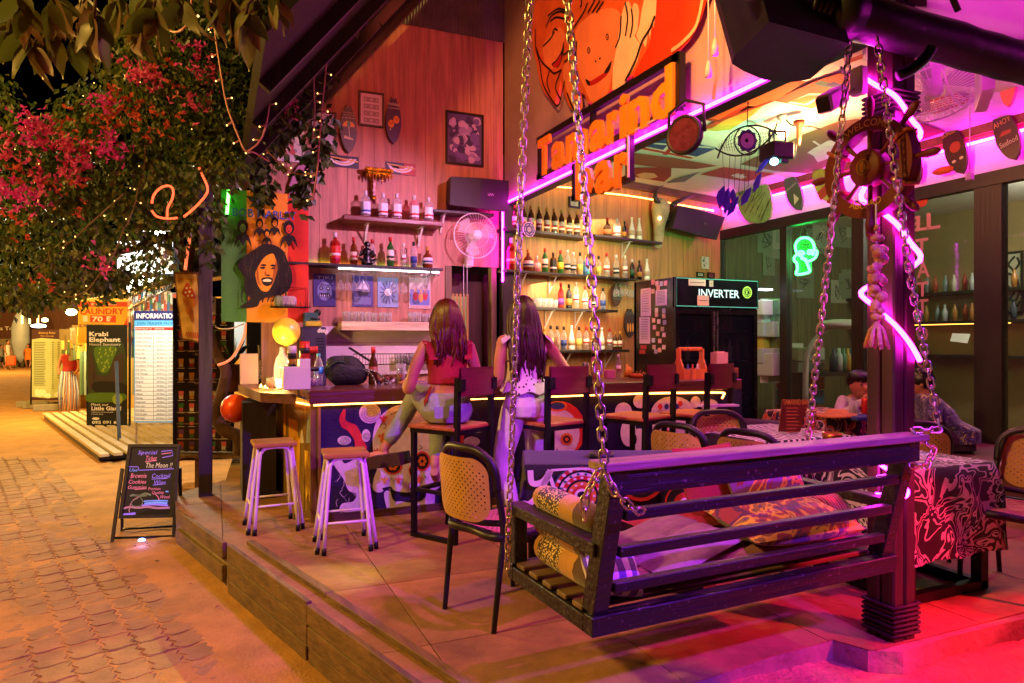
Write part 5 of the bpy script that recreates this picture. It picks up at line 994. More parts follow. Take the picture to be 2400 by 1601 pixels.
for i in range(14):q=i*math.pi/7;em.flat(circ(c[0]+.047*math.cos(q),c[1]+.047*math.sin(q),.005,6),HF,.0016)
em.stroke([(c[0]-.012,c[1]-.022),(c[0]-.012,c[1]+.022)],.009,HF,.001);em.stroke([(c[0]+.016,c[1]-.022),(c[0]-.008,c[1]),(c[0]+.016,c[1]+.022)],.008,HF,.001)
ob('round_emblem',em,emit('emblem_green',(.45,.9,.1),.9),fg)
eb=MB()
for p0,p1 in(((1412,735),(1972,768)),):
 q0,q1=HF.q('r3',*p0),HF.q('r3',*p1);eb.stroke([(xl+.01,zh+.01),(xr-.01,zh+.01),(xr-.01,ztop-.01),(xl+.01,ztop-.01)],.008,HF,.0008,0,True)
ob('header_border',eb,emit('border_teal',(.08,.5,.35),.8),fg)
for(x0,y0,x1,y1),m_ in(((1508,745,1625,795),'#d8d2c8'),((1568,858,1648,930),'#d8d8c0'),((1650,755,1678,800),'#c8b8b0')):
 a,b=HF.q('r3',x0,y0),HF.q('r3',x1,y1);ob('sticker',MB().rect(HF,a[0],b[1],b[0],a[1],.001,.003).stroke([(a[0]+.02,(a[1]+b[1])/2),(b[0]-.02,(a[1]+b[1])/2)],.006,HF,.0035,1),[fm(m_),fm('#2a2a2a')],fg)
xm=FFr.q('r3',1680,1100)[0]
m_fg=glass('fridge_glass',(.55,.6,.62),.3,.08,(.02,.03,.05))
for x0,x1 in((xl,xm),(xm,xr)):
 mb=MB()
 for q in((x0+.003,.5,x0+.05,zh-.01),(x1-.05,.5,x1-.003,zh-.01),(x0+.05,zh-.07,x1-.05,zh-.01),(x0+.05,.5,x1-.05,.58)):mb.rect(FFr,*q,-.02,.02)
 ob('door_frame',mb,m_fr,fg);ob('door_glass',MB().rect(FFr,x0+.05,.58,x1-.05,zh-.07,-.004,.004),m_fg,fg);ob('handle',MB().rect(FFr,(xm-.03 if x1==xm else xm+.012),.7,(xm-.012 if x1==xm else xm+.03),zh-.04,.02,.04),m_steel,fg)
for z in(.8,1.15,1.5,1.82):ob('fridge_shelf',MB().box(((xl+xr)/2,FY+.38,z),(xr-xl-.1,.6,.012)),m_steel,fg)
cn=0
for x,y,c_ in((1440,1185,'#b04a70'),(1500,1190,'#c8b0b0'),(1552,1110,'#b02a2a'),(1578,1110,'#b02a2a'),(1735,1120,'#c83a3a'),(1768,1120,'#c83a3a'),(1800,1120,'#c83a3a'),(1790,1315,'#a8a0b0'),(1740,1310,'#8c8490'),(1840,1310,'#7a2a3a')):
 p=ony('r3',x,y,FY+.2);zz=min([.806,1.156,1.506,1.826],key=lambda s_:abs(s_-p.z+.04));cn+=1
 T=ob('bottle',MB().lathe([(0,0),(.03,0),(.032,.01),(.032,.14),(.013,.19),(.012,.24),(0,.241)],(p.x,FY+.2,zz),10),fm(c_,.3));props(T,f'{ORD[cn - 1]} dim bottle standing inside the drinks fridge behind the glass','bottle','bottles in the fridge')
SFr=Fr((xl,0,0),(0,-1,0)).off(.002)
def mag(x0,y0,x1,y1,c_,nm='magnet',ln=False):
 a,b=SFr.q('r3',x0,y0),SFr.q('r3',x1,y1);mb=MB();mb.rect(SFr,min(a[0],b[0]),min(a[1],b[1]),max(a[0],b[0]),max(a[1],b[1]),0,.004 if not ln else .002)
 if ln:
  for i in range(9):y=a[1]+(b[1]-a[1])*(i+1)/11;mb.stroke([(a[0]+(b[0]-a[0])*.15,y),(a[0]+(b[0]-a[0])*.8,y)],.005,SFr,.0025,1)
 ob(nm,mb,[fm(c_),fm('#55505a')],fg)
mag(1180,815,1250,1000,'#d8d0d4','paper_note',True);mag(1172,1010,1245,1190,'#d8d0d4','paper_note',True);mag(1282,825,1362,925,'#dcd4d6','paper_note',True)
for i,(x,y)in enumerate(((1265,768),(1292,775),(1322,778),(1352,775),(1265,830),(1300,806),(1290,960),(1340,965),(1290,990),(1340,1000),(1270,1030),(1305,1038),(1345,1045),(1275,1078),(1330,1090),(1298,1122),(1340,1130),(1268,1168),(1312,1172),(1272,1215),(1310,1235),(1340,1215),(1285,1245))):mag(x-11,y-15,x+11,y+15,['#d8b0a0','#d8d0d0','#a8c0c8','#d0a0b0','#c8c0a0'][i%5])
for x,y in((1200,1215),(1192,1248)):mag(x-20,y-14,x+20,y+14,'#a83a3a','sticker')
# things standing on the bar
def onbar(k,x,y,z=CT):p=onz(k,x,y,z);p.y=min(max(p.y,5.36),5.9);d=ray(k,x,y);t=p.y/d.y;return V((d.x*t,p.y,z))
def lat_h(k,y0,y1,p):return abs(y1-y0)/ZM[k][2]*FWD.dot(p)/1600
def turned(name,label,cat,p,parts,group=None,n=14):
 T=thing(name,label,cat,p,0,group)
 for nm,pr_,m in parts:ob(nm,MB().lathe(pr_,p,n),m,T)
 return T
p=onbar('a2',1640,880);T=put(BT['rum'][0],p);bpy.data.objects.remove([c for c in kids(T)][0])if 0 else None
for c in kids(T):bpy.data.objects.remove(c)
bpy.data.objects.remove(T)
BEER=BT['bear'][0];put(BEER,p,1,'brown beer bottle with red neck foil standing on the bar beside the black bag',None,1.28)
p=onbar('a2',1955,875);turned('cocktail','tumbler of orange cocktail with a dark straw on the bar','cocktail',p,(('glass',[(0,.003),(.03,.003),(.042,.175),(.045,.175),(.033,0),(0,0)],CLR),('drink',[(0,.005),(.029,.006),(.035,.085),(0,.085)],mat('cocktail_orange','#d8642e',.25,0,.1,20,0)),('ice',[(0,.08),(.034,.082),(.02,.098),(0,.1)],CLR)))
ob('straw',MB().tube([p+V((-.012,0,.03)),p+V((.05,.01,.24))],.004,6),m_black,[o for o in bpy.data.objects if o.name.startswith('cocktail')][-1])
p=onbar('a2',1300,885);T=thing('bag','small black drawstring bag lying on the bar','bag',p);mb=MB()
mb.grid(lambda u,v:p+V((.17*math.cos(u*6.2832)*math.sin(v*3.1415)**.6*(1+.1*math.sin(u*19+v*5)+.07*math.sin(u*43-v*17))+.03*(1-v),.1*math.sin(u*6.2832)*math.sin(v*3.1415)**.6,.11-.11*math.cos(v*3.1416)*(1+.15*math.sin(u*6.2832*2+1))+.02*math.sin(u*12+v*9)*v)),28,14)
m_bag=mat('bag_black','#0c0f0c',.7,0,.3,10,.5,40);ob('pouch',mb,m_bag,T);q=p+V((.16,-.05,.13));ob('flap',MB().grid(lambda u,v:p+V((-.14+.18*u,-.09+.12*v,.15+.05*math.sin(u*3.1)+.03*v)),8,5),mat('bag_green','#14301c',.7,0,.2,10,.3),T)
cd=pattern('cord_speckled',[(0,'#0a0a0b'),(.55,'#c9c4bc')],90,'noise')
ob('drawstring',MB().tube(crv([q,q+V((.06,-.02,-.04)),q+V((.09,-.05,-.11)),q+V((.08,-.1,-.14)),q+V((.1,-.115,-.24)),q+V((.1,-.115,-.33))],5),.008,6).tube(crv([q,q+V((.1,0,-.02)),q+V((.2,.0,-.1)),q+V((.24,.02,-.125)),q+V((.15,-.06,-.12)),q+V((.14,-.115,-.2)),q+V((.15,-.118,-.31))],5),.008,6),cd,T)
p=onbar('a2',905,893);T=turned('jar','square clear jar with a dark lid and violet sweets on the bar','jar',p,(('glass',[(0,.002),(.085,.002),(.088,.12),(.086,.13)],CLR),('lid',[(.088,.125),(.09,.125),(.09,.155),(0,.157)],m_black),('sweets',[(0,.006),(.08,.008),(.07,.06),(0,.07)],pattern('sweets',[(0,'#5a2a5a'),(.5,'#b08a8a')],60))),None,8)
p=onbar('a2',1012,845);T=turned('water_bottle','clear plastic water bottle with turquoise label on the bar','bottle',p,(('body',[(0,0),(.036,.002),(.037,.06),(.034,.07),(.037,.08),(.037,.16),(.03,.2),(.014,.235),(.014,.25)],CLR),('label',[(.0385,.1),(.0385,.155)],fm('#3aa6c8',.3)),('cap',[(.016,.245),(.016,.268),(0,.268)],fm('#4ab0b8',.3))))
for i,(x,y)in enumerate(((935,700),(975,690),(1008,680))):
 p=onbar('a2',x,780);p=p+V((0,.16,0));put(BEER,p,i,f'{ORD[i]} dark green bottle behind the white box on the bar','dark bottles by the white box',1.3)
def boxy(name,label,cat,k,x0,x1,y0,y1,dy,m,yb=None,dep=.12,bev=.004,zb=CT,grp=None,back=0):
 p=onbar(k,(x0+x1)/2,yb or y1,zb)if zb==CT else onz(k,(x0+x1)/2,yb or y1,zb);p.y+=back;w_=abs(x1-x0)/ZM[k][2]*FWD.dot(p)/1600;h=lat_h(k,y0,y1,p)
 return props(ob(name,MB().box((p.x,p.y+dep/2,zb+h/2),(w_,dep,h),bev=bev),m),label,cat,grp),p,w_,h
p=onbar('a2',700,880);p.y=5.45;T=thing('white_box','tall stepped white box glowing beside the lamp at the low end of the bar','box',p);ob('carton',MB().box(p+V((0,.1,.088)),(.2,.16,.176),bev=.004).box(p+V((.06,.1,.206)),(.08,.14,.06),bev=.004),m_white,T)
pt_=p+V((.065,.1,.236));turned('candle','thick red candle tin on top of the white box','candle',pt_,(('tin',[(0,0),(.038,0),(.038,.135),(0,.135)],mat('candle_red','#c8281c',.4,0,.1,6,0)),('print',[(.0385,.04),(.0385,.085)],fm('#1a1210'))))
pt_=p+V((-.03,.1,.177));turned('blender','small blender jug with black collar on the white box','blender',pt_,(('jug',[(0,0),(.028,.003),(.03,.06),(.028,.065)],GL['yellow']),('collar',[(.032,.06),(.034,.06),(.034,.1),(0,.1)],m_black),('lid',[(.028,.1),(.034,.105),(.034,.16),(0,.16)],m_white),('base',[(.033,0),(.033,.015),(0,.015)],m_black)))
ZS=1.30;zo=lambda k,x,y:onz(k,x,y,ZS)
p=V((.31,6.55,ZS));boxc,*_=boxy('carton','beige folded carton standing at the back of the low slab','carton','a2',118,315,535,885,0,mat('carton_beige','#cbb284',.8,0,.1,6,.1),zb=ZS,dep=.1)
p=zo('a2',378,830);turned('glass_cylinder','tall narrow glass cylinder of sweets on the low slab','jar',p,(('glass',[(0,.002),(.055,.002),(.055,.36),(.062,.37)],CLR),('sweets',[(0,.004),(.05,.006),(.05,.2),(0,.22)],pattern('sweets_b',[(0,'#caa040'),(.5,'#e8d8a0')],40)),('dark_top',[(0,.23),(.05,.23),(.045,.33),(0,.33)],m_black)))
p=zo('a2',425,850);turned('white_tube','short white tube with a cut top beside the glass cylinder','tube',p,(('tube',[(0,0),(.035,0),(.036,.22),(0,.22)],m_cream),))
p=at('a2',590,850,6.05);p.z=ZS;lb=turned('table_lamp','bottle shaped table lamp glowing on the low slab under the yellow balloon','lamp',p,(('bottle',[(0,0),(.065,0),(.068,.18),(.05,.26),(.024,.3),(.02,.36)],GL['clear']),('glow',[(0,.01),(.05,.012),(.05,.07),(0,.08)],emit('lamp_glow',(1,.72,.28),12))))
pb_=at('a2',642,448,6.05);turned('balloon','round yellow balloon resting on the bottle lamp','balloon',pb_,(('skin',[(.012,0),(.03,.015)]+[(.12*math.sin(math.pi*(.1+.9*i/16)),.13-.12*math.cos(math.pi*(.1+.9*i/16))*1.03)for i in range(17)],mat('balloon_yellow','#e8d040',.3,0,.03,2,0)),),None,24)
p=zo('a2',478,925);turned('candle','small red candle jar at the front edge of the low slab','candle',p,(('jar',[(0,0),(.05,0),(.05,.085),(.052,.09)],CLR),('wax',[(0,.004),(.04,.005),(.04,.07),(0,.07)],mat('wax_red','#a81e10',.4,0,.1,8,0))));
for i,(x,y)in enumerate(((350,930),(400,945),(545,905),(610,930),(660,940),(560,945))):
 p=zo('a2',x,y);props(ob('tea_light',MB().lathe([(0,0),(.022,0),(.022,.018),(0,.016)],p,10).ell(p+V((0,0,.024)),(.005,.005,.012),6,4,1),[m_cream,emit('flame',(1,.6,.15),22)]),f'{ORD[i]} burning tea light on the low slab','tea light','tea lights on the low slab')
fw_=thing('flower_sprig','sprig of small white flowers at the left of the low slab','flowers',zo('a2',300,880));mb=MB();m2_=MB();p=fw_.location
for i in range(22):
 q=p+V((U(-.09,.06),U(-.05,.05),U(.03,.15)));mb.tube([p,q],.002,4)
 for j in range(5):a=j*1.257;m2_.add([q,q+V((.016*math.cos(a),.016*math.sin(a),.006)),q+V((.016*math.cos(a+.8),.016*math.sin(a+.8),.006))],[(0,1,2)])
ob('stems',mb,mat('stem_green','#4a5a20',.7,0,0,1,0),fw_);ob('petals',m2_,m_cream,fw_,kind='stuff')
props(ob('blue_tray',MB().box(onbar('a2',1790,775)+V((0,.1,.01)),(.26,.1,.02),bev=.004),fm('#2a5ab8',.4)),'long blue tray lying on the bar behind the cocktail','tray');p=onbar('a2',1860,835);props(ob('paper_roll',MB().tube([p+V((-.06,.02,.025)),p+V((.06,.03,.025))],.024,12),m_white),'white paper roll lying on the bar beside the cocktail','paper roll');p=onbar('a2',1775,860);mb=MB();[mb.ell(p+V((U(-.06,.07),U(-.03,.03),U(.01,.06))),U(.012,.022),7,5)for _ in range(16)];props(ob('dried_flowers',mb,mat('dried_red','#5a1c1c',.8,0,.3,30,.4)),'small heap of dried dark red flowers on the bar by the beer bottle','flowers');p=onbar('a2',2130,850);props(ob('knife',MB().beam(p+V((-.1,.04,.012)),p+V((.12,.02,.012)),.02,.008),m_steel),'thin steel knife on the bar near the seated woman','knife')
p=onbar('r3',862,1430);turned('flask','pink steel drinking flask on the bar','flask',p,(('body',[(0,0),(.035,.002),(.036,.18),(.028,.21),(.028,.22)],mat('flask_pink','#d88aa0',.35,0,.05,5,0)),('cap',[(.027,.22),(.03,.225),(.03,.265),(.015,.275),(.012,.3),(0,.3)],m_black)))
p=onbar('r3',800,1430);turned('can','green and white drink can on the bar next to the pink flask','can',p,(('can',[(0,0),(.03,.004),(.033,.012),(.033,.15),(.028,.16),(0,.158)],pattern('can_green',[(0,'#2a6a3a'),(.5,'#b8c0b8')],9,'wave')),))
boxy('carton','small pink carton behind the swing chain on the bar','carton','r3',945,1010,1372,1428,0,fm('#c86a9a'),dep=.07)
p=onbar('r3',1027,1425);put(BT['clr_w'][0],p,0,'small clear bottle standing between the chain and the orange basket',None,.8)
bn=thing('bananas','bunch of yellow bananas on the bar','fruit',onbar('r3',1085,1420));p=bn.location
for i in range(4):ob('banana',MB().tube(crv([p+V((-.03+.02*i,0,.01)),p+V((-.02+.02*i,-.02,.07)),p+V((0,0,.14))],4),[.006,.012,.015,.016,.015,.014,.012,.009,.006],7),mat('banana','#d8a828',.5,0,.15,12,0),bn)
bk2=thing('basket','shallow orange basket of odds and ends on the bar','basket',onbar('r3',1150,1422));p=bk2.location;ob('tray',MB().lathe([(0,.003),(.07,.004),(.1,.04),(.104,.04),(.075,0),(0,0)],p,16),mat('basket_orange','#d8752a',.6,0,.2,20,.2),bk2)
for i in range(7):a=i*.9;ob('tongs',MB().tube([p+V((.05*math.cos(a),.04*math.sin(a),.03)),p+V((.11*math.cos(a+.4),.05*math.sin(a+.4),.055+.01*(i%3)))],.006,5),mat('tongs_brown','#8a4a1a',.6,0,0,1,0),bk2)
cdp=onbar('r3',1510,1432);cdp.y=5.5;ca_=thing('condiment_caddy','pale orange wooden caddy with arched handle on the bar','caddy',cdp);m_cad=wood('caddy','#d87a3a','z',.5);w_=.28
for s in(-1,1):ob('side',MB().prism([(-.075,0),(.075,0),(.07,.12),(.03,.2),(.03,.3),(-.03,.3),(-.03,.2),(-.07,.12)],Fr(cdp+V((s*w_/2,0,0)),(0,1,0)),-.008,.008),m_cad,ca_)
ob('front',MB().box(cdp+V((0,-.075,.05)),(w_,.014,.1)),m_cad,ca_);ob('back',MB().box(cdp+V((0,.075,.05)),(w_,.014,.1)),m_cad,ca_);ob('rail',MB().box(cdp+V((0,0,.295)),(w_,.04,.04),bev=.01),m_cad,ca_);ob('floor',MB().box(cdp+V((0,0,.008)),(w_,.14,.012)),m_cad,ca_)
for i,c_ in enumerate(('#b89a3a','#3a4aa0','#b02a1a','#d8d0d0')):turned('sauce_bottle',f'{["mustard yellow", "blue", "red", "white"][i]} small sauce bottle in the wooden caddy','sauce bottle',cdp+V((-.09+.06*i,0,.016)),(('bottle',[(0,0),(.022,0),(.022,.08),(.01,.1),(.008,.13),(0,.13)],fm(c_,.3)),),None,9)
cr2=onbar('r3',1705,1420);cr2.y=5.62;props(ob('crate',MB().box(cr2+V((0,0,.05)),(.3,.2,.1),bev=.006),wood('crate_red','#7a3a2a','x')),'low reddish wooden crate on the bar by the fridge','crate')
props(ob('napkin_box',MB().box(cr2+V((-.02,0,.18)),(.15,.1,.155),bev=.004).box(cr2+V((-.02,0,.262)),(.1,.05,.012)),fm('#d8a8b0')),'pinkish white napkin box standing on the low crate','napkin box')
rk=thing('dish_rack','black wire dish rack on the white boards above the sink','dish rack',BWF.p(*BWF.q('z5',935,1325),.1));RKF=BWF.off(.16);mb=MB();a,b=RKF.q('z5',668,1262),RKF.q('z5',1205,1328)
for z_ in(0,.16):mb.tube([BWF.p(a[0],a[1],z_+.02),BWF.p(b[0],a[1],z_+.02)],.005,5).tube([BWF.p(a[0],b[1],z_+.02),BWF.p(b[0],b[1],z_+.02)],.005,5)
for i in range(28):x=a[0]+(b[0]-a[0])*i/27;mb.tube([BWF.p(x,a[1],.18),BWF.p(x,b[1],.18),BWF.p(x,b[1],.02)],.0025,4)
ob('wire_basket',mb,m_black,rk,kind='stuff');mb=MB()
for i in range(2):x0=a[0]+(b[0]-a[0])*.5*i;w2=(b[0]-a[0])/2;mb.tube([BWF.p(x0+w2*u,a[1]+h,.02)for u,h in((0,0),(0,.14),(.1,.14),(.1,.08),(.8,.08),(.8,.14),(.95,.14),(.95,0))],.005,5)
ob('hanger',mb,m_black,rk);ob('knife',MB().beam(RKF.p(*RKF.q('z5',640,1218)),RKF.p(*RKF.q('z5',800,1320)),.02,.05,up=BWF.n),m_black,rk)
row(TUM,'z5',(975,1010,1045,1080,1115,1150,1185),BWF,b[1]+.006,.11,'%s upturned tumbler from the left in the wire dish rack','tumblers in the dish rack')
cq=ony('a2',960,900,6.75);x0=ony('a2',812,500,6.75).x;x1=ony('a2',1100,500,6.75).x;zt_=ony('a2',960,228,6.75).z
cb=thing('cool_box','dark violet cabinet with vent grill at the left end behind the bar','cabinet',((x0+x1)/2,6.9,PZ));m_vio=mat('cabinet_violet','#2a2148',.4,0,.1,5,.03);ob('body',MB().box(((x0+x1)/2,6.92,(PZ+zt_)/2),(x1-x0,.34,zt_-PZ),bev=.01),m_vio,cb)
CF=Fr((0,6.749,0),(1,0,0));a=CF.q('a2',1000,290);ob('badge',MB().text('deep',CF,a[0],a[1],.045,0,.001,w=.1,off=.02,sh=.2),fm('#d8d4e0'),cb);mb=MB()
for i in range(9):mb.box((x1-.06,6.746,1.5+i*.03),(.08,.008,.008))
ob('vent_grill',mb,m_black,cb,kind='stuff')
props(ob('storage_tin',MB().box((x0+.1,6.86,zt_+.07),(.13,.12,.14),bev=.004),fm('#2a5a5a')),'teal tin on top of the violet cabinet','tin');sc_=thing('kitchen_scale','yellow based kitchen scale with a red arm on the violet cabinet','scale',(x1-.12,6.86,zt_));ob('base',MB().box((x1-.11,6.86,zt_+.03),(.16,.14,.06),bev=.012),fm('#a89a2a'),sc_);ob('pan',MB().lathe([(0,.06),(.07,.07),(.07,.09),(0,.085)],(x1-.11,6.86,zt_),12),m_black,sc_);ob('arm',MB().tube([(x0+.15,6.84,zt_+.14),(x1-.08,6.84,zt_+.14)],.005,5),fm('#c8321c'),sc_);ob('knob',MB().ell((x1-.07,6.84,zt_+.14),.035,10,6),m_black,sc_)
wbk=thing('wire_shelf','black wire shelf with packets in front of the tapestry','wire shelf',TF.p(*TF.q('a4',760,1310),.2));mb=MB();a,b=TF.q('a4',570,1310),TF.q('a4',955,1115)
for z_ in(.04,.14,.24):mb.tube([TF.p(a[0],a[1],z_),TF.p(b[0],a[1],z_)],.004,5)
for i in range(9):x=a[0]+(b[0]-a[0])*i/8;mb.tube([TF.p(x,a[1]+.05,.24),TF.p(x,a[1],.24),TF.p(x,a[1],.03)],.003,4)
mb.tube([TF.p(a[0]+.05,a[1],.03),TF.p(a[0]+.1,b[1],.03),TF.p(b[0],b[1],.03),TF.p(b[0],a[1],.03)],.004,5);ob('wires',mb,m_black,wbk,kind='stuff')
for i,(x,c_)in enumerate(((660,'#7a8a6a'),(720,'#9a8aa0'),(780,'#b0a0a8'))):q=TF.q('a4',x,1300);props(ob('packet',MB().box(TF.p(q[0],a[1]+.055,.14),(.09,.1,.1),bev=.03),fm(c_,.3)),f'{["green", "lilac", "pale"][i]} plastic packet in the wire shelf before the tapestry','packet')
hp_=BWF.p(BWF.off(.17).q('z5',205,600)[0],z2,.17);hn=thing('hand_figure','violet carved open hand standing on the left end of the dark shelf','figurine',hp_);mb=MB();mb.lathe([(0,0),(.06,.002),(.06,.015),(.035,.03),(.05,.09),(.055,.14),(0,.16)],hp_,12,sy=.5)
m_hand=mat('hand_violet','#4a3a8a',.45,0,.3,20,.3);ob('palm',mb,m_hand,hn)
for dx,h,tl in((-.036,.1,-.12),(-.012,.13,-.03),(.014,.125,.05),(.038,.09,.14)):ob('finger',MB().tube([hp_+V((dx,0,.13)),hp_+V((dx+tl*.3*h,-.005,.13+h*.55)),hp_+V((dx+tl*h,-.02,.13+h))],[.013,.012,.008],8),m_hand,hn)
ob('thumb',MB().tube([hp_+V((-.04,0,.07)),hp_+V((-.085,-.01,.12)),hp_+V((-.095,-.02,.17))],[.017,.014,.009],8),m_hand,hn)
p=BWF.p(BWF.off(.18).q('z5',765,600)[0],z2,.18);sf_=thing('figurine','small black seated figure statue among the whisky bottles','figurine',p);m_st=mat('statue_black','#0a0908',.35,0,.1,20,.1)
ob('body',MB().lathe([(0,0),(.06,.002),(.065,.03),(.045,.06),(.04,.1),(.055,.14),(.045,.165),(.015,.18),(.03,.2),(.032,.225),(.02,.245),(0,.25)],p,12,sy=.75),m_st,sf_)
for s in(-1,1):ob('arm',MB().tube(crv([p+V((s*.05,0,.155)),p+V((s*.075,-.02,.1)),p+V((s*.03,-.05,.13))],4),.013,6),m_st,sf_);ob('leg',MB().tube(crv([p+V((s*.03,-.01,.03)),p+V((s*.075,-.05,.06)),p+V((s*.02,-.07,.012))],4),.017,6),m_st,sf_)
# ship wheel, shells, camera
WHF=Fr((PX-.16,0,0),(0,-1,0));wc=WHF.q('r2',1290,1158);WL=Fr(WHF.p(*wc),WHF.ex)
sw_=thing('ship_wheel','dark red wooden ship wheel lettered welcome aboard on the carved post','ship wheel',WL.p(0,-.33));m_wh=wood('wheel_red','#641612','z',.55,.12)
Ro,Ri=.232,.172
for i in range(8):
 a0=math.pi/8+i*math.pi/4;arcs=[(Ro*math.cos(a0+j*math.pi/32),Ro*math.sin(a0+j*math.pi/32))for j in range(9)]+[(Ri*math.cos(a0+j*math.pi/32),Ri*math.sin(a0+j*math.pi/32))for j in range(8,-1,-1)]
 ob('rim_segment',MB().prism(arcs,WL,-.03,.03+.001*(i%2)),m_wh,sw_)
for i in range(8):
 a=i*math.pi/4+math.pi/2;ca,sa=math.cos(a),math.sin(a);pts=[(r*ca,r*sa)for r in(.06,.11,.17,.232,.25,.28,.315,.335)]
 ob('spoke',MB().tube([WL.p(*q,0)for q in pts],[.012,.009,.012,.012,.013,.02,.019,.008],8),m_wh,sw_)
ob('hub',MB().lathe([(.0,-.03),(.085,-.03),(.085,.035),(.075,.045),(0,.047)],WL.p(0,0),20,M=Matrix((WL.ex,WL.ey,WL.n)).transposed()),m_wh,sw_)
ob('hub_plate',MB().prism(circ(0,0,.036,18),WL,.046,.052).stroke(circ(0,0,.022,8,.03),.006,WL,.0525,1,True),[mat('wheel_brass','#a86a2a',.4,.6,.2,10,.1),fm('#3a1a10')],sw_)
for a in(150,30,210,330):a=math.radians(a);ob('rope_lashing',MB().tube([WL.p(r*math.cos(a+d),r*math.sin(a+d),z)for r,z,d in((.165,.034,0),(.2,.04,.02),(.237,.034,0),(.237,-.034,.04),(.165,-.034,.04))],.01,6,closed=True),mat('lashing','#a8542a',.8,0,.2,30,.3),sw_)
m_gl=mat('gold_letters','#d8a050',.5,0,0,1,0)
r0=.188;ob('welcome_lettering',MB().text('WELCOME',WL,0,0,.034,0,.0325,w=.24,cv=(r0,math.radians(90+32)),off=.005),m_gl,sw_)
mb=MB();tt='ABOARD'
for i,c in enumerate(tt):a=math.radians(-90-26+52*(i+.5)/6);mb.text(c,WL,(r0)*math.cos(a)+.012*math.cos(a),r0*math.sin(a)-.002,.034,0,.0325,al='C',ang=a+math.pi/2,off=.005)
ob('aboard_lettering',mb,m_gl,sw_)
sh=thing('shell_garland','string of pink shells and coral hanging down the post under the wheel','shell garland',at('r4',1335,840,3.05));tp_=at('r4',1330,60,3.05);m_shl=mat('shell','#c98a72',.6,0,.35,25,.7,40)
ob('cord',MB().tube([tp_+V((0,0,.08)),at('r4',1335,760,3.05)],.004,5),m_cream,sh)
for y,s in((100,.018),(165,.025),(255,.045),(325,.04),(390,.035),(400,.03),(465,.045),(545,.035),(605,.045),(625,.03),(690,.035)):
 q=at('r4',1335+U(-12,12),y,3.05+U(-.02,.02));mb=MB()
 for j in range(4):mb.ell(q+V((U(-s,s)*.6,U(-s,s)*.4,U(-s,s)*.5)),(s*U(.4,.75),s*U(.4,.7),s*U(.4,.8)),8,5,M=Matrix.Rotation(U(0,3),3,'X'))
 ob('shell',mb,m_shl,sh,kind='stuff')
q=at('r4',1335,745,3.05);mb=MB()
for j in range(26):a=j*.8;mb.tube([q,q+V((.03*math.cos(a),.03*math.sin(a),-.04)),q+V((.05*math.cos(a),.05*math.sin(a),-.115+U(-.01,.01)))],.006,5)
ob('tassel',mb,m_shl,sh,kind='stuff')
kh=thing('clog','red wooden clog hanging beside the shell garland','ornament',at('r4',1300,150,3.08));ob('clog',MB().lathe([(.0,0),(.03,.01),(.035,.05),(.022,.09),(.028,.13),(0,.14)],kh.location,10,sy=.6),m_wh,kh)
cc=thing('security_camera','white bullet security camera with junction box on the carved post','security camera',at('r2',1200,640,3.2));m_cw=m_white;jb=at('r2',1212,560,3.22)
ob('junction_box',MB().box(jb,(.05,.07,.13),bev=.008),m_cw,cc);a,b=at('r2',1090,650,3.25),at('r2',968,722,3.12);ob('body',MB().beam(a,b,.075,.085,bev=.012),m_cw,cc);d=(b-a).normalized();ob('lens',MB().beam(b,b+d*.004,.06,.065),m_black,cc);ob('arm',MB().tube([jb+V((-.02,0,-.04)),at('r2',1150,640,3.24),a],.012,6),m_cw,cc);ob('antenna',MB().tube([at('r2',1150,590,3.24),at('r2',1088,458,3.24)],.005,5),m_cw,cc)
# things under the ceiling
ps=thing('stage_speaker','big black stage speaker hanging in front of the mural wall','speaker',onz('r2',700,350,3.0));bp=[onz('r2',x,y,2.98)for x,y in((355,385),(595,150),(1150,300),(1010,430),(930,500),(880,545),(720,568),(560,550),(420,490),(340,440))]
tpz=[p+V((0,0,.62))+RGT*-.16+FWD*.02 for p in bp];n_=len(bp)
ob('cabinet',MB().add(bp+tpz,[tuple(range(n_)),tuple(range(n_,2*n_))[::-1]]+[(i,n_+i,n_+(i+1)%n_,(i+1)%n_)for i in range(n_)]),m_spk,ps)
ob('hanging_bracket',MB().beam(tpz[2],tpz[2]+V((.1,.2,.5)),.05,.03).beam(tpz[0],tpz[0]+V((.2,.2,.5)),.05,.03),m_black,ps)
pl=thing('par_light','round black stage lamp hanging below the neon edge by the sign','stage lamp',onx('r1',1480,930,FX-.15));c=pl.location.copy();LX=Fr(c,(.35,-.93,0),(0,0,1))
ob('can',MB().lathe([(0,-.09),(.09,-.085),(.128,-.03),(.132,.02),(.118,.024),(.112,.01),(0,.008)],c,20,M=Matrix((LX.ex,LX.ey,LX.n)).transposed()),m_blackp,pl);ob('lens',MB().prism(circ(0,0,.11,20),LX,.009,.013),mat('par_lens','#5a2436',.2,0,.3,30,.1),pl)
ob('yoke',MB().tube([LX.p(-.14,0,-.02),LX.p(-.13,.18,-.02),LX.p(0,.24,-.02),LX.p(.13,.18,-.02),LX.p(.14,0,-.02)],.012,6),m_black,pl)
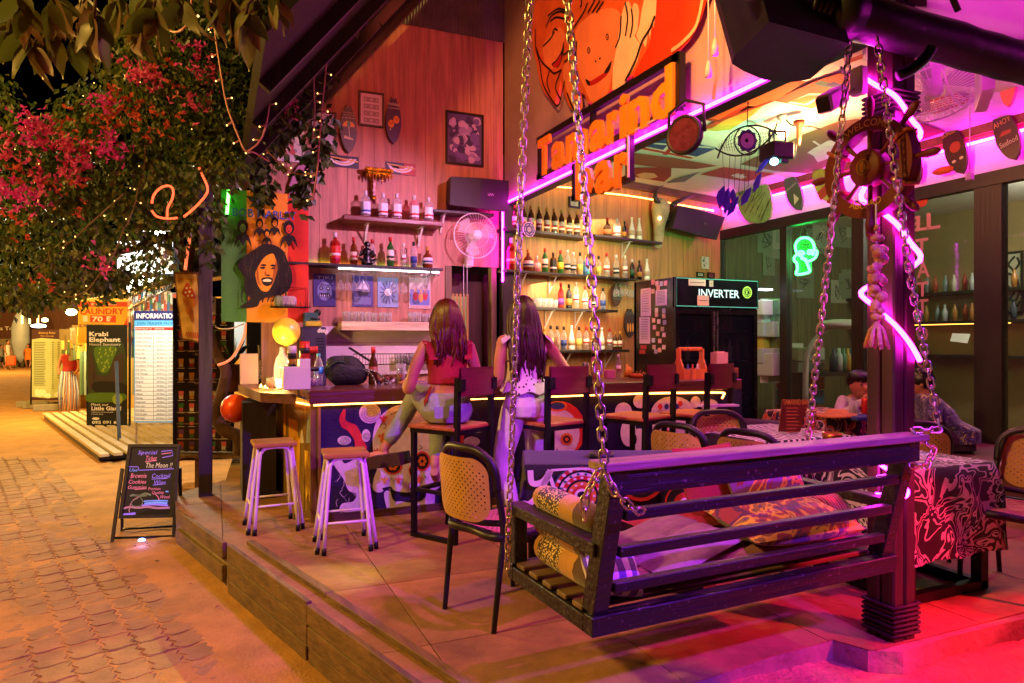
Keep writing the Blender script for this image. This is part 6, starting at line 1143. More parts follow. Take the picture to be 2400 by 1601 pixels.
for i,(x,y0,y1)in enumerate(((1690,265,380),(1645,420,530))):
 T=thing('pull_switch',('pink pull switch, upper of two on cords before the mural wall','pink pull switch, lower of two on cords, tied with ribbon')[i],'pull switch',onx('r1',x,y1,FX-.2));a=onx('r1',x,-60,FX-.2);b=onx('r1',x,y0,FX-.2);c=onx('r1',x,y1,FX-.2)
 ob('cord',MB().tube([a,b],.004,5),m_white,T);ob('handle',MB().tube([b,(b+c)/2,c],[.008,.02,.022],8),m_white,T)
 if i:ob('ribbon',MB().grid(lambda u,v:onx('r1',1680+22*u+10*math.sin(v*5),405+280*v,FX-.2+.01*math.sin(v*8)),2,10),fm('#d88ab0',.6),T)
dc=thing('dreamcatcher','eye shaped dreamcatcher with violet centre and blue feathers under the ceiling','dreamcatcher',at('r2',440,1490,5.72));DF=Fr(at('r2',445,965,5.72),RGT)
def dq(x,y,z=0):return DF.p(*DF.q('r2',x,y),z)
m_twig=mat('twig_black','#15100f',.7,0,.2,20,.2)
for pts in([(225,1022),(300,1060),(380,1072),(470,1050),(560,990),(620,920),(652,845)],[(240,1090),(270,1010),(330,920),(420,872),(510,865),(590,885),(655,930)]):ob('hoop',MB().tube(crv([dq(*p)for p in pts],5),.007,6),m_twig,dc)
ob('ring',MB().tube([dq(445+88*math.cos(a),968+100*math.sin(a))for a in[i*math.pi/12 for i in range(24)]],.006,6,closed=True),m_twig,dc)
mb=MB()
for r in(1.0,.8,.62):
 for i in range(16):a,b=i*math.pi/8,(i+.5)*math.pi/8;mb.tube([dq(445+86*r*math.cos(a),968+98*r*math.sin(a)),dq(445+74*r*math.cos(b),968+84*r*math.sin(b)),dq(445+86*r*math.cos(b+b-a),968+98*r*math.sin(b+b-a))],.002,4)
for s,x0 in((-1,360),(1,530)):
 for i in range(7):x=x0+s*17*i;h=75*(1-i/8);mb.tube([dq(x,968-h-s*i*6),dq(x+s*12,968-s*i*7),dq(x,968+h-s*i*8)],.0018,4)
 for i in range(4):mb.tube([dq(x0,920+i*30),dq(x0+s*50,940+i*18-s*20),dq(x0+s*105,965-s*45+i*4)],.0018,4)
ob('netting',mb,m_twig,dc,kind='stuff');ob('violet_disc',MB().flat([DF.q('r2',445+(62 if i%2 else 74)*math.cos(i*math.pi/9),968+(70 if i%2 else 84)*math.sin(i*math.pi/9))for i in range(18)],DF,-.002).flat([DF.q('r2',445+48*math.cos(i*math.pi/9),968+54*math.sin(i*math.pi/9))for i in range(18)],DF,.002,1).flat([DF.q('r2',440+14*math.cos(i),968+16*math.sin(i))for i in range(6)],DF,.004,2),[fm('#4a2f8a'),fm('#a87ab8'),m_black],dc)
hk=onz('r2',452,640,CZ);ob('cord',MB().tube([hk,dq(445,868)],.004,5),m_twig,dc)
m_fea=mat('feather_blue','#3a2fae',.7,0,.3,20,.4,60)
for x0,y0,x1,y1,w2 in((275,1060,285,1270,0),(325,1070,315,1290,0),(362,1070,355,1300,0),(405,1065,385,1320,0),(430,1060,425,1340,0),(465,1045,450,1290,0),(525,1010,500,1210,0),(555,1120,480,1390,0)):ob('thread',MB().tube([dq(x0,y0),dq(x1,y1)],.0022,4),m_twig,dc)
for x0,y0,x1,y1,w_ in((285,1275,250,1440,26),(315,1290,290,1480,28),(345,1300,355,1400,22),(385,1350,305,1490,26),(470,1290,400,1420,26),(540,1190,485,1330,22),(610,1070,500,1200,18),(265,1300,240,1400,20)):
 dx,dy=x1-x0,y1-y0;L=math.hypot(dx,dy);nx,ny=-dy/L*w_,dx/L*w_;out=[(x0,y0),(x0+dx*.2+nx*.8,y0+dy*.2+ny*.8),(x0+dx*.6+nx,y0+dy*.6+ny),(x1,y1),(x0+dx*.65-nx,y0+dy*.65-ny),(x0+dx*.2-nx*.7,y0+dy*.2-ny*.7)]
 fb_=MB();ctr=[dq(x0,y0,.012),dq(x1,y1,.004)];O_=[dq(*p,-.004)for p in out];fb_.add(O_+ctr,[(0,1,6),(1,2,7,6),(2,3,7),(3,4,7),(4,5,6,7),(5,0,6)]);ob('feather',fb_,m_fea,dc)
pj=thing('disco_projector','small dark disco projector with a bright blue-green lens under the ceiling','projector',at('r2',645,1130,5.75));c=at('r2',645,1050,5.75)
PJ=Fr(c,RGT*.96+FWD*.28);Mx=Matrix((PJ.ex,PJ.n*-1,PJ.ey)).transposed();ob('housing',MB().box(c,(.21,.2,.14),bev=.012,M=Mx),m_blackp,pj);ob('handle',MB().tube([PJ.p(-.1,.06,.04),PJ.p(-.1,.16,.04),PJ.p(.06,.17,.04),PJ.p(.06,.07,.04)],.01,6),m_blackp,pj)
lp=at('r2',630,1112,5.62);ob('lens',MB().ell(lp,(.035,.035,.03),14,8),emit('projector_lens',(.35,.8,1),9),pj);ob('hood',MB().box(at('r2',690,1112,5.64),(.07,.05,.03),M=Mx),mat('hood_green','#1c5a34',.3,0,.1,5,0),pj);ob('stem',MB().tube([c,onz('r2',620,900,CZ)],.009,6),m_black,pj)
bu=onz('r2',690,790,CZ);bt_=thing('ceiling_bulb','bare glowing bulb in a ceiling socket','light bulb',bu+V((0,0,-.28)));ob('socket',MB().lathe([(.05,0),(.05,-.03),(.03,-.05),(.028,-.09),(0,-.091)],bu,12),m_white,bt_);ob('bulb',MB().ell(bu+V((0,0,-.155)),(.055,.055,.07),16,10),emit('bulb_glow',(1,.5,.25),16),bt_)
bs=thing('hanging_socket','spare lamp socket and dangling wire beside the bulb','lamp socket',at('r2',790,960,6.2));ob('socket',MB().lathe([(.05,.05),(.05,.02),(.025,0),(.022,-.1),(.012,-.17),(0,-.17)],at('r2',800,870,6.2),10),mat('socket_rust','#8a3a1c',.5,0,.2,20,.1),bs);ob('wire',MB().tube(crv([bu,at('r2',740,855,6.25),at('r2',810,868,6.2),at('r2',880,870,6.2),at('r2',950,890,6.2)],4),.007,5).tube([at('r2',790,930,6.2),at('r2',772,1085,6.2)],.005,5),m_black,bs)
GC=Fr((0,0,CZ-.012),(1,0,0),(0,-1,0))
def flag(k,pts,label,base,patches=(),m=None):
 q=GC.qs(k,pts);T=thing('ceiling_flag',label,'flag',GC.p(sum(a for a,b in q)/len(q),sum(b for a,b in q)/len(q)),0,'flags pinned to the ceiling');mb=MB();mb.prism(q,GC,0,.004);ms=[m or mat('flag_'+base,base,.85,0,.1,7,.3,12)]
 for i,(c,pp)in enumerate(patches):mb.flat(GC.qs(k,pp),GC,.0046+.0006*i,len(ms));ms.append(mat('flag_'+c,c,.85,0,.1,7,.3,12))
 ob('cloth',mb,ms,T)
flag('r1',[(1165,1025),(1345,945),(1705,1018),(1520,1095)],'union flag pinned near the sign','#1f3a7a',(('#d8d4cc',[(1165,1025),(1210,1005),(1560,1075),(1520,1095)]),('#d8d4cc',[(1400,957),(1470,972),(1380,1068),(1310,1054)]),('#b3261e',[(1175,1022),(1200,1010),(1540,1080),(1525,1090)]),('#b3261e',[(1420,962),(1450,968),(1360,1064),(1330,1058)]),('#d8d4cc',[(1640,1005),(1700,1018),(1240,985),(1260,978)])))
flag('r1',[(1130,1052),(1400,1085),(1705,1140),(1560,1162),(1300,1150),(1130,1130)],'brown swallow-shaped flag beside the sign lettering','#8a4a38')
flag('r1',[(1130,1155),(1390,1150),(1388,1210),(1340,1250),(1130,1215)],'dark red flag with a pale elephant emblem','#8a3028',(('#c9b090',[(1150,1200),(1200,1185),(1270,1190),(1300,1215),(1240,1228),(1180,1222)]),))
flag('r1',[(1420,1230),(1580,1185),(1480,1250),(1360,1258)],'small grey pennant near the bull skull','#6a7078')
flag('r2',[(40,805),(300,610),(560,545),(845,560),(640,690),(250,838)],'long orange and green flag above the dreamcatcher','#c97a2a',(('#5a5a2a',[(170,720),(330,640),(420,640),(260,740)]),('#8a3a1c',[(40,805),(250,838),(640,690),(600,690),(250,820)])))
flag('r2',[(130,890),(400,735),(560,720),(470,800),(330,890),(230,900)],'yellow and red flag swagged left of the bulb','#d8a03a',(('#b83a20',[(130,890),(400,735),(440,732),(200,880)]),))
flag('r2',[(620,690),(900,560),(1080,500),(1240,540),(1140,630),(890,745),(720,710)],'red, blue and green banded flag right of the stage speaker','#b8552a',(('#2a7a72',[(900,575),(950,550),(1110,595),(1060,615)]),('#d8ccc0',[(720,705),(870,640),(1000,640),(860,720)]),('#c9641e',[(740,695),(860,650),(960,650),(840,712)]),('#2a3a8a',[(980,580),(1040,558),(1130,590),(1090,610)])))
flag('r2',[(400,1130),(850,920),(1080,835),(1240,820),(1240,960),(1080,1110),(860,1192),(640,1175)],'olive brown flag with a white dragon shape','#7a5a34',(('#d8d4c4',[(858,1048),(900,1020),(1000,965),(1070,960),(1050,1010),(1080,1040),(1010,1085),(930,1115),(900,1070)]),('#d8d4c4',[(890,970),(905,965),(950,995),(935,1000)])))
flag('r2',[(125,1200),(285,1150),(635,1195),(440,1248)],'red flag with white crossed figure over the dreamcatcher feathers','#a8431e',(('#d8e0c8',[(330,1205),(380,1190),(440,1215),(400,1230)]),('#d8e0c8',[(360,1215),(430,1200),(415,1195),(345,1225)])))
flag('r2',[(1530,740),(1890,640),(1990,690),(1740,780)],'red and white striped flag behind the cage fan','#b8283a',tuple(('#e0c8d0',[(1560+25*i,740+9*i),(1900+18*i,645+9*i),(1912+18*i,650+9*i),(1575+25*i,744+9*i)])for i in range(5)))
flag('r2',[(1560,820),(1810,905),(1570,985)],'dark red drape hanging at the right of the post','#9a1c2a')
flag('r2',[(1090,360),(1235,310),(1240,400),(1120,440)],'red and cream flag behind the post top','#b8341e',(('#d8c8b0',[(1110,390),(1238,340),(1238,365),(1115,415)]),))
m_sb=mat('board_darkred','#3a1216',.4,0,.3,5,.1);m_sbg=mat('board_green','#4a5a48',.45,0,.35,6,.1)
TX=[fm('#d89a4a'),fm('#d8c8c0'),fm('#a83a2a')]
surf('r2',(730,1195),(828,1450),100,WF,'grey green surfboard sign, first from the left over the shop front',m_sbg,TX,(('GONE SURFING',.6,.05,1),),lambda p,L,w_,h:p.flat([(-w_*.4,h*.2),(w_*.4,h*.25),(0,h*.45)],L,.0003,1))
surf('r2',(925,1135),(1020,1385),100,WF,'yellow and green surfboard sign, second from the left over the shop front',mat('board_yellow','#a8a04a',.45,0,.3,6,.1),TX,(('RELAX',.8,.06,2),('BEACH BAR',.5,.05,2)),lambda p,L,w_,h:p.flat([(-w_*.8,h*.12),(w_*.8,h*.15),(w_*.9,h*.4),(-w_*.9,h*.34)],L,.0003,2))
surf('r2',(1555,985),(1640,1262),112,WF,'dark surfboard sign lettered summer holidays, partly behind the wheel',m_sb,TX,(('SUMMER',.66,.07,0),('HOLIDAYS',.57,.06,2),('in',.48,.05,0),('Paradise',.37,.08,1)))
surf('r2',(1840,858),(1945,1200),150,WF,'black surfboard sign with a red sun lettered sunset',m_sb,TX,(('SUNSET',.78,.075,0),),lambda p,L,w_,h:[p.flat(circ(w_*.1,h*.52,w_*.5,18),L,.0003,2),p.flat(circ(w_*.22,h*.54,w_*.38,14),L,.0008,2),[p.flat(circ(w_*x,h*.28,w_*.2,8,w_*.14),L,.0005,1)for x in(-.35,.35)]])
surf('r2',(2185,752),(2310,1105),165,WF,'large dark red surfboard sign lettered ahoy seafood at the right edge',m_sb,TX,(('AHOY',.68,.1,0),('Seafood',.3,.1,1)),lambda p,L,w_,h:p.flat([(-w_*.6,h*.5),(w_*.4,h*.48),(w_*.5,h*.54),(-w_*.2,h*.57)],L,.0003,2))
surf('r2',(2262,420),(2262,742),115,WF.off(.7),'plain bright pink surfboard hanging near the roller awning',mat('board_hotpink','#d8607a',.4,0,.05,5,0),TX)
surf('r2',(395,1262),(620,1500),210,WF,'wide pale carved surfboard with line drawings beside the feathers',mat('board_pale','#8aa868',.6,0,.3,6,.2),[fm('#1a2416')],(),lambda p,L,w_,h:[p.stroke(crv([(w_*random.Random(i*7+j).uniform(-.75,.75),h*(.15+.1*i+random.Random(i+j*3).uniform(-.08,.08)))for j in range(5)],3),.008,L,.0003+.00005*i,0)for i in range(8)])
ob('slippers',MB().ell(onx('r2',1795,1172,WX-.1),(.03,.12,.04),10,6),mat('slipper_orange','#c8501e',.6,0,.2,8,.1),None,'orange fish ornament on the pink wall between two surfboard signs','ornament')
cf=thing('cage_fan','pale caged fan tilted down under the ceiling right of the post','fan',at('b4',960,800,4.3));c=at('b4',960,770,4.3);ax=V((-.25,-.35,-.9)).normalized();M_=ax.to_track_quat('Z','Y').to_matrix();mb=MB();rr=.33
for i in range(48):
 a=i*math.pi/24;ca,sa=math.cos(a),math.sin(a);mb.tube([c+M_@V((r_*ca,r_*sa,z_))for r_,z_ in((.06,.1),(rr*.75,.09),(rr,.02),(rr,-.05),(rr*.6,-.1),(.08,-.11))],.0022,4,caps=False)
for r_,z_ in((rr,.02),(rr,-.05),(rr*.75,.09)):mb.tube([c+M_@V((x,y,z_))for x,y in circ(0,0,r_,32)],.005,5,closed=True)
ob('cage',mb,m_fan,cf,kind='stuff');ob('motor',MB().lathe([(0,-.26),(.08,-.25),(.09,-.14),(.06,-.1),(.05,.08),(0,.1)],c,16,M=M_),m_fan,cf)
for i in range(3):a=i*2.1;ob('blade',MB().add([c+M_@V((r_*math.cos(a+t),r_*math.sin(a+t),z_))for r_,t,z_ in((.05,-.2,0),(.29,-.15,.02),(.3,.4,0),(.27,.8,-.03),(.06,.5,-.01))],[(0,1,2,3,4)]),bl,cf)
ob('neck',MB().tube([c+M_@V((0,0,-.2)),at('b4',1010,560,4.4),at('b4',1180,560,4.5)],.045,10),m_fan,cf);ob('cable',MB().tube(crv([at('b4',1030,540,4.1),at('b4',1080,720,4.1),at('b4',1160,900,4.1),at('b4',1260,985,4.1),at('b4',1310,900,4.1)],5),.006,5),m_fan,cf)
ob('orange_badge',MB().ell(at('b4',835,505,4.2),(.05,.03,.05),12,6),mat('badge_orange','#d8752a',.5,0,.1,5,0),cf)
bn_=thing('curved_bracket','thick black curved tube bracket beside the cage fan','bracket',at('b4',680,700,3.1));ob('tube',MB().tube(crv([at('b4',650,695,3.05),at('b4',750,650,3.05),at('b4',860,570,3.05),at('b4',920,500,3.05),at('b4',960,440,3.05)],4),.025,8),m_blackp,bn_)
props(ob('wall_box',MB().beam(at('b4',1440,560,3.9),at('b4',1440,930,3.9),.42,.06,up=(.6,-.8,0)),m_white),'white box hanging beside the pink surfboard under the awning','panel')
ob('string_weight',MB().tube([onz('b4',1305,640,CZ),at('b4',1305,1560,5.0)],.004,5).box(at('r2',1975,1215,5.0),(.04,.04,.05)),m_white,None,'white pull string with a small block hanging before the sunset board','pull string')
ra_=thing('roller_awning','thick dark rolled awning tube with magenta tarp above it at the upper right','awning',(4,2.1,3));RYp=2.15
def rl(k,x,y):return ony(k,x,y,RYp)
top0,top1=rl('r2',1000,60),rl('r2',2349,440);dz=(top1-top0);u_=dz/dz.x
A0=V((top0.x,RYp,top0.z));A1=A0+u_*3.2;m_roll=mat('awning_dark','#150b10',.45,0,.4,3,.5,5)
ob('roll',MB().tube([A0+u_*(3.2*i/24)+V((0,U(-.004,.004),U(-.004,.004)))for i in range(25)],.098,16),m_roll,ra_)
ob('end_collar',MB().tube([A0-u_*.0,A0+u_*.13],.112,18),m_blackp,ra_);ob('pole',MB().tube([A0-u_*.55,A0],.05,10),mat('pole_violet','#3a2048',.4,0,.2,9,.1),ra_)
for i in range(4):x=A0-u_*(.04+.03*i);ob('lashing',MB().tube([x+V((0,.062*math.cos(a),.062*math.sin(a)))for a in[j*math.pi/6 for j in range(12)]],.012,6,closed=True),m_roll,ra_)
m_tarp=mat('tarp_pale','#b0a0a8',.6,0,.25,2.5,.6,6);m_tarp.node_tree.nodes['Principled BSDF'].inputs['Transmission Weight'].default_value=0;tl_=m_tarp.node_tree.nodes.new('ShaderNodeBsdfTranslucent');tl_.inputs[0].default_value=(.7,.6,.65,1);tx_=m_tarp.node_tree.nodes.new('ShaderNodeMixShader');tx_.inputs[0].default_value=.6;[m_tarp.node_tree.links.new(a,b)for a,b in((m_tarp.node_tree.nodes['Principled BSDF'].outputs[0],tx_.inputs[1]),(tl_.outputs[0],tx_.inputs[2]),(tx_.outputs[0],m_tarp.node_tree.nodes['Material Output'].inputs[0]))]
en=thing('neon_strip','added pink tube hidden behind the roller awning, lighting the tarp','neon light',(4.5,2.42,3.3));ob('tube',MB().tube([(3.1,2.42,3.33),(6.4,2.42,3.33)],.014,8),emit('pink_tarp_light',PINK,26),en)  # hidden tube added so that the tarp glows from behind
mb=MB();mb.grid(lambda u,v:A0+u_*(.2+3*u)+V((0,-.02+.05*math.sin(u*11+v*5)+.35*v,.08+1.3*v)),30,10);ob('tarp',mb,m_tarp,ra_)
ob('tie',MB().tube([A0+u_*.7+V((0,-.1,.09)),A0+u_*.66+V((0,-.06,.25)),A0+u_*.6+V((0,0,.5))],.014,6),m_roll,ra_)
# inside the tattoo room
def irow(x,k,items):pass
T=thing('green_neon_sign','glowing green neon alien head hanging behind the glass','neon sign',onx('r4',840,430,WX+.25));NF=Fr((WX+.25,BY,0),(0,-1,0))
m_gn=emit('neon_green',(.03,1,.12),34);m_gn2=emit('neon_green_soft',(.03,.8,.15),2.2)
def ng(pts,cl=False):return[NF.p(*NF.q('r4',x,y))for x,y in crv(pts,5,cl)]
for pts in([(790,290),(775,230),(795,185),(840,168),(885,185),(905,235),(895,290)],[(905,255),(925,265),(912,305),(880,325)],[(880,325),(850,330),(820,300),(790,285),(770,300),(768,325),(785,340)],[(785,340),(790,380),(785,420),(870,405),(865,370),(850,330)],[(800,265),(820,262),(835,275),(815,285),(800,275)],[(860,262),(880,255),(892,268),(872,280),(860,272)],[(815,310),(840,318),(850,312)]):ob('tube',MB().tube(ng(pts),.016,7),m_gn,T)
ob('backing',MB().prism([NF.q('r4',x,y)for x,y in crv([(785,420),(775,340),(770,300),(780,220),(840,170),(900,220),(920,280),(880,330),(868,405)],4,True)],NF,-.03,-.022),glass('acrylic',(.8,1,.85),.3,.3,(.15,.6,.25)),T)
ob('wire',MB().tube([NF.p(*NF.q('r4',805,175)),NF.p(*NF.q('r4',830,60)),NF.p(*NF.q('r4',870,172))],.003,4),m_steel,T)
IBX=9.86;IF=Fr((IBX,BY,0),(0,-1,0));EF=Fr((0,8.16,0),(1,0,0))
SPOTS=sorted([(U(345,670),U(110,440))for _ in range(7)]+[(U(745,1160),U(90,620))for _ in range(11)])
for i,(x,y)in enumerate(SPOTS):
 k='r4';q=EF.q(k,x,y)
 if q[0]>9.7:q=(U(7.1,9.7),U(1.7,3.2))
 w_,h=U(.2,.42),U(.24,.5);mb=MB();mb.rect(EF,q[0],q[1],q[0]+w_,q[1]+h,.001+i*.0012,.0018+i*.0012)
 for j in range(3):mb.stroke(crv([(q[0]+w_*U(.15,.85),q[1]+h*U(.15,.85))for _ in range(4)],3),.012,EF,.0024+i*.0012,1)
 props(ob('pinned_drawing',mb,[fm(random.choice(['#b8c0a8','#a8b0a0','#c8c8b8','#8a9a80'])),fm('#2a3028')]),f'{ORD[i]} from left of the flash drawings pinned in the tattoo room','drawing','drawings pinned in the tattoo room')
picture('r4',[(2200,265),(2349,262),(2349,690),(2205,690)],'large framed ink drawing of a koi on the tan tattoo room wall',lambda p,L,w_,h:[p.stroke(crv([(w_*x,h*y)for x,y in pts],5),.03,L,.0006+.0004*i,1)for i,pts in enumerate([[(.2,.2),(.5,.3),(.7,.5),(.5,.7),(.3,.8),(.6,.92)],[(.3,.25),(.6,.2),(.8,.35),(.7,.55)],[(.4,.4),(.2,.5),(.3,.65),(.5,.6)],[(.6,.7),(.8,.8),(.7,.9)],[(.5,.1),(.7,.12),(.85,.2)]])],[fm('#c8c0a8'),fm('#2a2622')],fr=IF,fwid=.03)
sh2=[]
for i,(z,d)in enumerate(((2.4,0),(1.98,0),(1.5,.0))):
 props(ob('wall_shelf',MB().box((9.7,6.7,z),(.3,2.9,.04)),m_dark),f'{["upper", "middle", "lower"][i]} long shelf along the tattoo room wall','shelf')
for i in range(34):
 z=(2.422,2.002)[i%2];y=5.6+(i//2)*.135;ci=random.randrange(6);c_=['#c8d0d8','#8a9aa8','#b87a3a','#d8d0c0','#3a4a5a','#a8482a'][ci]
 props(ob('ink_bottle',MB().lathe([(0,0),(.03,0),(.04,.14),(.015,.2),(.015,.24),(0,.24)],(9.66+U(-.05,.05),y,z),8),fm(c_,.25)),f'{ORD[i // 2]} ink bottle from the left on the {["upper", "middle"][i % 2]} shelf inside the tattoo room','bottle','ink bottles on the tattoo room shelves')
props(ob('led_strip',MB().box((9.56,6.4,1.955),(.015,1.6,.012)),emit('led_amber',(1,.35,.05),8)),'amber led strip under the middle shelf inside the tattoo room','light strip')
dwr=thing('drawer_tower','small tower of coloured plastic drawers inside the glass','drawers',(8.0,7.0,.31));dp=at('r4',810,1115,9.6);
for i,c_ in enumerate(('#8a4a2a','#2a6a8a','#a8482a','#8a8a7a','#c8c8b8')):ob('drawer',MB().box((dp.x,dp.y,dp.z-.1+.2*i-(.4)),(.5,.4,.18),bev=.01),fm(c_,.4),dwr)
ob('frame',MB().box((dp.x,dp.y+.22,dp.z-.1),(.55,.03,1.1)),m_white,dwr)
q=at('r4',950,1100,9.4);dk=thing('work_desk','dark work desk with spray bottles inside the tattoo room','desk',(q.x,q.y,PZ));ob('desktop',MB().box((q.x+.5,q.y,q.z),(2.2,.6,.05)),m_dark,dk)
for sx in(-.5,1.5):ob('leg',MB().box((q.x+sx,q.y,(PZ+q.z)/2),(.06,.5,q.z-PZ)),m_dark,dk)
for i,(x,c_)in enumerate(((1040,'#2a4a5a'),(1075,'#c8d0d0'),(1105,'#4a8a6a'),(1135,'#c8a03a'),(1160,'#3a7a9a'))):p=at('r4',x,1085,9.3);p.z=q.z+.026;turned('spray_bottle',f'{ORD[i]} cleaning bottle from the left on the tattoo desk','bottle',p,(('body',[(0,0),(.06,0),(.06,.2),(.025,.26),(.02,.32),(0,.32)],fm(c_,.3)),),'bottles on the tattoo desk',10)
lm=thing('desk_lamp','white jointed arm lamp standing inside the tattoo room','lamp',at('r4',845,1290,8.9));ob('arm',MB().tube(crv([at('r4',845,1290,8.9),at('r4',850,1020,8.9),at('r4',880,920,8.9),at('r4',950,830,8.9),at('r4',1040,770,8.9)],4),.035,8),m_white,lm);ob('head',MB().ell(at('r4',1095,765,8.9),(.38,.2,.07),14,8),m_white,lm)
props(ob('paper_sheet',MB().add([at('r4',1840,880,8.4),at('r4',1960,895,8.4),at('r4',1980,830,8.6),at('r4',1855,826,8.6)],[(0,1,2,3)]),m_white),'white sheet of paper propped on the desk in the tattoo room','paper')
fd_=thing('glass_cabinet','lit glass door cabinet of white boxes right of the drinks fridge','cabinet',(7.4,7.4,PZ));
for i,(y,c_)in enumerate(((650,'#d8e0e8'),(700,'#c8d8e0'),(800,'#a8b8c0'),(860,'#c8b04a'),(980,'#a8b0b8'),(1040,'#b0b8c0'))):
 for x in(550,620,655):p=at('r4',x,y,9.0+U(0,.3));ob('supply_box',MB().box(p,(.18,.2,.2+.1*(i%2)),bev=.01),fm(c_,.4),fd_)
for y in(690,875,1065):a,b=at('r4',535,y,9.2),at('r4',672,y,9.2);ob('cabinet_shelf',MB().beam(a,b,.02,.4),m_white,fd_)
a=at('r4',560,525,8.9);ob('cabinet_light',MB().box(a,(.2,.1,.02)),emit('cabinet_white',(.8,.9,1),6),fd_)
WG=Fr((WX-.012,BY,0),(0,-1,0));lt_=thing('window_lettering','pink painted tattoo lettering running down the shop window','lettering');m_pl=fm('#c88aa0',.5)
for ch_,x,y,h in(('E',1572,125,100),('L',1650,115,105),('L',1725,105,115),('T',1645,280,110),('A',1655,440,110),('T',1650,570,100),('T',1650,690,100),('O',1650,880,100),('O',1645,1060,100)):
 a=WG.q('r4',x,y);b=WG.q('r4',x,y-h);ob('letter',MB().text(ch_,WG,a[0],a[1],b[1]-a[1],0,.0,w=(b[1]-a[1])*.85,al='C',off=.02),m_pl,lt_)
props(ob('wall_sticker',MB().prism(circ(*WG.q('r2',1645,1382),.07,14),WG,.0005,.003),fm('#c8401e')),'round orange sun sticker on the shop window','sticker')
# people: one continuous remeshed body each, clothes and hair on top
SKIN=mat('skin','#c98a66',.5,0,.08,9,.05);SKIN2=mat('skin_tan','#a86e4c',.5,0,.08,9,.05)
def solid(name,mb,m,parent,vox=.009,smooth=6):
 o=ob(name,mb,m,parent);r=o.modifiers.new('r','REMESH');r.mode='VOXEL';r.voxel_size=vox;r.use_smooth_shade=True;s=o.modifiers.new('s','SMOOTH');s.factor=.5;s.iterations=smooth;return o
class Pers:
 def __init__(s,label,p,d,cat='person',group=None):s.T=thing('person',label,cat,p,face(d.x,d.y),group);s.W=WM[s.T]
 def P(s,q):return s.W@V(q)
 def ring(s,mb,secs,n=16):
  Ml=s.W.to_3x3();vs=[];k=len(secs)
  for x,y,z,rx,ry in secs:vs+=[s.P((x+rx*math.cos(j*2*math.pi/n),y+ry*math.sin(j*2*math.pi/n),z))for j in range(n)]
  fs=[(i*n+j,i*n+(j+1)%n,(i+1)*n+(j+1)%n,(i+1)*n+j)for i in range(k-1)for j in range(n)]+[tuple(range(n))[::-1],tuple((k-1)*n+j for j in range(n))]
  if secs[0][2]>secs[-1][2]:fs=[f[::-1]for f in fs]
  mb.add(vs,fs,0,True)
 def limb(s,mb,pts,rr,n=12):
  mb.tube([s.P(p)for p in crv(pts,4)],[rr[min(i//4,len(rr)-2)]+(rr[min(i//4,len(rr)-2)+1]-rr[min(i//4,len(rr)-2)])*(i%4)/4 if i<4*(len(pts)-1)else rr[-1]for i in range(4*(len(pts)-1)+1)],n)
  for p,r in((pts[0],rr[0]),(pts[-1],rr[-1])):mb.ell(s.P(p),r,10,6)
 def hand(s,mb,w,d,side):
  w,d=V(w),V(d).normalized();u=d.cross(V((0,0,1)));u=u.normalized()if u.length>.1 else V((1,0,0));nn=u.cross(d);pc=w+d*.045
  mb.ell(s.P(pc),(.033,.033,.026),10,6)
  for k_,L in((-1.5,.062),(-.5,.074),(.5,.07),(1.5,.055)):b=w+d*.075+u*(k_*.016);mb.tube([s.P(b-d*.03),s.P(b+d*L*.5-nn*.006),s.P(b+d*L*.9-nn*.026)],[.009,.008,.006],7)
  b=w+d*.03-u*side*.028;mb.tube([s.P(b),s.P(b-u*side*.025+d*.025),s.P(b-u*side*.03+d*.055)],[.011,.009,.007],7)
 def foot(s,mb,a,d,bare=True):a,d=V(a),V(d).normalized();mb.tube([s.P(a-d*.04+V((0,0,-.03))),s.P(a+d*.05+V((0,0,-.035))),s.P(a+d*.14+V((0,0,-.05)))],[.034,.036,.026],10)
 def head(s,mb,c,k=1.0):mb.ell(s.P(c),(.075*k,.088*k,.1*k),18,12,M=s.W.to_3x3());mb.ell(s.P(V(c)+V((0,.03,-.06))*k),(.05*k,.055*k,.055*k),12,8,M=s.W.to_3x3());mb.ell(s.P(V(c)+V((0,.092,-.02))*k),(.013*k,.017*k,.022*k),8,6,M=s.W.to_3x3());[mb.ell(s.P(V(c)+V((e*.077,-.005,-.015))*k),(.012*k,.02*k,.028*k),8,6,M=s.W.to_3x3())for e in(-1,1)]
 def facebits(s,c,k=1.0):
  mb=MB();M3=s.W.to_3x3()
  for e in(-1,1):mb.ell(s.P(V(c)+V((e*.031,.079,.008))*k),(.014*k,.006,.006*k),8,6,0,M=M3);mb.ell(s.P(V(c)+V((e*.031,.083,.03))*k),(.018*k,.006,.004*k),8,4,0,M=M3)
  mb.ell(s.P(V(c)+V((0,.083,-.06))*k),(.022*k,.008,.007*k),10,6,1,M=M3);ob('facial_features',mb,[fm('#1a100c'),fm('#9a4a42')],s.T)
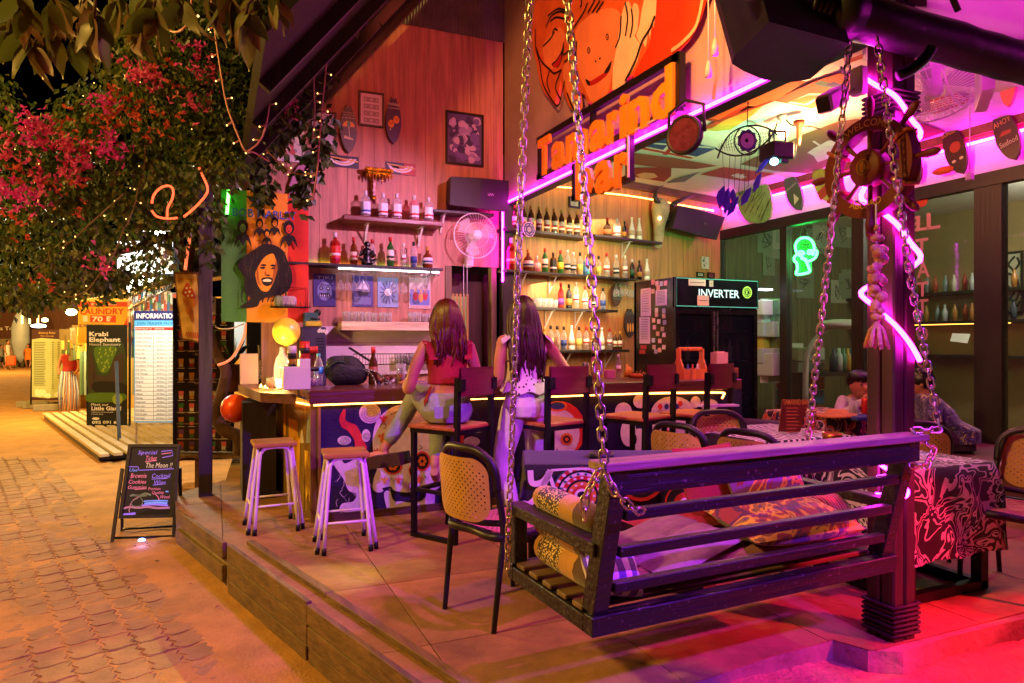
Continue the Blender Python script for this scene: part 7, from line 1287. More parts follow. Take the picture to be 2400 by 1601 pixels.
def strands(P,c,n_,r0,zlow,m,back=.1,wid=.1,seed=1,sway=.03,nm='hair'):
 rr=random.Random(seed);mb=MB();c=V(c)
 mb.ell(P.P(c+V((0,-.012,.02))),(.088,.1,.1),18,10,M=P.W.to_3x3())
 for i in range(n_):
  a=math.radians(rr.uniform(175,365));x,y=math.cos(a),math.sin(a);L=zlow+rr.uniform(-.05,.05)
  pts=[c+V((x*.04,y*.05-.01,.1)),c+V((x*.085,y*.1,.03)),c+V((x*(.09+.1*rr.random()*wid*4),y*.095-.02,-.1)),c+V((x*wid+rr.uniform(-sway,sway),-back+rr.uniform(-.03,.03),L*.65)),c+V((x*wid*.95+rr.uniform(-sway,sway),-back-.01+rr.uniform(-.03,.03),L))]
  mb.tube([P.P(p)for p in crv(pts,3)],[.012,.016,.018,.018,.018,.018,.018,.017,.015,.013,.01,.007,.004],5)
 return ob(nm,mb,m,P.T,kind='stuff')
m_jean=mat('jeans_light','#9aa5ae',.85,0,.25,7,.4,35);m_redt=mat('top_red','#a01822',.8,0,.12,10,.2,60);m_hair1=mat('hair_auburn','#561c0e',.4,0,.4,12,.2);m_hair2=mat('hair_dark','#3a1c16',.4,0,.4,12,.2);m_hairb=mat('hair_black','#0a0808',.4,0,.3,12,.2)
a=lt(-.47,4.99,PZ);W1=Pers('woman with auburn hair in a red top and pale jeans sitting on a bar stool',a,FWD*.93-RGT*.36);b=MB()
W1.ring(b,[(0,-.01,.84,.15,.12),(0,-.015,.95,.165,.125),(0,0,1.05,.128,.095),(0,.02,1.18,.135,.1),(0,.03,1.3,.165,.1),(0,.025,1.38,.15,.08),(0,.025,1.43,.06,.055)]);W1.ring(b,[(0,.025,1.38,.058,.056),(0,.035,1.46,.05,.052),(0,.045,1.54,.05,.055)])
W1.head(b,(0,.05,1.6));W1.limb(b,[(-.165,.02,1.36),(-.24,.02,1.2),(-.27,.06,1.06),(-.26,.2,1.06),(-.23,.33,1.085)],[.05,.046,.04,.036,.026]);W1.limb(b,[(.165,.02,1.36),(.215,.02,1.2),(.235,.05,1.05),(.22,.18,1.0),(.17,.29,1.04)],[.05,.046,.04,.036,.026])
W1.hand(b,(-.23,.33,1.085),(.1,1,0),1);W1.hand(b,(.17,.29,1.04),(-.3,1,0),-1)
LL,RL=[(-.09,.02,.9),(-.12,.2,.96),(-.14,.38,.985),(-.26,.4,.78),(-.385,.416,.58)],[(.09,.02,.9),(.08,.22,.94),(.05,.37,.93),(.0,.28,.7),(-.05,.18,.47)]
for L_ in(LL,RL):W1.limb(b,L_,[.095,.08,.062,.052,.036])
W1.foot(b,(-.39,.42,.56),(-.75,.5,.0));W1.foot(b,(-.05,.18,.44),(.25,.75,-.35));solid('body',b,SKIN,W1.T,.008,5)
b=MB();W1.ring(b,[(0,-.012,.815,.15,.13),(0,-.02,.9,.178,.14),(0,-.015,.99,.168,.13),(0,-.005,1.03,.15,.115)]);
for L_ in(LL,RL):W1.limb(b,[L_[0],L_[1],L_[2],L_[3],tuple(V(L_[3]).lerp(V(L_[4]),.62))],[.108,.094,.074,.066,.056])
solid('jeans',b,m_jean,W1.T,.01,4);b=MB()
W1.ring(b,[(0,.008,1.09,.15,.115),(0,.015,1.17,.145,.112),(0,.028,1.25,.158,.112),(0,.03,1.29,.166,.112)])
solid('red_top',b,m_redt,W1.T,.01,3)
for s in(-1,1):ob('shoulder_frill',MB().grid(lambda u,v,s=s:W1.P((s*(.1+.06*v+.03*(1-abs(2*u-1))),-.095+.2*u,1.27+.13*math.sin(math.pi*u)-.0*v+.012*math.sin(u*30)*v)),20,3),m_redt,W1.T)
ob('waist_knot',MB().grid(lambda u,v:W1.P((-.13-.05*v,-.06+.06*u,1.07-.12*v+.02*math.sin(u*8))),5,4),m_redt,W1.T)
ob('back_pocket',MB().prism([(-.05,0),(.05,0),(.055,.08),(-.055,.08)],Fr(W1.P((-.09,-.168,.86)),W1.W.to_3x3()@V((1,-.15,0))),0,.006),mat('pocket','#8a959f',.85,0,.2,9,.3),W1.T)
strands(W1,(0,.045,1.6),90,.02,-.33,m_hair1,.1,.1,3);W1.facebits((0,.05,1.6))
shoe=mat('shoe_brown','#2e1a12',.6,0,.2,9,.1);q=a
b=at('a3',750,640,5.08);ob('foot_plate',MB().beam(at('a3',610,640,5.12),at('a3',900,600,5.0),.14,.09),wood('footplate','#3a2418','x'),None,'brown wooden foot rest block fixed under the bar beside the stool','foot rest')
a=lt(.1,5.16,PZ);W2=Pers('long haired woman in a spotted blouse and white trousers standing at the bar',a,(FWD*.95-RGT*.3).normalized());b=MB();o=V((0,0,0))
W2.ring(b,[(.0,-.01,.86,.155,.12),(.0,-.01,.95,.165,.12),(0,0,1.06,.125,.092),(0,.015,1.2,.14,.1),(0,.02,1.34,.168,.1),(0,.015,1.42,.14,.075),(0,.015,1.46,.06,.055)]);W2.ring(b,[(0,.015,1.42,.056,.055),(-.005,.025,1.5,.048,.05),(-.01,.035,1.58,.05,.055)])
W2.head(b,(-.01,.045,1.635));W2.limb(b,[(-.17,.01,1.4),(-.2,.0,1.26),(-.21,.03,1.1),(-.28,.17,1.13),(-.31,.28,1.17)],[.05,.045,.04,.034,.025]);W2.limb(b,[(.17,.01,1.4),(.27,.02,1.27),(.38,.06,1.12),(.3,.16,1.08),(.2,.22,1.06)],[.05,.045,.04,.034,.025])
W2.hand(b,(-.31,.28,1.17),(-.1,1,.1),1);W2.hand(b,(.2,.22,1.06),(-.8,.4,0),-1)
L1,L2=[(-.085,0,.88),(-.13,.03,.68),(-.165,.04,.48),(-.13,.0,.28),(-.1,-.03,.08)],[(.085,0,.88),(.09,.01,.68),(.085,.02,.48),(.07,-.02,.28),(.07,-.04,.08)]
for L_ in(L1,L2):W2.limb(b,L_,[.095,.08,.06,.052,.036]);W2.foot(b,(L_[4][0],L_[4][1],.06),(0,1,0))
solid('body',b,SKIN,W2.T,.008,5);m_wt=mat('trousers_white','#d6d0d4',.85,0,.08,6,.6,14);b=MB()
W2.ring(b,[(0,-.02,.84,.16,.135),(0,-.025,.92,.18,.14),(0,-.01,1.0,.158,.118),(0,-.005,1.06,.138,.105)])
for L_ in(L1,L2):W2.limb(b,L_[:4]+[(L_[4][0],L_[4][1],.1)],[.106,.092,.072,.064,.05])
solid('trousers',b,m_wt,W2.T,.01,4);b=MB();ob('belt',MB().tube([W2.P((.148*math.cos(t),-.005+.113*math.sin(t),1.055))for t in[i*math.pi/10 for i in range(20)]],.012,6,closed=True),m_black,W2.T)
m_spot=pattern('blouse_spots',[(0,'#2a1a2a'),(.2,'#e0d6da')],26);b=MB()
W2.ring(b,[(0,-.005,1.07,.172,.132),(0,0,1.13,.158,.12),(0,.012,1.22,.155,.115),(0,.018,1.34,.18,.114),(0,.014,1.42,.15,.09),(0,.014,1.455,.08,.07)]);solid('blouse',b,m_spot,W2.T,.01,3)
ob('peplum',MB().grid(lambda u,v:W2.P(((.155+.035*v+.01*math.sin(u*60)*v)*math.cos(u*6.2832),-.005+(.12+.035*v)*math.sin(u*6.2832),1.12-.1*v+.012*math.sin(u*45)*v)),60,3),m_spot,W2.T)
for s in(-1,1):ob('sleeve_frill',MB().grid(lambda u,v,s=s:W2.P((s*(.14+.06*v),-.08+.18*u,1.43-.05*v+.035*math.sin(math.pi*u)+.015*math.sin(u*28)*v)),20,3),m_spot,W2.T)
strands(W2,(-.01,.04,1.635),100,.02,-.5,m_hair2,.12,.1,9,.035);W2.facebits((-.01,.045,1.635))
c=at('r4',1172,1165,6.62);KD=Pers('small child with black hair in a grey jumper leaning on folded arms at the table',(c.x,c.y,c.z-.58),-FWD+RGT*.12);b=MB()
KD.ring(b,[(0,-.02,0,.12,.1),(0,0,.15,.125,.095),(0,.02,.3,.125,.09),(0,.02,.42,.11,.07),(0,.03,.47,.045,.045)]);KD.limb(b,[(0,.03,.42),(0,.08,.48)],[.05,.045]);KD.head(b,(.0,.1,.56),1.08)
KD.limb(b,[(-.12,.02,.41),(-.19,.12,.33),(-.12,.24,.33),(.0,.24,.38)],[.04,.038,.034,.026]);KD.limb(b,[(.12,.02,.41),(.2,.1,.33),(.2,.16,.3),(.08,.24,.38),(.05,.23,.44)],[.04,.038,.035,.028,.024]);KD.hand(b,(.0,.24,.38),(1,.2,.1),1);KD.hand(b,(.05,.23,.44),(-.6,.1,.4),1);solid('body',b,SKIN2,KD.T,.008,4)
b=MB();KD.ring(b,[(0,-.02,-.02,.135,.115),(0,0,.15,.142,.112),(0,.02,.3,.142,.106),(0,.02,.41,.125,.085),(0,.025,.45,.07,.062)]);KD.limb(b,[(-.12,.02,.41),(-.19,.12,.33),(-.13,.235,.33)],[.052,.05,.045]);KD.limb(b,[(.12,.02,.41),(.2,.1,.33),(.2,.16,.3),(.08,.23,.4)],[.052,.05,.047,.04]);solid('jumper',b,mat('jumper_grey','#b4aab4',.9,0,.12,9,.3,40),KD.T,.009,3)
JF=Fr(KD.P((.07,.13,.14)),KD.W.to_3x3()@V((-1,0,0)));mb=MB();mb.flat(crv([(-.01,.0),(.03,.05),(.09,.06),(.15,.05),(.17,.0),(.12,-.03),(.05,-.03)],4,True),JF,.0,0);[mb.flat(circ(x,.015,.026,10,.02),JF,.002,1)for x in(.045,.11)];mb.text('KING',JF,.02,.085,.03,0,.001,w=.11);ob('jumper_print',mb,[fm('#14101a'),fm('#c8922a')],KD.T,kind='stuff')
b=MB();cc_=V((0,.085,.588));b.ell(KD.P(cc_+V((0,-.02,.02))),(.098,.1,.1),16,10,M=KD.W.to_3x3())
for i in range(40):a_=-1.5+3.0*i/39;b.tube([KD.P(cc_+V((.03*math.sin(a_),0,.11))),KD.P(cc_+V((.097*math.sin(a_),.085*math.cos(a_),.08))),KD.P(cc_+V((.1*math.sin(a_),.108*math.cos(a_),.012+U(-.012,.012))))],[.012,.013,.004],5)
ob('hair',b,m_hairb,KD.T,kind='stuff');KD.facebits((.0,.1,.56),1.08)
props(ob('drinking_cup',MB().lathe([(0,.002),(.035,.004),(.042,.14),(.045,.14),(.038,0),(0,0)],at('b2',1320,400,6.3),14),CLR),'tall clear cup on the table before the child','cup')
props(ob('drink_can',MB().lathe([(0,0),(.03,.004),(.033,.012),(.033,.15),(.028,.16),(0,.158)],at('b2',1410,395,6.3),14),mat('can_red','#b81c1c',.3,.3,.1,5,0)),'red drink can on the table right of the child','can')
hatp=at('b2',1180,400,6.2);props(ob('hat',MB().lathe([(.22,0),(.2,.02),(.12,.03),(.1,.06),(0,.065)],hatp,20,sy=.7),mat('hat_straw','#b8743a',.8,0,.25,9,.3,60)),'flat straw hat lying on the table before the child','hat')
props(ob('folded_cloth',MB().box(at('b2',1370,410,6.15),(.3,.2,.04),bev=.015),mat('cloth_blue','#22306a',.9,0,.2,9,.3)),'folded blue cloth on the table edge by the carved post','cloth')
props(ob('sitting_platform',MB().box((6.2,3.9,.7),(1.1,2.0,.08),bev=.01).box((6.2,3.9,.49),(.9,1.7,.34)),wood('platform_red','#5a3030','y')),'raised wooden sitting platform before the shop window','platform')
def sitter(label,k,x,y,t,d,shirt,pants,sk,lean,arm,foot_):
 c=at(k,x,y,t);PS=Pers(label,(c.x,c.y,.74),d);hz=c.z-.74;b=MB();hy=lean;PS.ring(b,[(0,-.05,.06,.16,.14),(0,-.03,.2,.15,.11),(0,hy*.45,hz*.5,.17,.11),(0,hy*.75,hz*.72,.16,.085),(0,hy*.85,hz*.8,.06,.055)]);PS.limb(b,[(0,hy*.8,hz*.78),(0,hy*.95,hz*.92)],[.055,.05]);PS.head(b,(0,hy,hz))
 AR=[[(-.17,hy*.7,hz*.7),(-.25,hy*.8,hz*.45),(-.14,hy+.25,hz*.4)],[(.17,hy*.7,hz*.7),(.26,hy*.75,hz*.42),(.16,hy+.3,hz*.42)]]
 for A_,s in zip(AR,(1,-1)):PS.limb(b,A_,[.052,.043,.028]);PS.hand(b,A_[2],(-.2*-s,1,-.1),s)
 LG=[[(-.1,0,.1),(-.28,.3,.22),(-.1,.34,.06)],[(.1,0,.1),(.3,.28,.24),(.16,.36,.05)]]
 for L_ in LG:PS.limb(b,L_,[.09,.07,.04]);PS.foot(b,(L_[2][0],L_[2][1],.08),(.6,.6,0))
 solid('body',b,sk,PS.T,.009,4);b=MB();PS.ring(b,[(0,-.07,.08,.2,.18),(0,-.08,.2,.2,.17),(0,hy*.3,hz*.45,.215,.17),(0,hy*.5,hz*.62,.21,.15),(0,hy*.72,hz*.76,.17,.11),(0,hy*.85,hz*.83,.09,.08)])
 for A_ in AR:PS.limb(b,[A_[0],tuple(V(A_[0]).lerp(V(A_[1]),.75))],[.072,.068])
 solid('shirt',b,shirt,PS.T,.011,3);b=MB();PS.ring(b,[(0,-.05,.02,.18,.17),(0,-.04,.15,.18,.15)])
 for L_ in LG:PS.limb(b,[L_[0],L_[1],tuple(V(L_[1]).lerp(V(L_[2]),.8))],[.105,.09,.066])
 solid('trousers',b,pants,PS.T,.012,3);b=MB();M3=PS.W.to_3x3();b.ell(PS.P((0,hy-.02,hz+.025)),(.095,.105,.1),16,10,M=M3)
 for i in range(50):a_=U(0,6.28);b.ell(PS.P((.07*math.cos(a_),hy-.02+.075*math.sin(a_)*(1 if math.sin(a_)<0 else .5),hz+U(0,.1))),U(.02,.035),6,4)
 ob('hair',b,m_hairb,PS.T,kind='stuff');PS.facebits((0,hy,hz));return PS
sitter('person in a purple floral shirt sitting hunched with back turned on the raised platform','r4',1822,1165,6.05,-RGT*.9+FWD*.3,pattern('shirt_floral',[(0,'#2a1c4a'),(.5,'#5a4a8a'),(.56,'#2a1c4a'),(.64,'#a89a6a')],22,'noise',dist=1),mat('trousers_plum','#3a2236',.9,0,.3,9,.4),SKIN2,.22,0,0)
sitter('person in a dark shirt half hidden behind the carved post on the platform','r4',1590,1165,6.5,-RGT*.5-FWD*.3,mat('shirt_maroon','#4a2a34',.9,0,.2,9,.3),mat('trousers_dark','#1a161e',.9,0,.2,9,.3),SKIN2,.12,0,0)
mn=thing('bar_menu','standing brown bar menu with gold lettering behind the patterned cloth','menu',at('b2',790,520,5.0));NFm=Fr(at('b2',710,520,5.0),RGT,(FWD*.2+UP));q=NFm.qs('b2',[(708,525),(860,515),(960,272),(740,262)])
ob('cover',MB().prism([q[0],(q[1][0]+.02,q[0][1]),(q[2][0],q[2][1]),q[3]],NFm,-.012,0),mat('menu_brown','#5a2410',.4,0,.2,6,.05),mn);mb=MB();q2=NFm.q('b2',745,305);mb.text('TAMARIND BAR',NFm,q2[0],q2[1],.04,0,.002,w=NFm.q('b2',950,300)[0]-q2[0],off=.01)
for i in range(15):
 for x0 in(.02,.16):yy=q2[1]-.03-i*.025;mb.flat([(q2[0]+x0-i*.0016,yy),(q2[0]+x0+U(.06,.11)-i*.0016,yy),(q2[0]+x0+.08-i*.0016,yy+.008),(q2[0]+x0-i*.0016,yy+.008)],NFm,.002,1)
ob('print',mb,[fm('#c8892a'),fm('#a85a2a')],mn,kind='stuff')
props(ob('ashtray',MB().lathe([(0,.012),(.05,.012),(.065,.03),(.075,.03),(.07,0),(0,0)],onz('r5',910,655,1.035),18),mat('ashtray_dark','#2a2624',.4,0,.2,9,.1)),'round dark ashtray on the mandala cloth by the chain','ashtray')
props(ob('metal_pot',MB().lathe([(0,.01),(.06,.01),(.062,.05),(.066,.05),(.062,0),(0,0)],onz('r6',1030,385,1.035),16),mat('brass','#b8843a',.3,.9,.2,9,.05)),'small brass ashtray on the swirling black and white cloth','ashtray')
bg=at('b2',545,330,5.9);bp_=thing('bundle','clear plastic bag and rolled mat piled by the fridge','bag',(bg.x,bg.y,PZ));ob('plastic_bag',pillow_mb(.34,.3,.3,12,3),glass('plastic_bag_film',(.85,.9,.88),.35,.25),bp_).location=bg-V((bg.x,bg.y,PZ))+V((0,0,.1));ob('rolled_mat',MB().tube([bg+RGT*-.14+V((0,0,-.22)),bg+RGT*.16+V((0,0,-.24))],.13,16),mat('mat_purple','#3a2238',.9,0,.3,12,.4),bp_);ob('stuffed_bags',MB().ell(bg+V((0,0,-.62)),(.28,.22,.36),16,10),mat('bag_dark','#1c1620',.7,0,.4,5,.5,8),bp_)
props(ob('green_tray',MB().beam(at('r6',715,660,4.6),at('r6',1000,690,4.25),.2,.02),mat('tray_green','#1a8a4a',.4,0,.1,5,0)),'bright green tray edge under the swirling cloth','tray')
# the street side on the left
def board(k,quad,t,ex=None,lean=0):
 p=at(k,*quad[3],t);F_=Fr(p,ex or RGT,UP+(FWD*lean));q=F_.qs(k,quad);w_=(q[1][0]-q[0][0]+q[2][0]-q[3][0])/2;h=(q[0][1]+q[1][1])/2-(q[2][1]+q[3][1])/2;return F_,w_,h
def lines_(mb,L,x0,x1,y0,y1,n_,m,z=.0015,hh=.4):
 for i in range(n_):y=y1+(y0-y1)*(i+.5)/n_;d=(y1-y0)/n_*hh/2;mb.flat([(x0,y-d),(x0+(x1-x0)*U(.75,1),y-d),(x0+(x1-x0)*.8,y+d),(x0,y+d)],L,z,m)
CB=thing('chalk_board','black chalk a-board with coloured handwriting and a palm standing on the sand','chalk board',at('b3',400,1290,5.9));CB.location.z=0;WM[CB]=Matrix.Translation(CB.location)
pBL,pBR,pTL=at('b3',95,1022,5.90),at('b3',757,1010,5.97),at('b3',205,112,6.08);KF=Fr(pBL,pBR-pBL,pTL-pBL);w_=(pBR-pBL).length;h=(pTL-pBL).dot(KF.ey)
ob('slate',MB().rect(KF,0,0,w_,h,-.012,0),mat('slate','#0d0a12',.6,0,.3,6,.05),CB);mb=MB()
for q in((0,0,w_,.028),(0,h-.028,w_,h),(0,.028,.028,h-.028),(w_-.028,.028,w_,h-.028)):mb.rect(KF,*q,0,.012)
ob('frame',mb,m_dark,CB)
for nm,a,b in(('front_leg',onz('b3',15,1312,0),at('b3',140,410,6.02)),('front_leg',onz('b3',765,1287,0),at('b3',830,130,6.12)),('rear_leg',onz('b3',135,1190,0),at('b3',140,700,6.08)),('rear_leg',onz('b3',858,1150,0),at('b3',845,400,6.2))):ob(nm,MB().beam(a,b,.024,.024),m_dark,CB)
ob('crossbar',MB().tube([at('b3',42,1260,5.84),at('b3',780,1237,5.9)],.011,6),m_black,CB);ob('crossbar',MB().tube([at('b3',145,1152,6.08),at('b3',822,1112,6.12)],.011,6),m_black,CB)
ck=MB();KL=KF.off(.0005)
for t_,x,y,hh,m,w2 in(('Special',330,235,50,0,235),('Ticket',425,310,60,1,135),('The Moon !!',425,400,65,2,325),('Use',225,445,40,3,100),('Brownie',240,525,60,1,195),('Cookies',215,595,50,1,215),('Gummies',205,660,45,1,230),('Cocktail',500,525,55,0,225),('Wine',525,605,55,0,145),('Premium',455,675,40,1,150),('Quality',500,720,35,1,150),('Weed',600,775,40,1,120)):
 a=KL.q('b3',x,y);k_=KL.q('b3',x+w2,y)[0]-a[0];ck.text(t_,KL,a[0],a[1],KL.q('b3',x,y-hh)[1]-a[1],m,.0005,w=k_,sh=.15)
for pts,m in(([(345,430),(770,412)],0),([(210,385),(335,390),(340,430)],0),([(615,200),(745,185),(760,250),(630,275)],0),([(620,230),(740,215)],1),([(420,325),(560,310)],1),([(500,538),(690,530)],0),([(515,612),(640,600)],0),([(290,665),(435,655)],1)):ck.stroke(KL.qs('b3',pts),.006,KL,.0006,m)
for pts,m,w2 in(([(235,745),(270,735),(350,740),(420,715),(490,735)],4,.016),([(260,725),(340,745),(440,740)],4,.012),([(350,750),(270,800),(230,880),(225,945)],5,.008),([(350,750),(385,800),(370,860),(280,870),(250,820),(330,770)],4,.006),([(150,900),(230,880),(330,890),(450,878),(560,892),(720,888)],5,.018),([(400,810),(560,800),(700,805)],3,.01),([(410,840),(560,825),(690,835)],3,.02),([(380,860),(520,850),(700,862)],0,.014),([(150,975),(300,960)],0,.02),([(540,720),(580,760),(590,800)],1,.006),([(670,690),(705,690)],3,.012)):ck.stroke(crv(KL.qs('b3',pts),4),w2,KL,.0004,m)
ck.flat(KL.qs('b3',crv([(330,985),(430,930),(560,895),(720,905),(720,985)],3,True)),KL,.0002,6)
ob('chalk_writing',ck,[emit('glow_chalk_violet',(.35,.2,1),.55),emit('glow_chalk_pink',(1,.25,.4),.4),emit('glow_chalk_cream',(.9,.8,.5),.35),emit('glow_chalk_blue',(.2,.35,1),.6),fm('#7a9a7a'),fm('#c89ab0'),m_black],CB,kind='stuff')  # chalk strokes are given a glow of their own
props(ob('led_lamp',MB().ell(onz('b3',378,1287,.02),(.03,.02,.018),10,6),emit('led_blue',(.2,.3,1),8)),'small blue led lamp on the sand under the chalk board','lamp');lamp('chalk_board_light','POINT',onz('b3',378,1287,.06),(.3,.2,1),1.2,size=.02)
F_,w_,h=board('z2',[(925,572),(1190,570),(1195,1338),(925,1340)],10.4);w_*=1.04;IN=thing('information_board','white bus timetable board with blue heading on metal legs','information board',F_.p(w_/2,-.1));
ob('panel',MB().rect(F_,0,0,w_,h,-.02,0),fm('#d8d6d0'),IN);mb=MB();L=F_.off(.001);mb.rect(L,0,h*.915,w_,h,0,.001,1);mb.rect(L,0,h*.862,w_,h*.915,0,.001,2);mb.rect(L,.012,h*.825,w_-.012,h*.855,0,.001,3);mb.rect(L,0,0,w_,.02,0,.001,2);mb.rect(L,0,.02,.01,h*.86,0,.001,2)
mb.text('INFORMATION',L,.03,h*.934,h*.045,0,.002,w=w_*1.06-.03,off=.02);mb.text('JOIN TRASFER FROM',L,.04,h*.876,h*.026,1,.002,w=w_*.98-.04);mb.text('FROM RAILAY TO',L,.02,h*.833,h*.015,0,.002,w=w_*.4);mb.text('DEPARTURE',L,w_*.5,h*.833,h*.015,0,.002,w=w_*.24)
DS='Phuket Airport|Phuket Naiyang|Phuket Town|Phuket Patong|Khao Lak|Khao Sok|Phang nga|Koh Lanta|Suratthani Town|Koh Samui|Koh Phangan|Koh Tao|Bangkok|Trang|Satun|Hatyai|Penang|Kualampur|Koh Lipe|Koh Mook|Koh Kradan|Koh Ngai'.split('|')
for i,d_ in enumerate(DS):
 y=h*(.822-.0362*(i+1));mb.flat([(.012,y),(w_-.01,y),(w_-.01,y+.004),(.012,y+.004)],L,.0016,4);mb.text(d_,L,.02,y+.012,h*.016,1,.002,w=w_*min(.44,.028*len(d_)));mb.text('0%d:%s0am'%(8+i%2,'03'[i%2]),L,w_*.55,y+.012,h*.014,4,.002,w=w_*.2);mb.text('10:00',L,w_*.83,y+.012,h*.014,4,.002,w=w_*.13)
for x in(.47,.78):mb.flat([(w_*x,.03),(w_*x+.005,.03),(w_*x+.005,h*.82),(w_*x,h*.82)],L,.0017,4)
ob('timetable_print',mb,[m_white,fm('#14145a'),fm('#4a9ad0'),fm('#b8241c'),fm('#4a4a48')],IN,kind='stuff')
for x in(.015,w_-.015):ob('leg',MB().beam(F_.p(x,h,-.03),F_.p(x,-.32,-.03),.025,.025),m_steel,IN)
F_,w_,h=board('z2',[(1185,488),(1582,480),(1582,1540),(1208,1540)],8.0);DB=thing('drinks_board','tall black drinks board with rows of printed coloured cups behind the violet post','drinks board',F_.p(w_/2,0));ob('panel',MB().rect(F_,0,0,w_,h,-.03,0),mat('board_gloss','#0c0a10',.3,0,.1,5,0),DB);ob('frame',MB().beam(F_.p(-.01,0,0),F_.p(-.01,h,0),.025,.04).beam(F_.p(w_+.01,0,0),F_.p(w_+.01,h,0),.025,.04),m_black,DB,kind='stuff');mb=MB();L=F_.off(.0015)
CC=['#c87a2a','#d8d0c0','#b03a2a','#3a8a4a','#d8a83a','#7a4a9a','#d86a7a','#c8b890'];ms=[fm(c)for c in CC]+[m_white]
rw_=[.93,.86,.76,.69,.58,.49,.37,.29,.2,.12,.04]
for j,y in enumerate(rw_):
 for i in range(5):x=w_*(.1+.19*i);s=.032;m=(i*3+j*5)%8;mb.flat([(x-s*.7,h*y-.05),(x+s*.7,h*y-.05),(x+s,h*y+.045),(x-s,h*y+.045)],L,.0005,m);mb.flat([(x-s*.72,h*y-.05),(x+s*.72,h*y-.05),(x+s*.8,h*y-.01),(x-s*.8,h*y-.01)],L,.001,(m+3)%8);mb.flat([(x-.04,h*y-.07),(x+.04,h*y-.07),(x+.04,h*y-.062),(x-.04,h*y-.062)],L,.001,8)
for t_,y,x in(('· Fruit ·',.625,.32),('· Italian Soda ·',.44,.3),('· Smoothie ·',.195+.055,.38)):mb.text(t_,L,w_*x,h*y,.032,8,.002)
for y in(.79,.655,.47,.255,.18,.08):mb.flat([(.01,h*y),(w_-.01,h*y),(w_-.01,h*y+.005),(.01,h*y+.005)],L,.001,7)
ob('printed_cups',mb,ms,DB,kind='stuff');base=thing('board_stand','low slatted wooden stand under the drinks board','stand',F_.p(w_/2,-.3))
for i in range(4):ob('slat',MB().box(F_.p(w_/2+.1,-.03-.0*i,-.25+.13*i),(1.05,.1,.03),rz=-YAW),m_plank,base)
for x in(-.2,.3,w_+.2):ob('leg',MB().beam(F_.p(x,-.05,.1),F_.p(x,-.42,.1),.05,.05),m_plank,base)
F_,w_,h=board('z2',[(1192,302),(1357,306),(1420,802),(1252,772)],6.35);MP=thing('mushroom_picture','tilted wooden framed picture of a red spotted mushroom hanging by the violet post','framed picture',F_.o);q=F_.qs('z2',[(1192,302),(1357,306),(1420,802),(1252,772)])
ob('board',MB().prism(q,F_,-.025,0),wood('frame_old','#6a4426','z'),MP);ce_=(sum(p[0]for p in q)/4,sum(p[1]for p in q)/4);mb=MB();L=F_.off(.001);mb.flat([(ce_[0]+(p[0]-ce_[0])*.88,ce_[1]+(p[1]-ce_[1])*.94)for p in q],L,0,0)
def mq(pts,m,z,sm=1):p=L.qs('z2',pts);mb.flat(crv(p,3,True)if sm else p,L,z,m)
mq([(1255,460),(1262,420),(1285,375),(1310,400),(1335,440),(1345,490),(1300,480)],1,.001);mq([(1262,470),(1345,495),(1350,530),(1320,555),(1275,540)],2,.0006);mq([(1290,550),(1325,560),(1335,640),(1320,650),(1300,600)],2,.0012);mq([(1275,560),(1290,600),(1300,580),(1285,550)],2,.0014)
for x,y,r in((1285,415,7),(1305,440,9),(1278,445,8),(1322,465,8),(1295,468,7),(1310,412,6)):mq(circ(x,y,r,8),3,.002,0)
for i in range(9):mb.stroke(crv(L.qs('z2',[(1215+12*i,340+4*i),(1225+13*i,350),(1222+13*i,365+3*i)]),3),.006,L,.0008,2);mb.stroke(crv(L.qs('z2',[(1275+14*i,745+3*i),(1282+13*i,715),(1288+13*i,755+2*i)]),3),.005,L,.0008,1)
ob('painting',mb,[mat('mush_paper','#c8a45a',.8,0,.2,6,.1),fm('#a8281c'),fm('#b8702a'),m_white],MP,kind='stuff')
props(ob('paper_notice',MB().add([at('z2',x,y,6.55)for x,y in((1403,475),(1486,475),(1484,596),(1405,592))],[(3,2,1,0)]).add([at('z2',x,y,6.54)for x,y in((1412,505),(1478,500),(1470,515),(1440,530),(1412,525))],[(4,3,2,1,0)],1),[m_white,fm('#55505a')]),'small paper notice with scribble pinned on the violet post','notice')
ob('pink_wire',MB().tube(crv([at('z2',1480,680,6.5),at('z2',1520,695,6.5),at('z2',1600,690,6.5),at('z2',1680,660,6.6)],4),.006,5),m_cream,None,'pale wire running from the violet post toward the tapestry','wire')
oc=thing('orange_cord','glowing orange red cord hanging in loops round the tree trunk','cord',at('z2',1500,940,6.5));ob('cord',MB().tube(crv([at('z2',x,y,6.5)for x,y in((1690,660),(1680,740),(1640,830),(1580,910),(1500,945))],4),.011,6).tube(crv([at('z2',x,y,6.6)for x,y in((1312,20),(1300,100),(1285,200),(1275,290))],4),.014,6),emit('cord_red',(1,.16,.06),1.6),oc,kind='stuff')
F_,w_,h=board('z2',[(588,672),(868,660),(865,1382),(605,1386)],12.8);EB=thing('elephant_banner','black banner with elephant photo and white lettering on an iron stand','banner',F_.p(w_/2,0));mb=MB();ob('sheet',MB().rect(F_,0,0,w_,h,-.01,0),fm('#0e100c'),EB);L=F_.off(.002)
def eq(pts,m,z):mb.flat(crv(L.qs('z2',pts),3,True),L,z,m)
eq([(612,800),(700,790),(850,800),(855,1140),(612,1140)],1,.0);eq([(660,820),(800,820),(780,900),(740,990),(690,990),(650,880)],2,.001);eq([(790,890),(850,870),(850,1060),(810,1090),(740,1060),(650,1050),(640,1010),(660,990),(680,1020),(750,1010),(770,940)],3,.002);eq([(612,870),(640,880),(655,980),(640,1080),(612,1100)],3,.002);eq([(650,1060),(850,1070),(845,1140),(660,1135)],0,.0025);eq([(612,1140),(850,1140),(850,1190),(612,1200)],2,.0026)
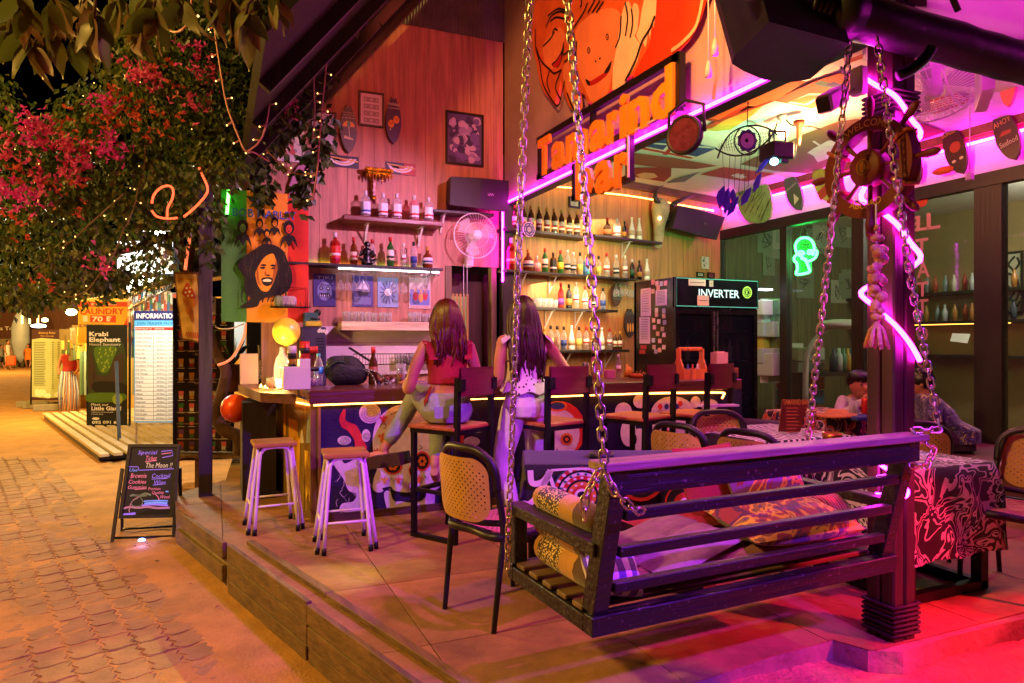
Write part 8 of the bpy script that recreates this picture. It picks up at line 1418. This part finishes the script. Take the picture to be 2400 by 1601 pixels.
for i in range(30):x,y=U(665,790),U(825,985);eq([(x,y),(x+12,y-6),(x+8,y+10)],5,.0015)
for t_,x,y,hh,w2,b in(('Krabi',615,745,30,130,1),('Elephant',615,783,30,215,1),('House Sanctuary',617,810,17,215,0),('Meet our',628,1225,20,120,0),('Little Giant!',630,1255,26,205,1),('095 091 68',634,1348,20,190,1),('Connect your moment with gentle',630,1272,9,150,0),('in camera forest',630,1286,9,80,0)):a=L.q('z2',x,y);mb.text(t_,L,a[0],a[1],L.q('z2',x,y-hh)[1]-a[1],4,.004,w=L.q('z2',x+w2,y)[0]-a[0],off=.03*b)
mb.flat(circ(*L.q('z2',660,1313),.07,14,.025),L,.004,4);mb.flat(circ(*L.q('z2',810,1180),.1,16),L,.004,5)
ob('banner_print',mb,[fm('#0a0a08'),fm('#2a3a12'),fm('#4a6a18'),fm('#3a2a1c'),m_cream,fm('#8a9a2a')],EB,kind='stuff');ob('stand',MB().beam(F_.p(w_+.03,h+.05,-.03),F_.p(w_+.03,-.3,-.03),.04,.04).beam(F_.p(-.02,h,-.02),F_.p(-.02,0,-.02),.03,.03).beam(at('z2',800,920,11.4),at('z2',825,1570,11.0),.05,.05),m_black,EB,kind='stuff')
F_,w_,h=board('z2',[(226,700),(436,700),(432,1185),(220,1185)],17.0);PB=thing('price_banner','pale green price list banner with dark heading and white flowers by the road','banner',F_.p(w_/2,0));L=F_.off(.003);ob('sheet',MB().rect(F_,0,0,w_,h,-.01,0),fm('#a8b48a'),PB);mb=MB();mb.prism([(0,h*.86),(w_*.3,h*.88),(w_,h*.86),(w_,h),(0,h)],L,0,.001,1);mb.prism([(0,0),(w_,0),(w_,h*.04),(w_*.5,h*.025),(0,h*.045)],L,0,.001,1)
mb.text('Baitong Relax',L,w_*.5,h*.94,h*.03,4,.003,w=w_*.55,al='C',sh=.2);mb.text('Thai massage',L,w_*.5,h*.9,h*.02,4,.003,w=w_*.45,al='C');lines_(mb,L,w_*.06,w_*.5,h*.2,h*.83,26,2);lines_(mb,L,w_*.66,w_*.72,h*.15,h*.83,26,2);lines_(mb,L,w_*.84,w_*.92,h*.3,h*.83,18,2)
for i in range(9):x,y=w_*U(.1,.85),h*U(.06,.13);[mb.flat(circ(x+.035*math.cos(a),y+.035*math.sin(a),.03,8),L,.002+i*.0003,3)for a in(0,1.26,2.5,3.77,5.0)]
ob('price_print',mb,[fm('#a8b48a'),fm('#3a1420'),fm('#55583a'),fm('#dfe4d4'),fm('#c8a05a')],PB,kind='stuff');ob('legs',MB().beam(F_.p(0,h,-.03),F_.p(-.05,-.12,-.03),.03,.03).beam(F_.p(w_,h,-.03),F_.p(w_+.05,-.1,-.03),.03,.03),m_dark,PB,kind='stuff')
for i,(x,y)in enumerate(((430,1395),(530,1410),(680,1440))):p=onz('a1',x,y+30,0);props(ob('concrete_block',MB().box(p+V((0,0,.08)),(.75,.2,.16),rz=-YAW+.2*i,bev=.015),mat('block','#8a8478',.9,0,.2,6,.3)),f'{ORD[i]} grey concrete block from the left at the foot of the price banner','concrete block','blocks at the price banner')
LT=14.2;F_,w_,h=board('z2',[(540,497),(893,508),(880,668),(537,680)],LT);LS=thing('laundry_sign','yellow laundry price sign with red lettering above the elephant banner','sign',F_.p(w_/2,0));L=F_.off(.003);ob('panel',MB().rect(F_,0,-.35,w_,h,-.03,0),mat('sign_yellow','#e0a82a',.6,0,.08,4,0),LS);mb=MB();mb.rect(L,0,h*.8,w_,h,0,.001,0);mb.rect(L,w_*.24,h*.17,w_*.75,h*.45,0,.001,0)
mb.text('Zang Shop  ซักรีด',L,w_*.26,h*.86,h*.08,1,.003,w=w_*.5,off=.02);mb.text('LAUNDRY',L,w_*.05,h*.5,h*.24,0,.003,w=w_*.86,off=.02);mb.text('70 ฿',L,w_*.28,h*.21,h*.2,1,.003,w=w_*.4,off=.03);mb.text('EXPRESS',L,w_*.03,-h*.02,h*.13,2,.003,w=w_*.48);mb.rect(L,w_*.1,h*.2,w_*.19,h*.44,0,.001,1);mb.flat([(w_*.9,h*.05),(w_*.98,h*.05),(w_*.98,h*.35)],L,.002,0)
ob('lettering',mb,[fm('#c83a1c'),m_cream,fm('#1a1a5a')],LS,kind='stuff')
hut=thing('laundry_stall','small lit stall with tin awning and hung clothes behind the signs','stall',lt(-8.2,15.5,0));m_warm=mat('stall_wall','#c8a05a',.8,0,.15,3,.1)
ob('back_wall',MB().beam(lt(-11.1,17.6,1.4),lt(-5.2,16.2,1.4),.06,2.8),m_warm,hut);ob('side_wall',MB().beam(lt(-5.4,16.2,1.4),lt(-5.0,13.6,1.4),.06,2.8),m_warm,hut)
ob('awning',MB().add([at('z2',335,540,15.2),at('z2',545,500,14.6),lt(-4.8,14.3,3.3),lt(-5.2,17.4,3.6),lt(-9.3,17.6,3.6)],[(0,1,2,3,4)]),mat('awning_tin','#a89878',.6,.3,.2,4,.2),hut);ob('roof',MB().beam(lt(-9.6,16.4,3.62),lt(-4.4,15.2,3.62),3.4,.08),m_dark,hut)
props(ob('stall_lamp',MB().ell(at('z2',490,580,14.9),(.11,.06,.07),12,8),emit('stall_lamp',(1,.72,.25),40)),'blazing warm lamp under the stall awning left of the laundry sign','lamp');lamp('stall_lamp_light','POINT',at('z2',480,600,14.6),(1,.66,.2),520,size=.15)
mb=MB();
for i in range(26):p=at('z2',U(450,585),U(700,860),15.8);mb.box(p,(U(.1,.3),.1,U(.15,.4)),rz=U(0,3),m=i%4)
ob('hung_goods',mb,[fm('#8a6a2a'),fm('#5a4a2a'),fm('#c8a85a'),fm('#3a4a2a')],hut,kind='stuff')
for i,(x,c_)in enumerate(((566,'#4a6a4a'),(580,'#7a9088'),(895,'#b89a5a'),(910,'#8a8a7a'))):props(ob('hung_towel',MB().beam(at('z2',x,850,15.0),at('z2',x,1150,15.0),.1,.03,up=tuple(FWD)),fm(c_,.9)),f'{ORD[i]} hung towel from the left at the laundry stall','towel','towels at the laundry stall')
MQ=Pers('mannequin in a straw hat and red top with blue fringed scarves by the price banner',lt(-10.55,16.3,0),-FWD);b=MB();MQ.ring(b,[(0,0,.05,.2,.2),(0,0,.6,.12,.12),(0,0,.9,.16,.13),(0,0,1.1,.13,.1),(0,0,1.35,.19,.11),(0,0,1.45,.06,.06)]);MQ.limb(b,[(0,0,1.42),(0,0,1.55)],[.05,.05]);MQ.head(b,(0,0,1.62));MQ.limb(b,[(-.18,0,1.38),(-.25,.05,1.1),(-.18,.1,.95)],[.05,.04,.03]);MQ.limb(b,[(.18,0,1.38),(.25,.05,1.1),(.2,.1,.95)],[.05,.04,.03]);solid('body',b,SKIN2,MQ.T,.015,3);b=MB();MQ.ring(b,[(0,0,1.0,.17,.14),(0,0,1.12,.155,.125),(0,0,1.35,.21,.13),(0,0,1.43,.1,.09)]);solid('red_top',b,fm('#a02a30',.9),MQ.T,.015,3);MQ.T['category']='mannequin';MQ.T.name='mannequin'
ob('straw_hat',MB().lathe([(.17,0),(.09,.02),(.08,.09),(0,.1)],MQ.P((0,0,1.68)),14),mat('hat_ochre','#b8863a',.8,0,.2,9,.3),MQ.T);mb=MB()
for i in range(60):a_=i*.3;mb.tube([MQ.P((.16*math.cos(a_)+.0,.12*math.sin(a_)+.06,1.0)),MQ.P((.22*math.cos(a_),.17*math.sin(a_)+.06,.5)),MQ.P((.2*math.cos(a_),.16*math.sin(a_)+.06,.08))],.012,4,m=i%2)
ob('fringed_scarf',mb,[fm('#6a7aa8',.9),fm('#b8b8c8',.9)],MQ.T,kind='stuff')
dk_=thing('slat_deck','low deck of pale wooden slats with dark gaps beside the sand street','deck',onz('z2',600,1400,.1));o0=onz('z2',690,1545,.12)
for i in range(16):a=o0+SE*(.17*i)-SD*.35;ob('slat',MB().beam(a,a+SD*7.2,.11,.04),mat('slat_pale','#b8a488',.8,0,.2,5,.2),dk_)
ob('joists',MB().beam(o0+SE*1.3-SD*.2+V((0,0,-.06)),o0+SE*1.3+SD*6.6+V((0,0,-.06)),2.7,.06),m_black,dk_)
sp2=thing('lit_shop','small shop with white strip lights and packed shelves behind the timetable','shop',lt(-5.2,13.5,0));ob('back_wall',MB().beam(lt(-5.4,15.2,2),lt(-1.6,13.4,2),.08,4),mat('shop_grey','#9a9890',.8,0,.1,3,.1),sp2);ob('side_wall',MB().beam(lt(-2.5,13.4,2.2),lt(-2.35,9.2,2.2),.08,4.4),mat('shop_side','#5a5650',.8,0,.3,3,.1),sp2);ob('floor',MB().beam(lt(-4.4,14,.1),lt(-3.6,10,.1),2.6,.12),m_conc,sp2);mb=MB()
for j in range(7):
 for i in range(16):mb.box(at('z2',905+20*i,480+60*j+4*(i%3),13.3),(.1,.12,U(.12,.3)),rz=U(0,1),m=(i*5+j*3)%6)
ob('shelf_goods',mb,[fm('#c8b090'),fm('#8a5a2a'),fm('#3a6a8a'),fm('#b84a2a'),fm('#d8d4c8'),fm('#4a7a4a')],sp2,kind='stuff')
for i,(x,y)in enumerate(((885,415),(948,385),(1028,345),(1090,60))):props(ob('flood_lamp',MB().ell(at('z2',x,y,12.2),(.075,.05,.07),12,8).box(at('z2',x,y-16,12.3),(.2,.16,.06)),[emit('white_flood',(1,.96,.82),30)]),f'{ORD[i]} white flood lamp from the left above the timetable shop','lamp','white flood lamps of the lit shop')
lamp('shop_flood_light','POINT',at('z2',985,330,9.0),(1,.92,.72),330,size=.15)
F_,w_,h=board('z2',[(1015,100),(1192,100),(1190,330),(1012,315)],11.6);LB=thing('lightbox_sign','glaring white lightbox sign behind the foliage','lightbox sign',F_.p(w_/2,0));ob('case',MB().rect(F_,-.03,-.03,w_+.03,h+.03,-.15,-.002),mat('case_blue','#2a4a6a',.4,0,.1,5,0),LB);ob('face',MB().rect(F_,-.5,0,w_,h,0,.01),emit('lightbox_white',(1,1,.93),2.6),LB)  # face runs past its case on the left to stand in for glow
ob('face_print',MB().flat(circ(w_*.75,h*.5,.12,14,.2),F_,.013),emit('lightbox_print',(.9,.75,.6),1.1),LB);tr_=thing('metal_truss','pale metal stair rail slanting up behind the timetable','rail',at('z2',900,560,12))
for a,b in(((918,470),(1190,300)),((890,560),(1190,400)),((918,470),(918,700)),((1000,420),(1000,570))):ob('rail',MB().tube([at('z2',*a,11.9),at('z2',*b,11.9)],.028,6),m_steel,tr_)
mb=MB()
for i in range(16):x=895+18*i;mb.tube([at('z2',x,556-9.4*i,11.9),at('z2',x+18,515-9.2*i,11.9)],.014,5)
ob('lattice',mb,m_steel,tr_,kind='stuff')
props(ob('shop_poster',MB().beam(at('z2',1602,645,9.5),at('z2',1602,900,9.5),.36,.02,up=tuple(FWD)),fm('#b0bcc8')),'pale boat trip poster seen below the tapestry','poster');props(ob('door_jamb',MB().beam(at('z2',1760,560,8.6),at('z2',1760,1100,8.6),.2,.08,up=tuple(FWD)),m_dark),'dark post seen between the tapestry and the low slab','post')
props(ob('dark_partition',MB().beam(lt(-3.0,8.55,1.9),lt(-1.75,8.7,1.9),.05,3.4),wood('partition','#3a2a20','z')),'dark wooden partition closing the back left corner behind the tapestry','partition')
pt2=thing('potted_plant','spiky plant in a wicker pot left of the beige carton','potted plant',at('z2',1605,1030,7.6));ob('pot',MB().lathe([(.07,-.3),(.1,0),(.085,0),(0,-.02)],at('z2',1605,940,7.6),14),mat('wicker','#6a4020',.8,0,.3,30,.5),pt2)
for i in range(18):a_=i*.7;p=at('z2',1605,940,7.6);ob('leaf',MB().add([p+V((.01,0,0)),p+V((-.01,0,0)),p+V((.1*math.cos(a_),.1*math.sin(a_),.2)),p+V((.17*math.cos(a_),.17*math.sin(a_),.22+.05*(i%3)))],[(0,1,2),(0,2,3),(1,3,2)]),mat('leaf_spiky','#3a5a20',.5,0,.2,9,0),pt2)
props(ob('balloon',MB().lathe([(.01,0)]+[(.128*math.sin(math.pi*(.08+.92*i/16)),.13-.13*math.cos(math.pi*(.08+.92*i/16)))for i in range(17)],at('d',540,970,6.3),24),mat('balloon_orange','#d8481c',.3,0,.03,2,0)),'round orange balloon tied at the low end of the bar near the trunk','balloon')
fh=thing('tour_shop','brown timber tour shop at the far end of the street','shop',lt(-33,46,0));ob('front_wall',MB().beam(lt(-44,47,2.6),lt(-27.5,47,2.6),.2,5.2),wood('far_brown','#5a3420','z'),fh);ob('roof',MB().beam(lt(-45,46,5.6),lt(-26,46,5.2),5,.3),m_dark,fh);F_=Fr(at('a1',5,412,46.7),RGT);ob('lettering',MB().text('s Tours',F_,0,0,.25,0,.02,w=1.5,off=.02),m_cream,fh);ob('shop_window',MB().rect(F_,-2,-3.4,1.6,-.6,-.1,.0),fm('#8a7a5a'),fh);ob('shop_window',MB().rect(F_,2.2,-3.4,4.4,-.6,-.1,.0),fm('#6a5a42'),fh)
for x in(.3,1.4,2.6):ob('lamp_drop',MB().beam(at('a1',290+90*(x-.3),215,40),at('a1',290+90*(x-.3),330,40),.08,.08),emit('far_lamp',(1,.62,.15),7),fh)
props(ob('kayak',MB().lathe([(.02,0),(.35,.5),(.52,1.4),(.5,2.4),(.3,3.1),(.02,3.5)],at('a1',270,850,44),14,sy=.5),mat('kayak_grey','#9aa0a8',.4,0,.1,2,0)),'grey white kayak leaning upright against the tour shop','kayak');props(ob('far_white_lamp',MB().ell(at('a1',505,358,30),(.3,.2,.08),10,6),emit('far_white',(.9,.95,1),14)),'cool white lamp under the trees at the far end','lamp');props(ob('far_warm_lamp',MB().ell(at('a1',590,280,24),(.1,.08,.07),10,6),emit('far_warm',(1,.7,.2),30)),'warm lamp under the eaves beyond the price banner','lamp')
def walker(label,x,yf,top,sh_,le_,d):
 p=onz('a1',x,yf,0);t=FWD.dot(p);k_=(yf-top)/5.598*t/1600/1.72;wk=Pers(label,p,d,group='people at the far end of the street');b=MB();wk.ring(b,[(0,0,.84*k_,.16,.12),(0,0,1.05*k_,.14,.1),(0,0,1.35*k_,.19,.11),(0,0,1.45*k_,.06,.06)]);wk.limb(b,[(0,0,1.42*k_),(0,.02,1.55*k_)],[.055,.05]);wk.head(b,(0,.03,1.62*k_))
 for s in(-1,1):wk.limb(b,[(s*.19,0,1.38*k_),(s*.25,.03,1.1*k_),(s*.2,.1,.9*k_)],[.05,.04,.03]);wk.limb(b,[(s*.09,0,.86*k_),(s*.12,.05*s,.46*k_),(s*.12,-.1*s,.07)],[.095,.06,.04]);wk.foot(b,(s*.12,-.1*s,.06),(0,1,0))
 solid('body',b,SKIN2,wk.T,.02,2);b=MB();wk.ring(b,[(0,0,.8*k_ if le_ else .6*k_,.2 if le_ else .25,.15),(0,0,1.05*k_,.17,.13),(0,0,1.36*k_,.21,.13),(0,0,1.44*k_,.09,.08)]);solid('shirt',b,sh_,wk.T,.02,2)
 if le_:
  b=MB();wk.ring(b,[(0,0,.72*k_,.18,.14),(0,0,.9*k_,.185,.14)])
  for s in(-1,1):wk.limb(b,[(s*.09,0,.86*k_),(s*.12,.04*s,.5*k_)],[.115,.1])
  solid('shorts',b,le_,wk.T,.02,2)
 ob('hair',MB().ell(wk.P((0,-.01,1.66*k_)),(.09,.1,.1),12,8),m_hairb,wk.T)
walker('far person in a white shirt and pale shorts carrying an orange bag',100,925,548,m_white,fm('#a8a090',.9),RGT);walker('far person in an orange dress walking beside the price banner',370,912,600,mat('dress_orange','#d8741c',.9,0,.1,6,0),None,FWD*-1+RGT*.2);walker('far person in grey at the very left edge',12,905,610,fm('#8a8a88',.9),fm('#2a2a30',.9),RGT);walker('far person in dark clothes behind the one in the white shirt',160,880,555,fm('#2a2426',.9),fm('#1a1a1e',.9),-RGT)
props(ob('shopping_bag',MB().box(at('a1',145,815,41),(.5,.3,.6),bev=.08),mat('bag_orange','#d8541c',.7,0,.1,6,0)),'orange bag held by the far person in white','bag')
# bougainvillea, big leaves, fairy lights
tree_=thing('bougainvillea','large bougainvillea in magenta flower arching over the left of the bar','tree',at('z3',1640,240,6.9));m_bark=mat('bark','#4a3020',.9,0,.35,12,.8,25)
tk=[at('z2',x,y,t)for x,y,t in((1650,1560,6.9),(1640,1440,6.9),(1535,1385,6.9),(1490,1270,6.9),(1530,1130,6.9),(1555,980,6.9),(1500,880,6.95),(1400,600,7.0),(1300,320,6.9),(1255,200,6.8),(1230,60,6.8),(1180,-60,6.8))]
ob('trunk',MB().tube(crv(tk,4),[.07-.0008*i for i in range(45)],9),m_bark,tree_)
for pts in(((1180,-60,6.8),(1040,-200,6.9),(900,-400,7),(600,-600,7.1),(300,-700,7.2)),((1230,60,6.8),(1330,-120,6.8),(1450,-400,6.7),(1700,-900,6.3)),((1255,200,6.8),(1180,60,6.7),(900,150,6.4),(600,200,6.2)),((1290,300,6.9),(1330,60,6.9),(1420,0,6.8))):ob('branch',MB().tube(crv([at('z2',*p)for p in pts],4),[.05-.0025*i for i in range(4*(len(pts)-1)+1)],7),m_bark,tree_)
def inpoly(x,y,P):
 c=False
 for i in range(len(P)):
  (a,b),(d,e)=P[i-1],P[i]
  if(b>y)!=(e>y)and x<(d-a)*(y-b)/(e-b)+a:c=not c
 return c
CROWN=[(-60,190),(40,215),(110,260),(160,235),(215,190),(240,110),(300,40),(360,-40),(790,-40),(770,40),(720,150),(660,250),(640,330),(600,380),(540,410),(500,440),(490,520),(430,575),(395,620),(330,655),(230,675),(130,690),(-60,700)]
LF=[(0,0,0),(.32,.5,.1),(0,1,-.05),(-.32,.5,.1)]
def leaf(mb,p,d,n,s,m):
 d=d.normalized();x=d.cross(n);x=x.normalized()if x.length>1e-4 else V((1,0,0));n=x.cross(d);q=[p+(x*a+d*b+n*c)*s for a,b,c in LF];mb.add(q,[(0,1,2),(0,2,3)],m)
def rv():return V((U(-1,1),U(-1,1),U(-1,1)))
rng=random.getstate();random.seed(21);mb=MB();cl=[]
for i in range(520):
 while 1:
  x,y=U(-60,790),U(-40,700)
  if inpoly(x,y,CROWN):break
 t=6.3+U(-.7,.9)+(.4 if x>560 else 0);c=at('d',x,y,t)
 if c.y>6.95 and c.x>.3:c=at('d',x,y,6.2)
 cl.append((c,x,y));r=U(.12,.3);ax=rv()
 for k_ in range(int(26+30*R())):
  o=rv();
  while o.length>1:o=rv()
  p=c+V((o.x*r,o.y*r,o.z*r*.75));leaf(mb,p,V((o.x,o.y,-.5-R()))+rv()*.5,(V((0,-.4,1))+rv()*.7).normalized(),U(.045,.085),random.choice((0,0,0,1,1,2)))
for i in range(150):
 x,y=U(480,760),U(-30,300)
 if not inpoly(x,y,CROWN):continue
 c=at('d',x,y,5.6+U(-.4,.4))
 for k_ in range(34):p=c+V((random.gauss(0,.11),random.gauss(0,.1),random.gauss(0,.09)));leaf(mb,p,rv()+V((0,0,-.8)),(V((0,-.4,1))+rv()*.7).normalized(),U(.05,.085),random.choice((0,2,2)))
for x0,y0,n_ in((745,290,40),(738,335,50),(725,370,60),(700,425,50),(690,445,40),(600,400,30),(606,445,40),(640,320,30),(690,300,20),(560,560,0),(480,560,30)):
 for i in range(n_):p=at('d',x0+random.gauss(0,13),y0+random.gauss(0,20),6.2+U(-.15,.15));leaf(mb,p,V((U(-1,1),U(-.4,.4),-U(.2,1))),(V((0,-1,.6))+rv()*.6).normalized(),U(.07,.12),random.choice((0,2)))
def leafmat(name,c,tr=.35):
 m=bpy.data.materials.new(name);m.use_nodes=True;n=m.node_tree.nodes;l=m.node_tree.links;b=n['Principled BSDF'];b.inputs['Base Color'].default_value=(*hx(c),1);b.inputs['Roughness'].default_value=.45;t=n.new('ShaderNodeBsdfTranslucent');t.inputs[0].default_value=(*hx(c),1);mx=n.new('ShaderNodeMixShader');mx.inputs[0].default_value=tr;l.new(b.outputs[0],mx.inputs[1]);l.new(t.outputs[0],mx.inputs[2]);l.new(mx.outputs[0],n['Material Output'].inputs[0]);return m
ob('crown',mb,[leafmat('leaf_green','#4a5a24'),leafmat('leaf_olive','#6a6a2a'),leafmat('leaf_deep','#2a3a1a')],tree_,kind='stuff')
FLW=[(70,275,2),(60,300,2),(130,330,1),(170,380,1),(30,440,2),(60,460,2),(95,420,1),(160,345,1),(30,350,1),(265,330,2),(245,345,2),(238,235,2),(310,165,1),(345,180,1),(480,165,1),(488,180,1),(405,200,0),(330,258,0),(250,290,0),(290,250,0),(345,295,0),(100,290,1),(190,370,1),(50,395,0),(255,245,0),(275,210,0),(385,275,0),(220,300,0),(10,330,1),(0,430,2),(110,450,0),(180,420,0),(25,380,0),(140,275,0),(300,230,0),(175,510,0),(45,520,0),(235,610,1),(95,650,0),(445,125,2),(660,245,1),(200,330,0),(450,235,1),(360,160,0),(85,320,2),(150,400,1)]
fb_=MB()
for x,y,m in FLW:
 c=at('d',x,y,5.4);
 for j in range(int(U(16,30))if m else int(U(5,11))):
  p=c+V((random.gauss(0,.062),random.gauss(0,.05),random.gauss(0,.05)))
  for k_ in range(3):d=rv()+V((0,-.6,.2));leaf(fb_,p,d,rv(),U(.035,.055),m)
ob('blossoms',fb_,[leafmat('bract_coral','#c8584a'),leafmat('bract_pink','#de58a4'),leafmat('bract_magenta','#e64acc')],tree_,kind='stuff')
bt2=thing('overhanging_branch','overhanging branch of big drooping olive leaves at the top left','branch',at('d',260,20,2.8));LM=[]
for v_ in range(3):
 b=MB();n_=8;pts=[]
 for i in range(n_+1):
  t=i/n_;w_=.24*math.sin(math.pi*t**.75)*(1-.15*t);z=-.16*t*t+.02*math.sin(t*7+v_);pts+=[V((-w_,t,z+.06*(1-abs(.5-t))*.6)),V((0,t,z)),V((w_,t,z+.05))]
 b.add(pts,[(3*i+a,3*i+a+1,3*i+a+4,3*i+a+3)for i in range(n_)for a in(0,1)],0,True);LM.append(mesh('leaf',b,[leafmat('big_leaf_%d'%v_,('#6e6c34','#56622c','#786038')[v_],.4)]))
TW=[(60,30),(130,25),(20,75),(110,80),(170,95),(215,60),(330,25),(310,70),(420,20),(530,20),(560,60),(600,35),(640,10),(270,20),(190,20),(70,120),(480,30),(360,60)]
for x0,y0 in TW:
 t=U(2.5,3.3);b0=at('d',x0+U(-20,20),y0-60,t);b1=at('d',x0,y0,t);ob('stem',MB().tube([b0,(b0+b1)/2+rv()*.03,b1],.006,5),m_bark,bt2)
 for j in range(6):
  p=b0.lerp(b1,.3+.14*j);d=(V((U(-.7,.7),U(-.5,.5),-1))+RGT*U(-.5,.5)).normalized();s=U(.11,.2);o=bpy.data.objects.new('leaf',LM[(j+int(x0))%3]);COL.objects.link(o);o.parent=bt2
  nn=(-FWD+rv()*1.6).normalized();x=d.cross(nn).normalized();nn=x.cross(d);o.matrix_local=Matrix.Translation(p-bt2.location)@(Matrix((x,d,nn)).transposed()).to_4x4()@Matrix.Scale(s,4)
m_wp=mat('wire_pink_lit','#c88a9a',.5,0,0,1,0);m_wb=mat('wire_brown','#6a5038',.6,0,0,1,0);m_tip=emit('fairy_tip',(1,.55,.15),5)  # pink light on the hanging wires is put into their colour
def fairy(label,k,pts,t,m,step=.16,r=.006,tip=.02):
 P_=crv([at(k,x,y,t+.12*math.sin(i))for i,(x,y)in enumerate(pts)],6);T=thing('fairy_lights',label,'string lights',P_[-1],0,'fairy lights hanging at the left');ob('wire',MB().tube(P_,r,5),m,T);acc=0;w_=MB();i_=0
 for a,b in zip(P_,P_[1:]):
  acc+=(b-a).length
  if acc>step:
   acc=0;d=(RGT*random.choice((-1,1))+V((0,0,U(-.7,.3)))).normalized();w_=MB().tube([b,b+d*tip*2],.0055,5).ell(b+d*tip*2.2,.006,6,4,1);ob('bulb',w_,[m,m_tip],T)
fairy('pink lit fairy light wire hanging in a long curve, left of three','z1',[(1450,-40),(1480,230),(1520,500),(1560,720),(1640,940),(1690,1040),(1750,1050),(1850,1110)],4.6,m_wp)
fairy('pink lit fairy light wire joining the long curve at its bottom','z1',[(1960,-40),(1930,250),(1880,560),(1830,860),(1780,980),(1700,1045)],4.6,m_wp)
fairy('straight fairy light wire hanging before the roof edge, left of two','z1',[(2150,-40),(2155,300),(2160,560),(2165,800),(2150,950)],4.9,m_wp)
fairy('straight fairy light wire hanging before the roof edge, right of two','z1',[(2278,-40),(2262,250),(2240,500),(2215,780),(2200,950),(2180,1200),(2150,1380)],4.9,m_wp)
fairy('looped fairy light cable hanging from the top among big leaves','z1',[(1100,-40),(1108,120),(1130,180),(1200,220),(1270,190),(1310,100),(1320,-40)],3.6,m_wp,.6)
fairy('brown fairy light wire draped along the lower foliage edge','z2',[(310,355),(360,420),(430,470),(520,468),(600,430),(700,300),(790,170),(860,-20)],5.6,m_wb)
fairy('brown fairy light wire crossing the left foliage','z2',[(230,290),(330,210),(345,150),(430,130),(520,70),(600,-10),(850,-230)],5.6,m_wb)
fairy('brown fairy light wire hanging down in the middle of the foliage','z1',[(1000,1000),(990,1180),(950,1300),(930,1400),(870,1560)],5.6,m_wb)
fairy('yellow fairy light wire looping before the tapestry twigs','z1',[(1730,900),(1800,1000),(1900,1100),(2000,1180),(2100,1200),(2200,1180)],5.7,mat('wire_yellow','#a8843a',.5,0,0,1,0),.1)
tw=MB()
for c,x,y in cl[::14]:
 p=at('d',x+U(-8,8),y+U(-8,8),5.6);tw.ell(p,.0045,5,3)
ob('fairy_bulb',tw,m_tip,tree_,kind='stuff');random.setstate(rng)
rs=thing('red_neon_sign','looped red neon line in front of a dark shop sign under the foliage','neon sign',at('z1',1200,1500,6.3));m_rn=emit('neon_red',(1,.09,.03),3)
for pts in(((1045,1400),(1060,1340),(1110,1290),(1165,1280),(1192,1310),(1185,1370),(1155,1430),(1150,1500)),((1045,1450),(1080,1490),(1150,1505),(1220,1500)),((1370,1155),(1400,1220),(1428,1290),(1415,1345),(1340,1430),(1265,1492))):ob('tube',MB().tube(crv([at('z1',*p,5.55)for p in pts],4),.009,7),m_rn,rs)
F_=Fr(at('z1',1190,1560,8.2),RGT);ob('sign_board',MB().rect(F_,-.5,-.05,.75,.75,-.05,-.01),fm('#1a0f24'),rs)
for t_,x,y,m in(('Bamboo',1130,1465,0),('Piercing',1115,1545,0)):a=F_.q('z1',x,y);ob('lettering',MB().text(t_,F_,a[0],a[1],.085,0,.0,w=.62,off=.03),m_white,rs)
drop_protos()
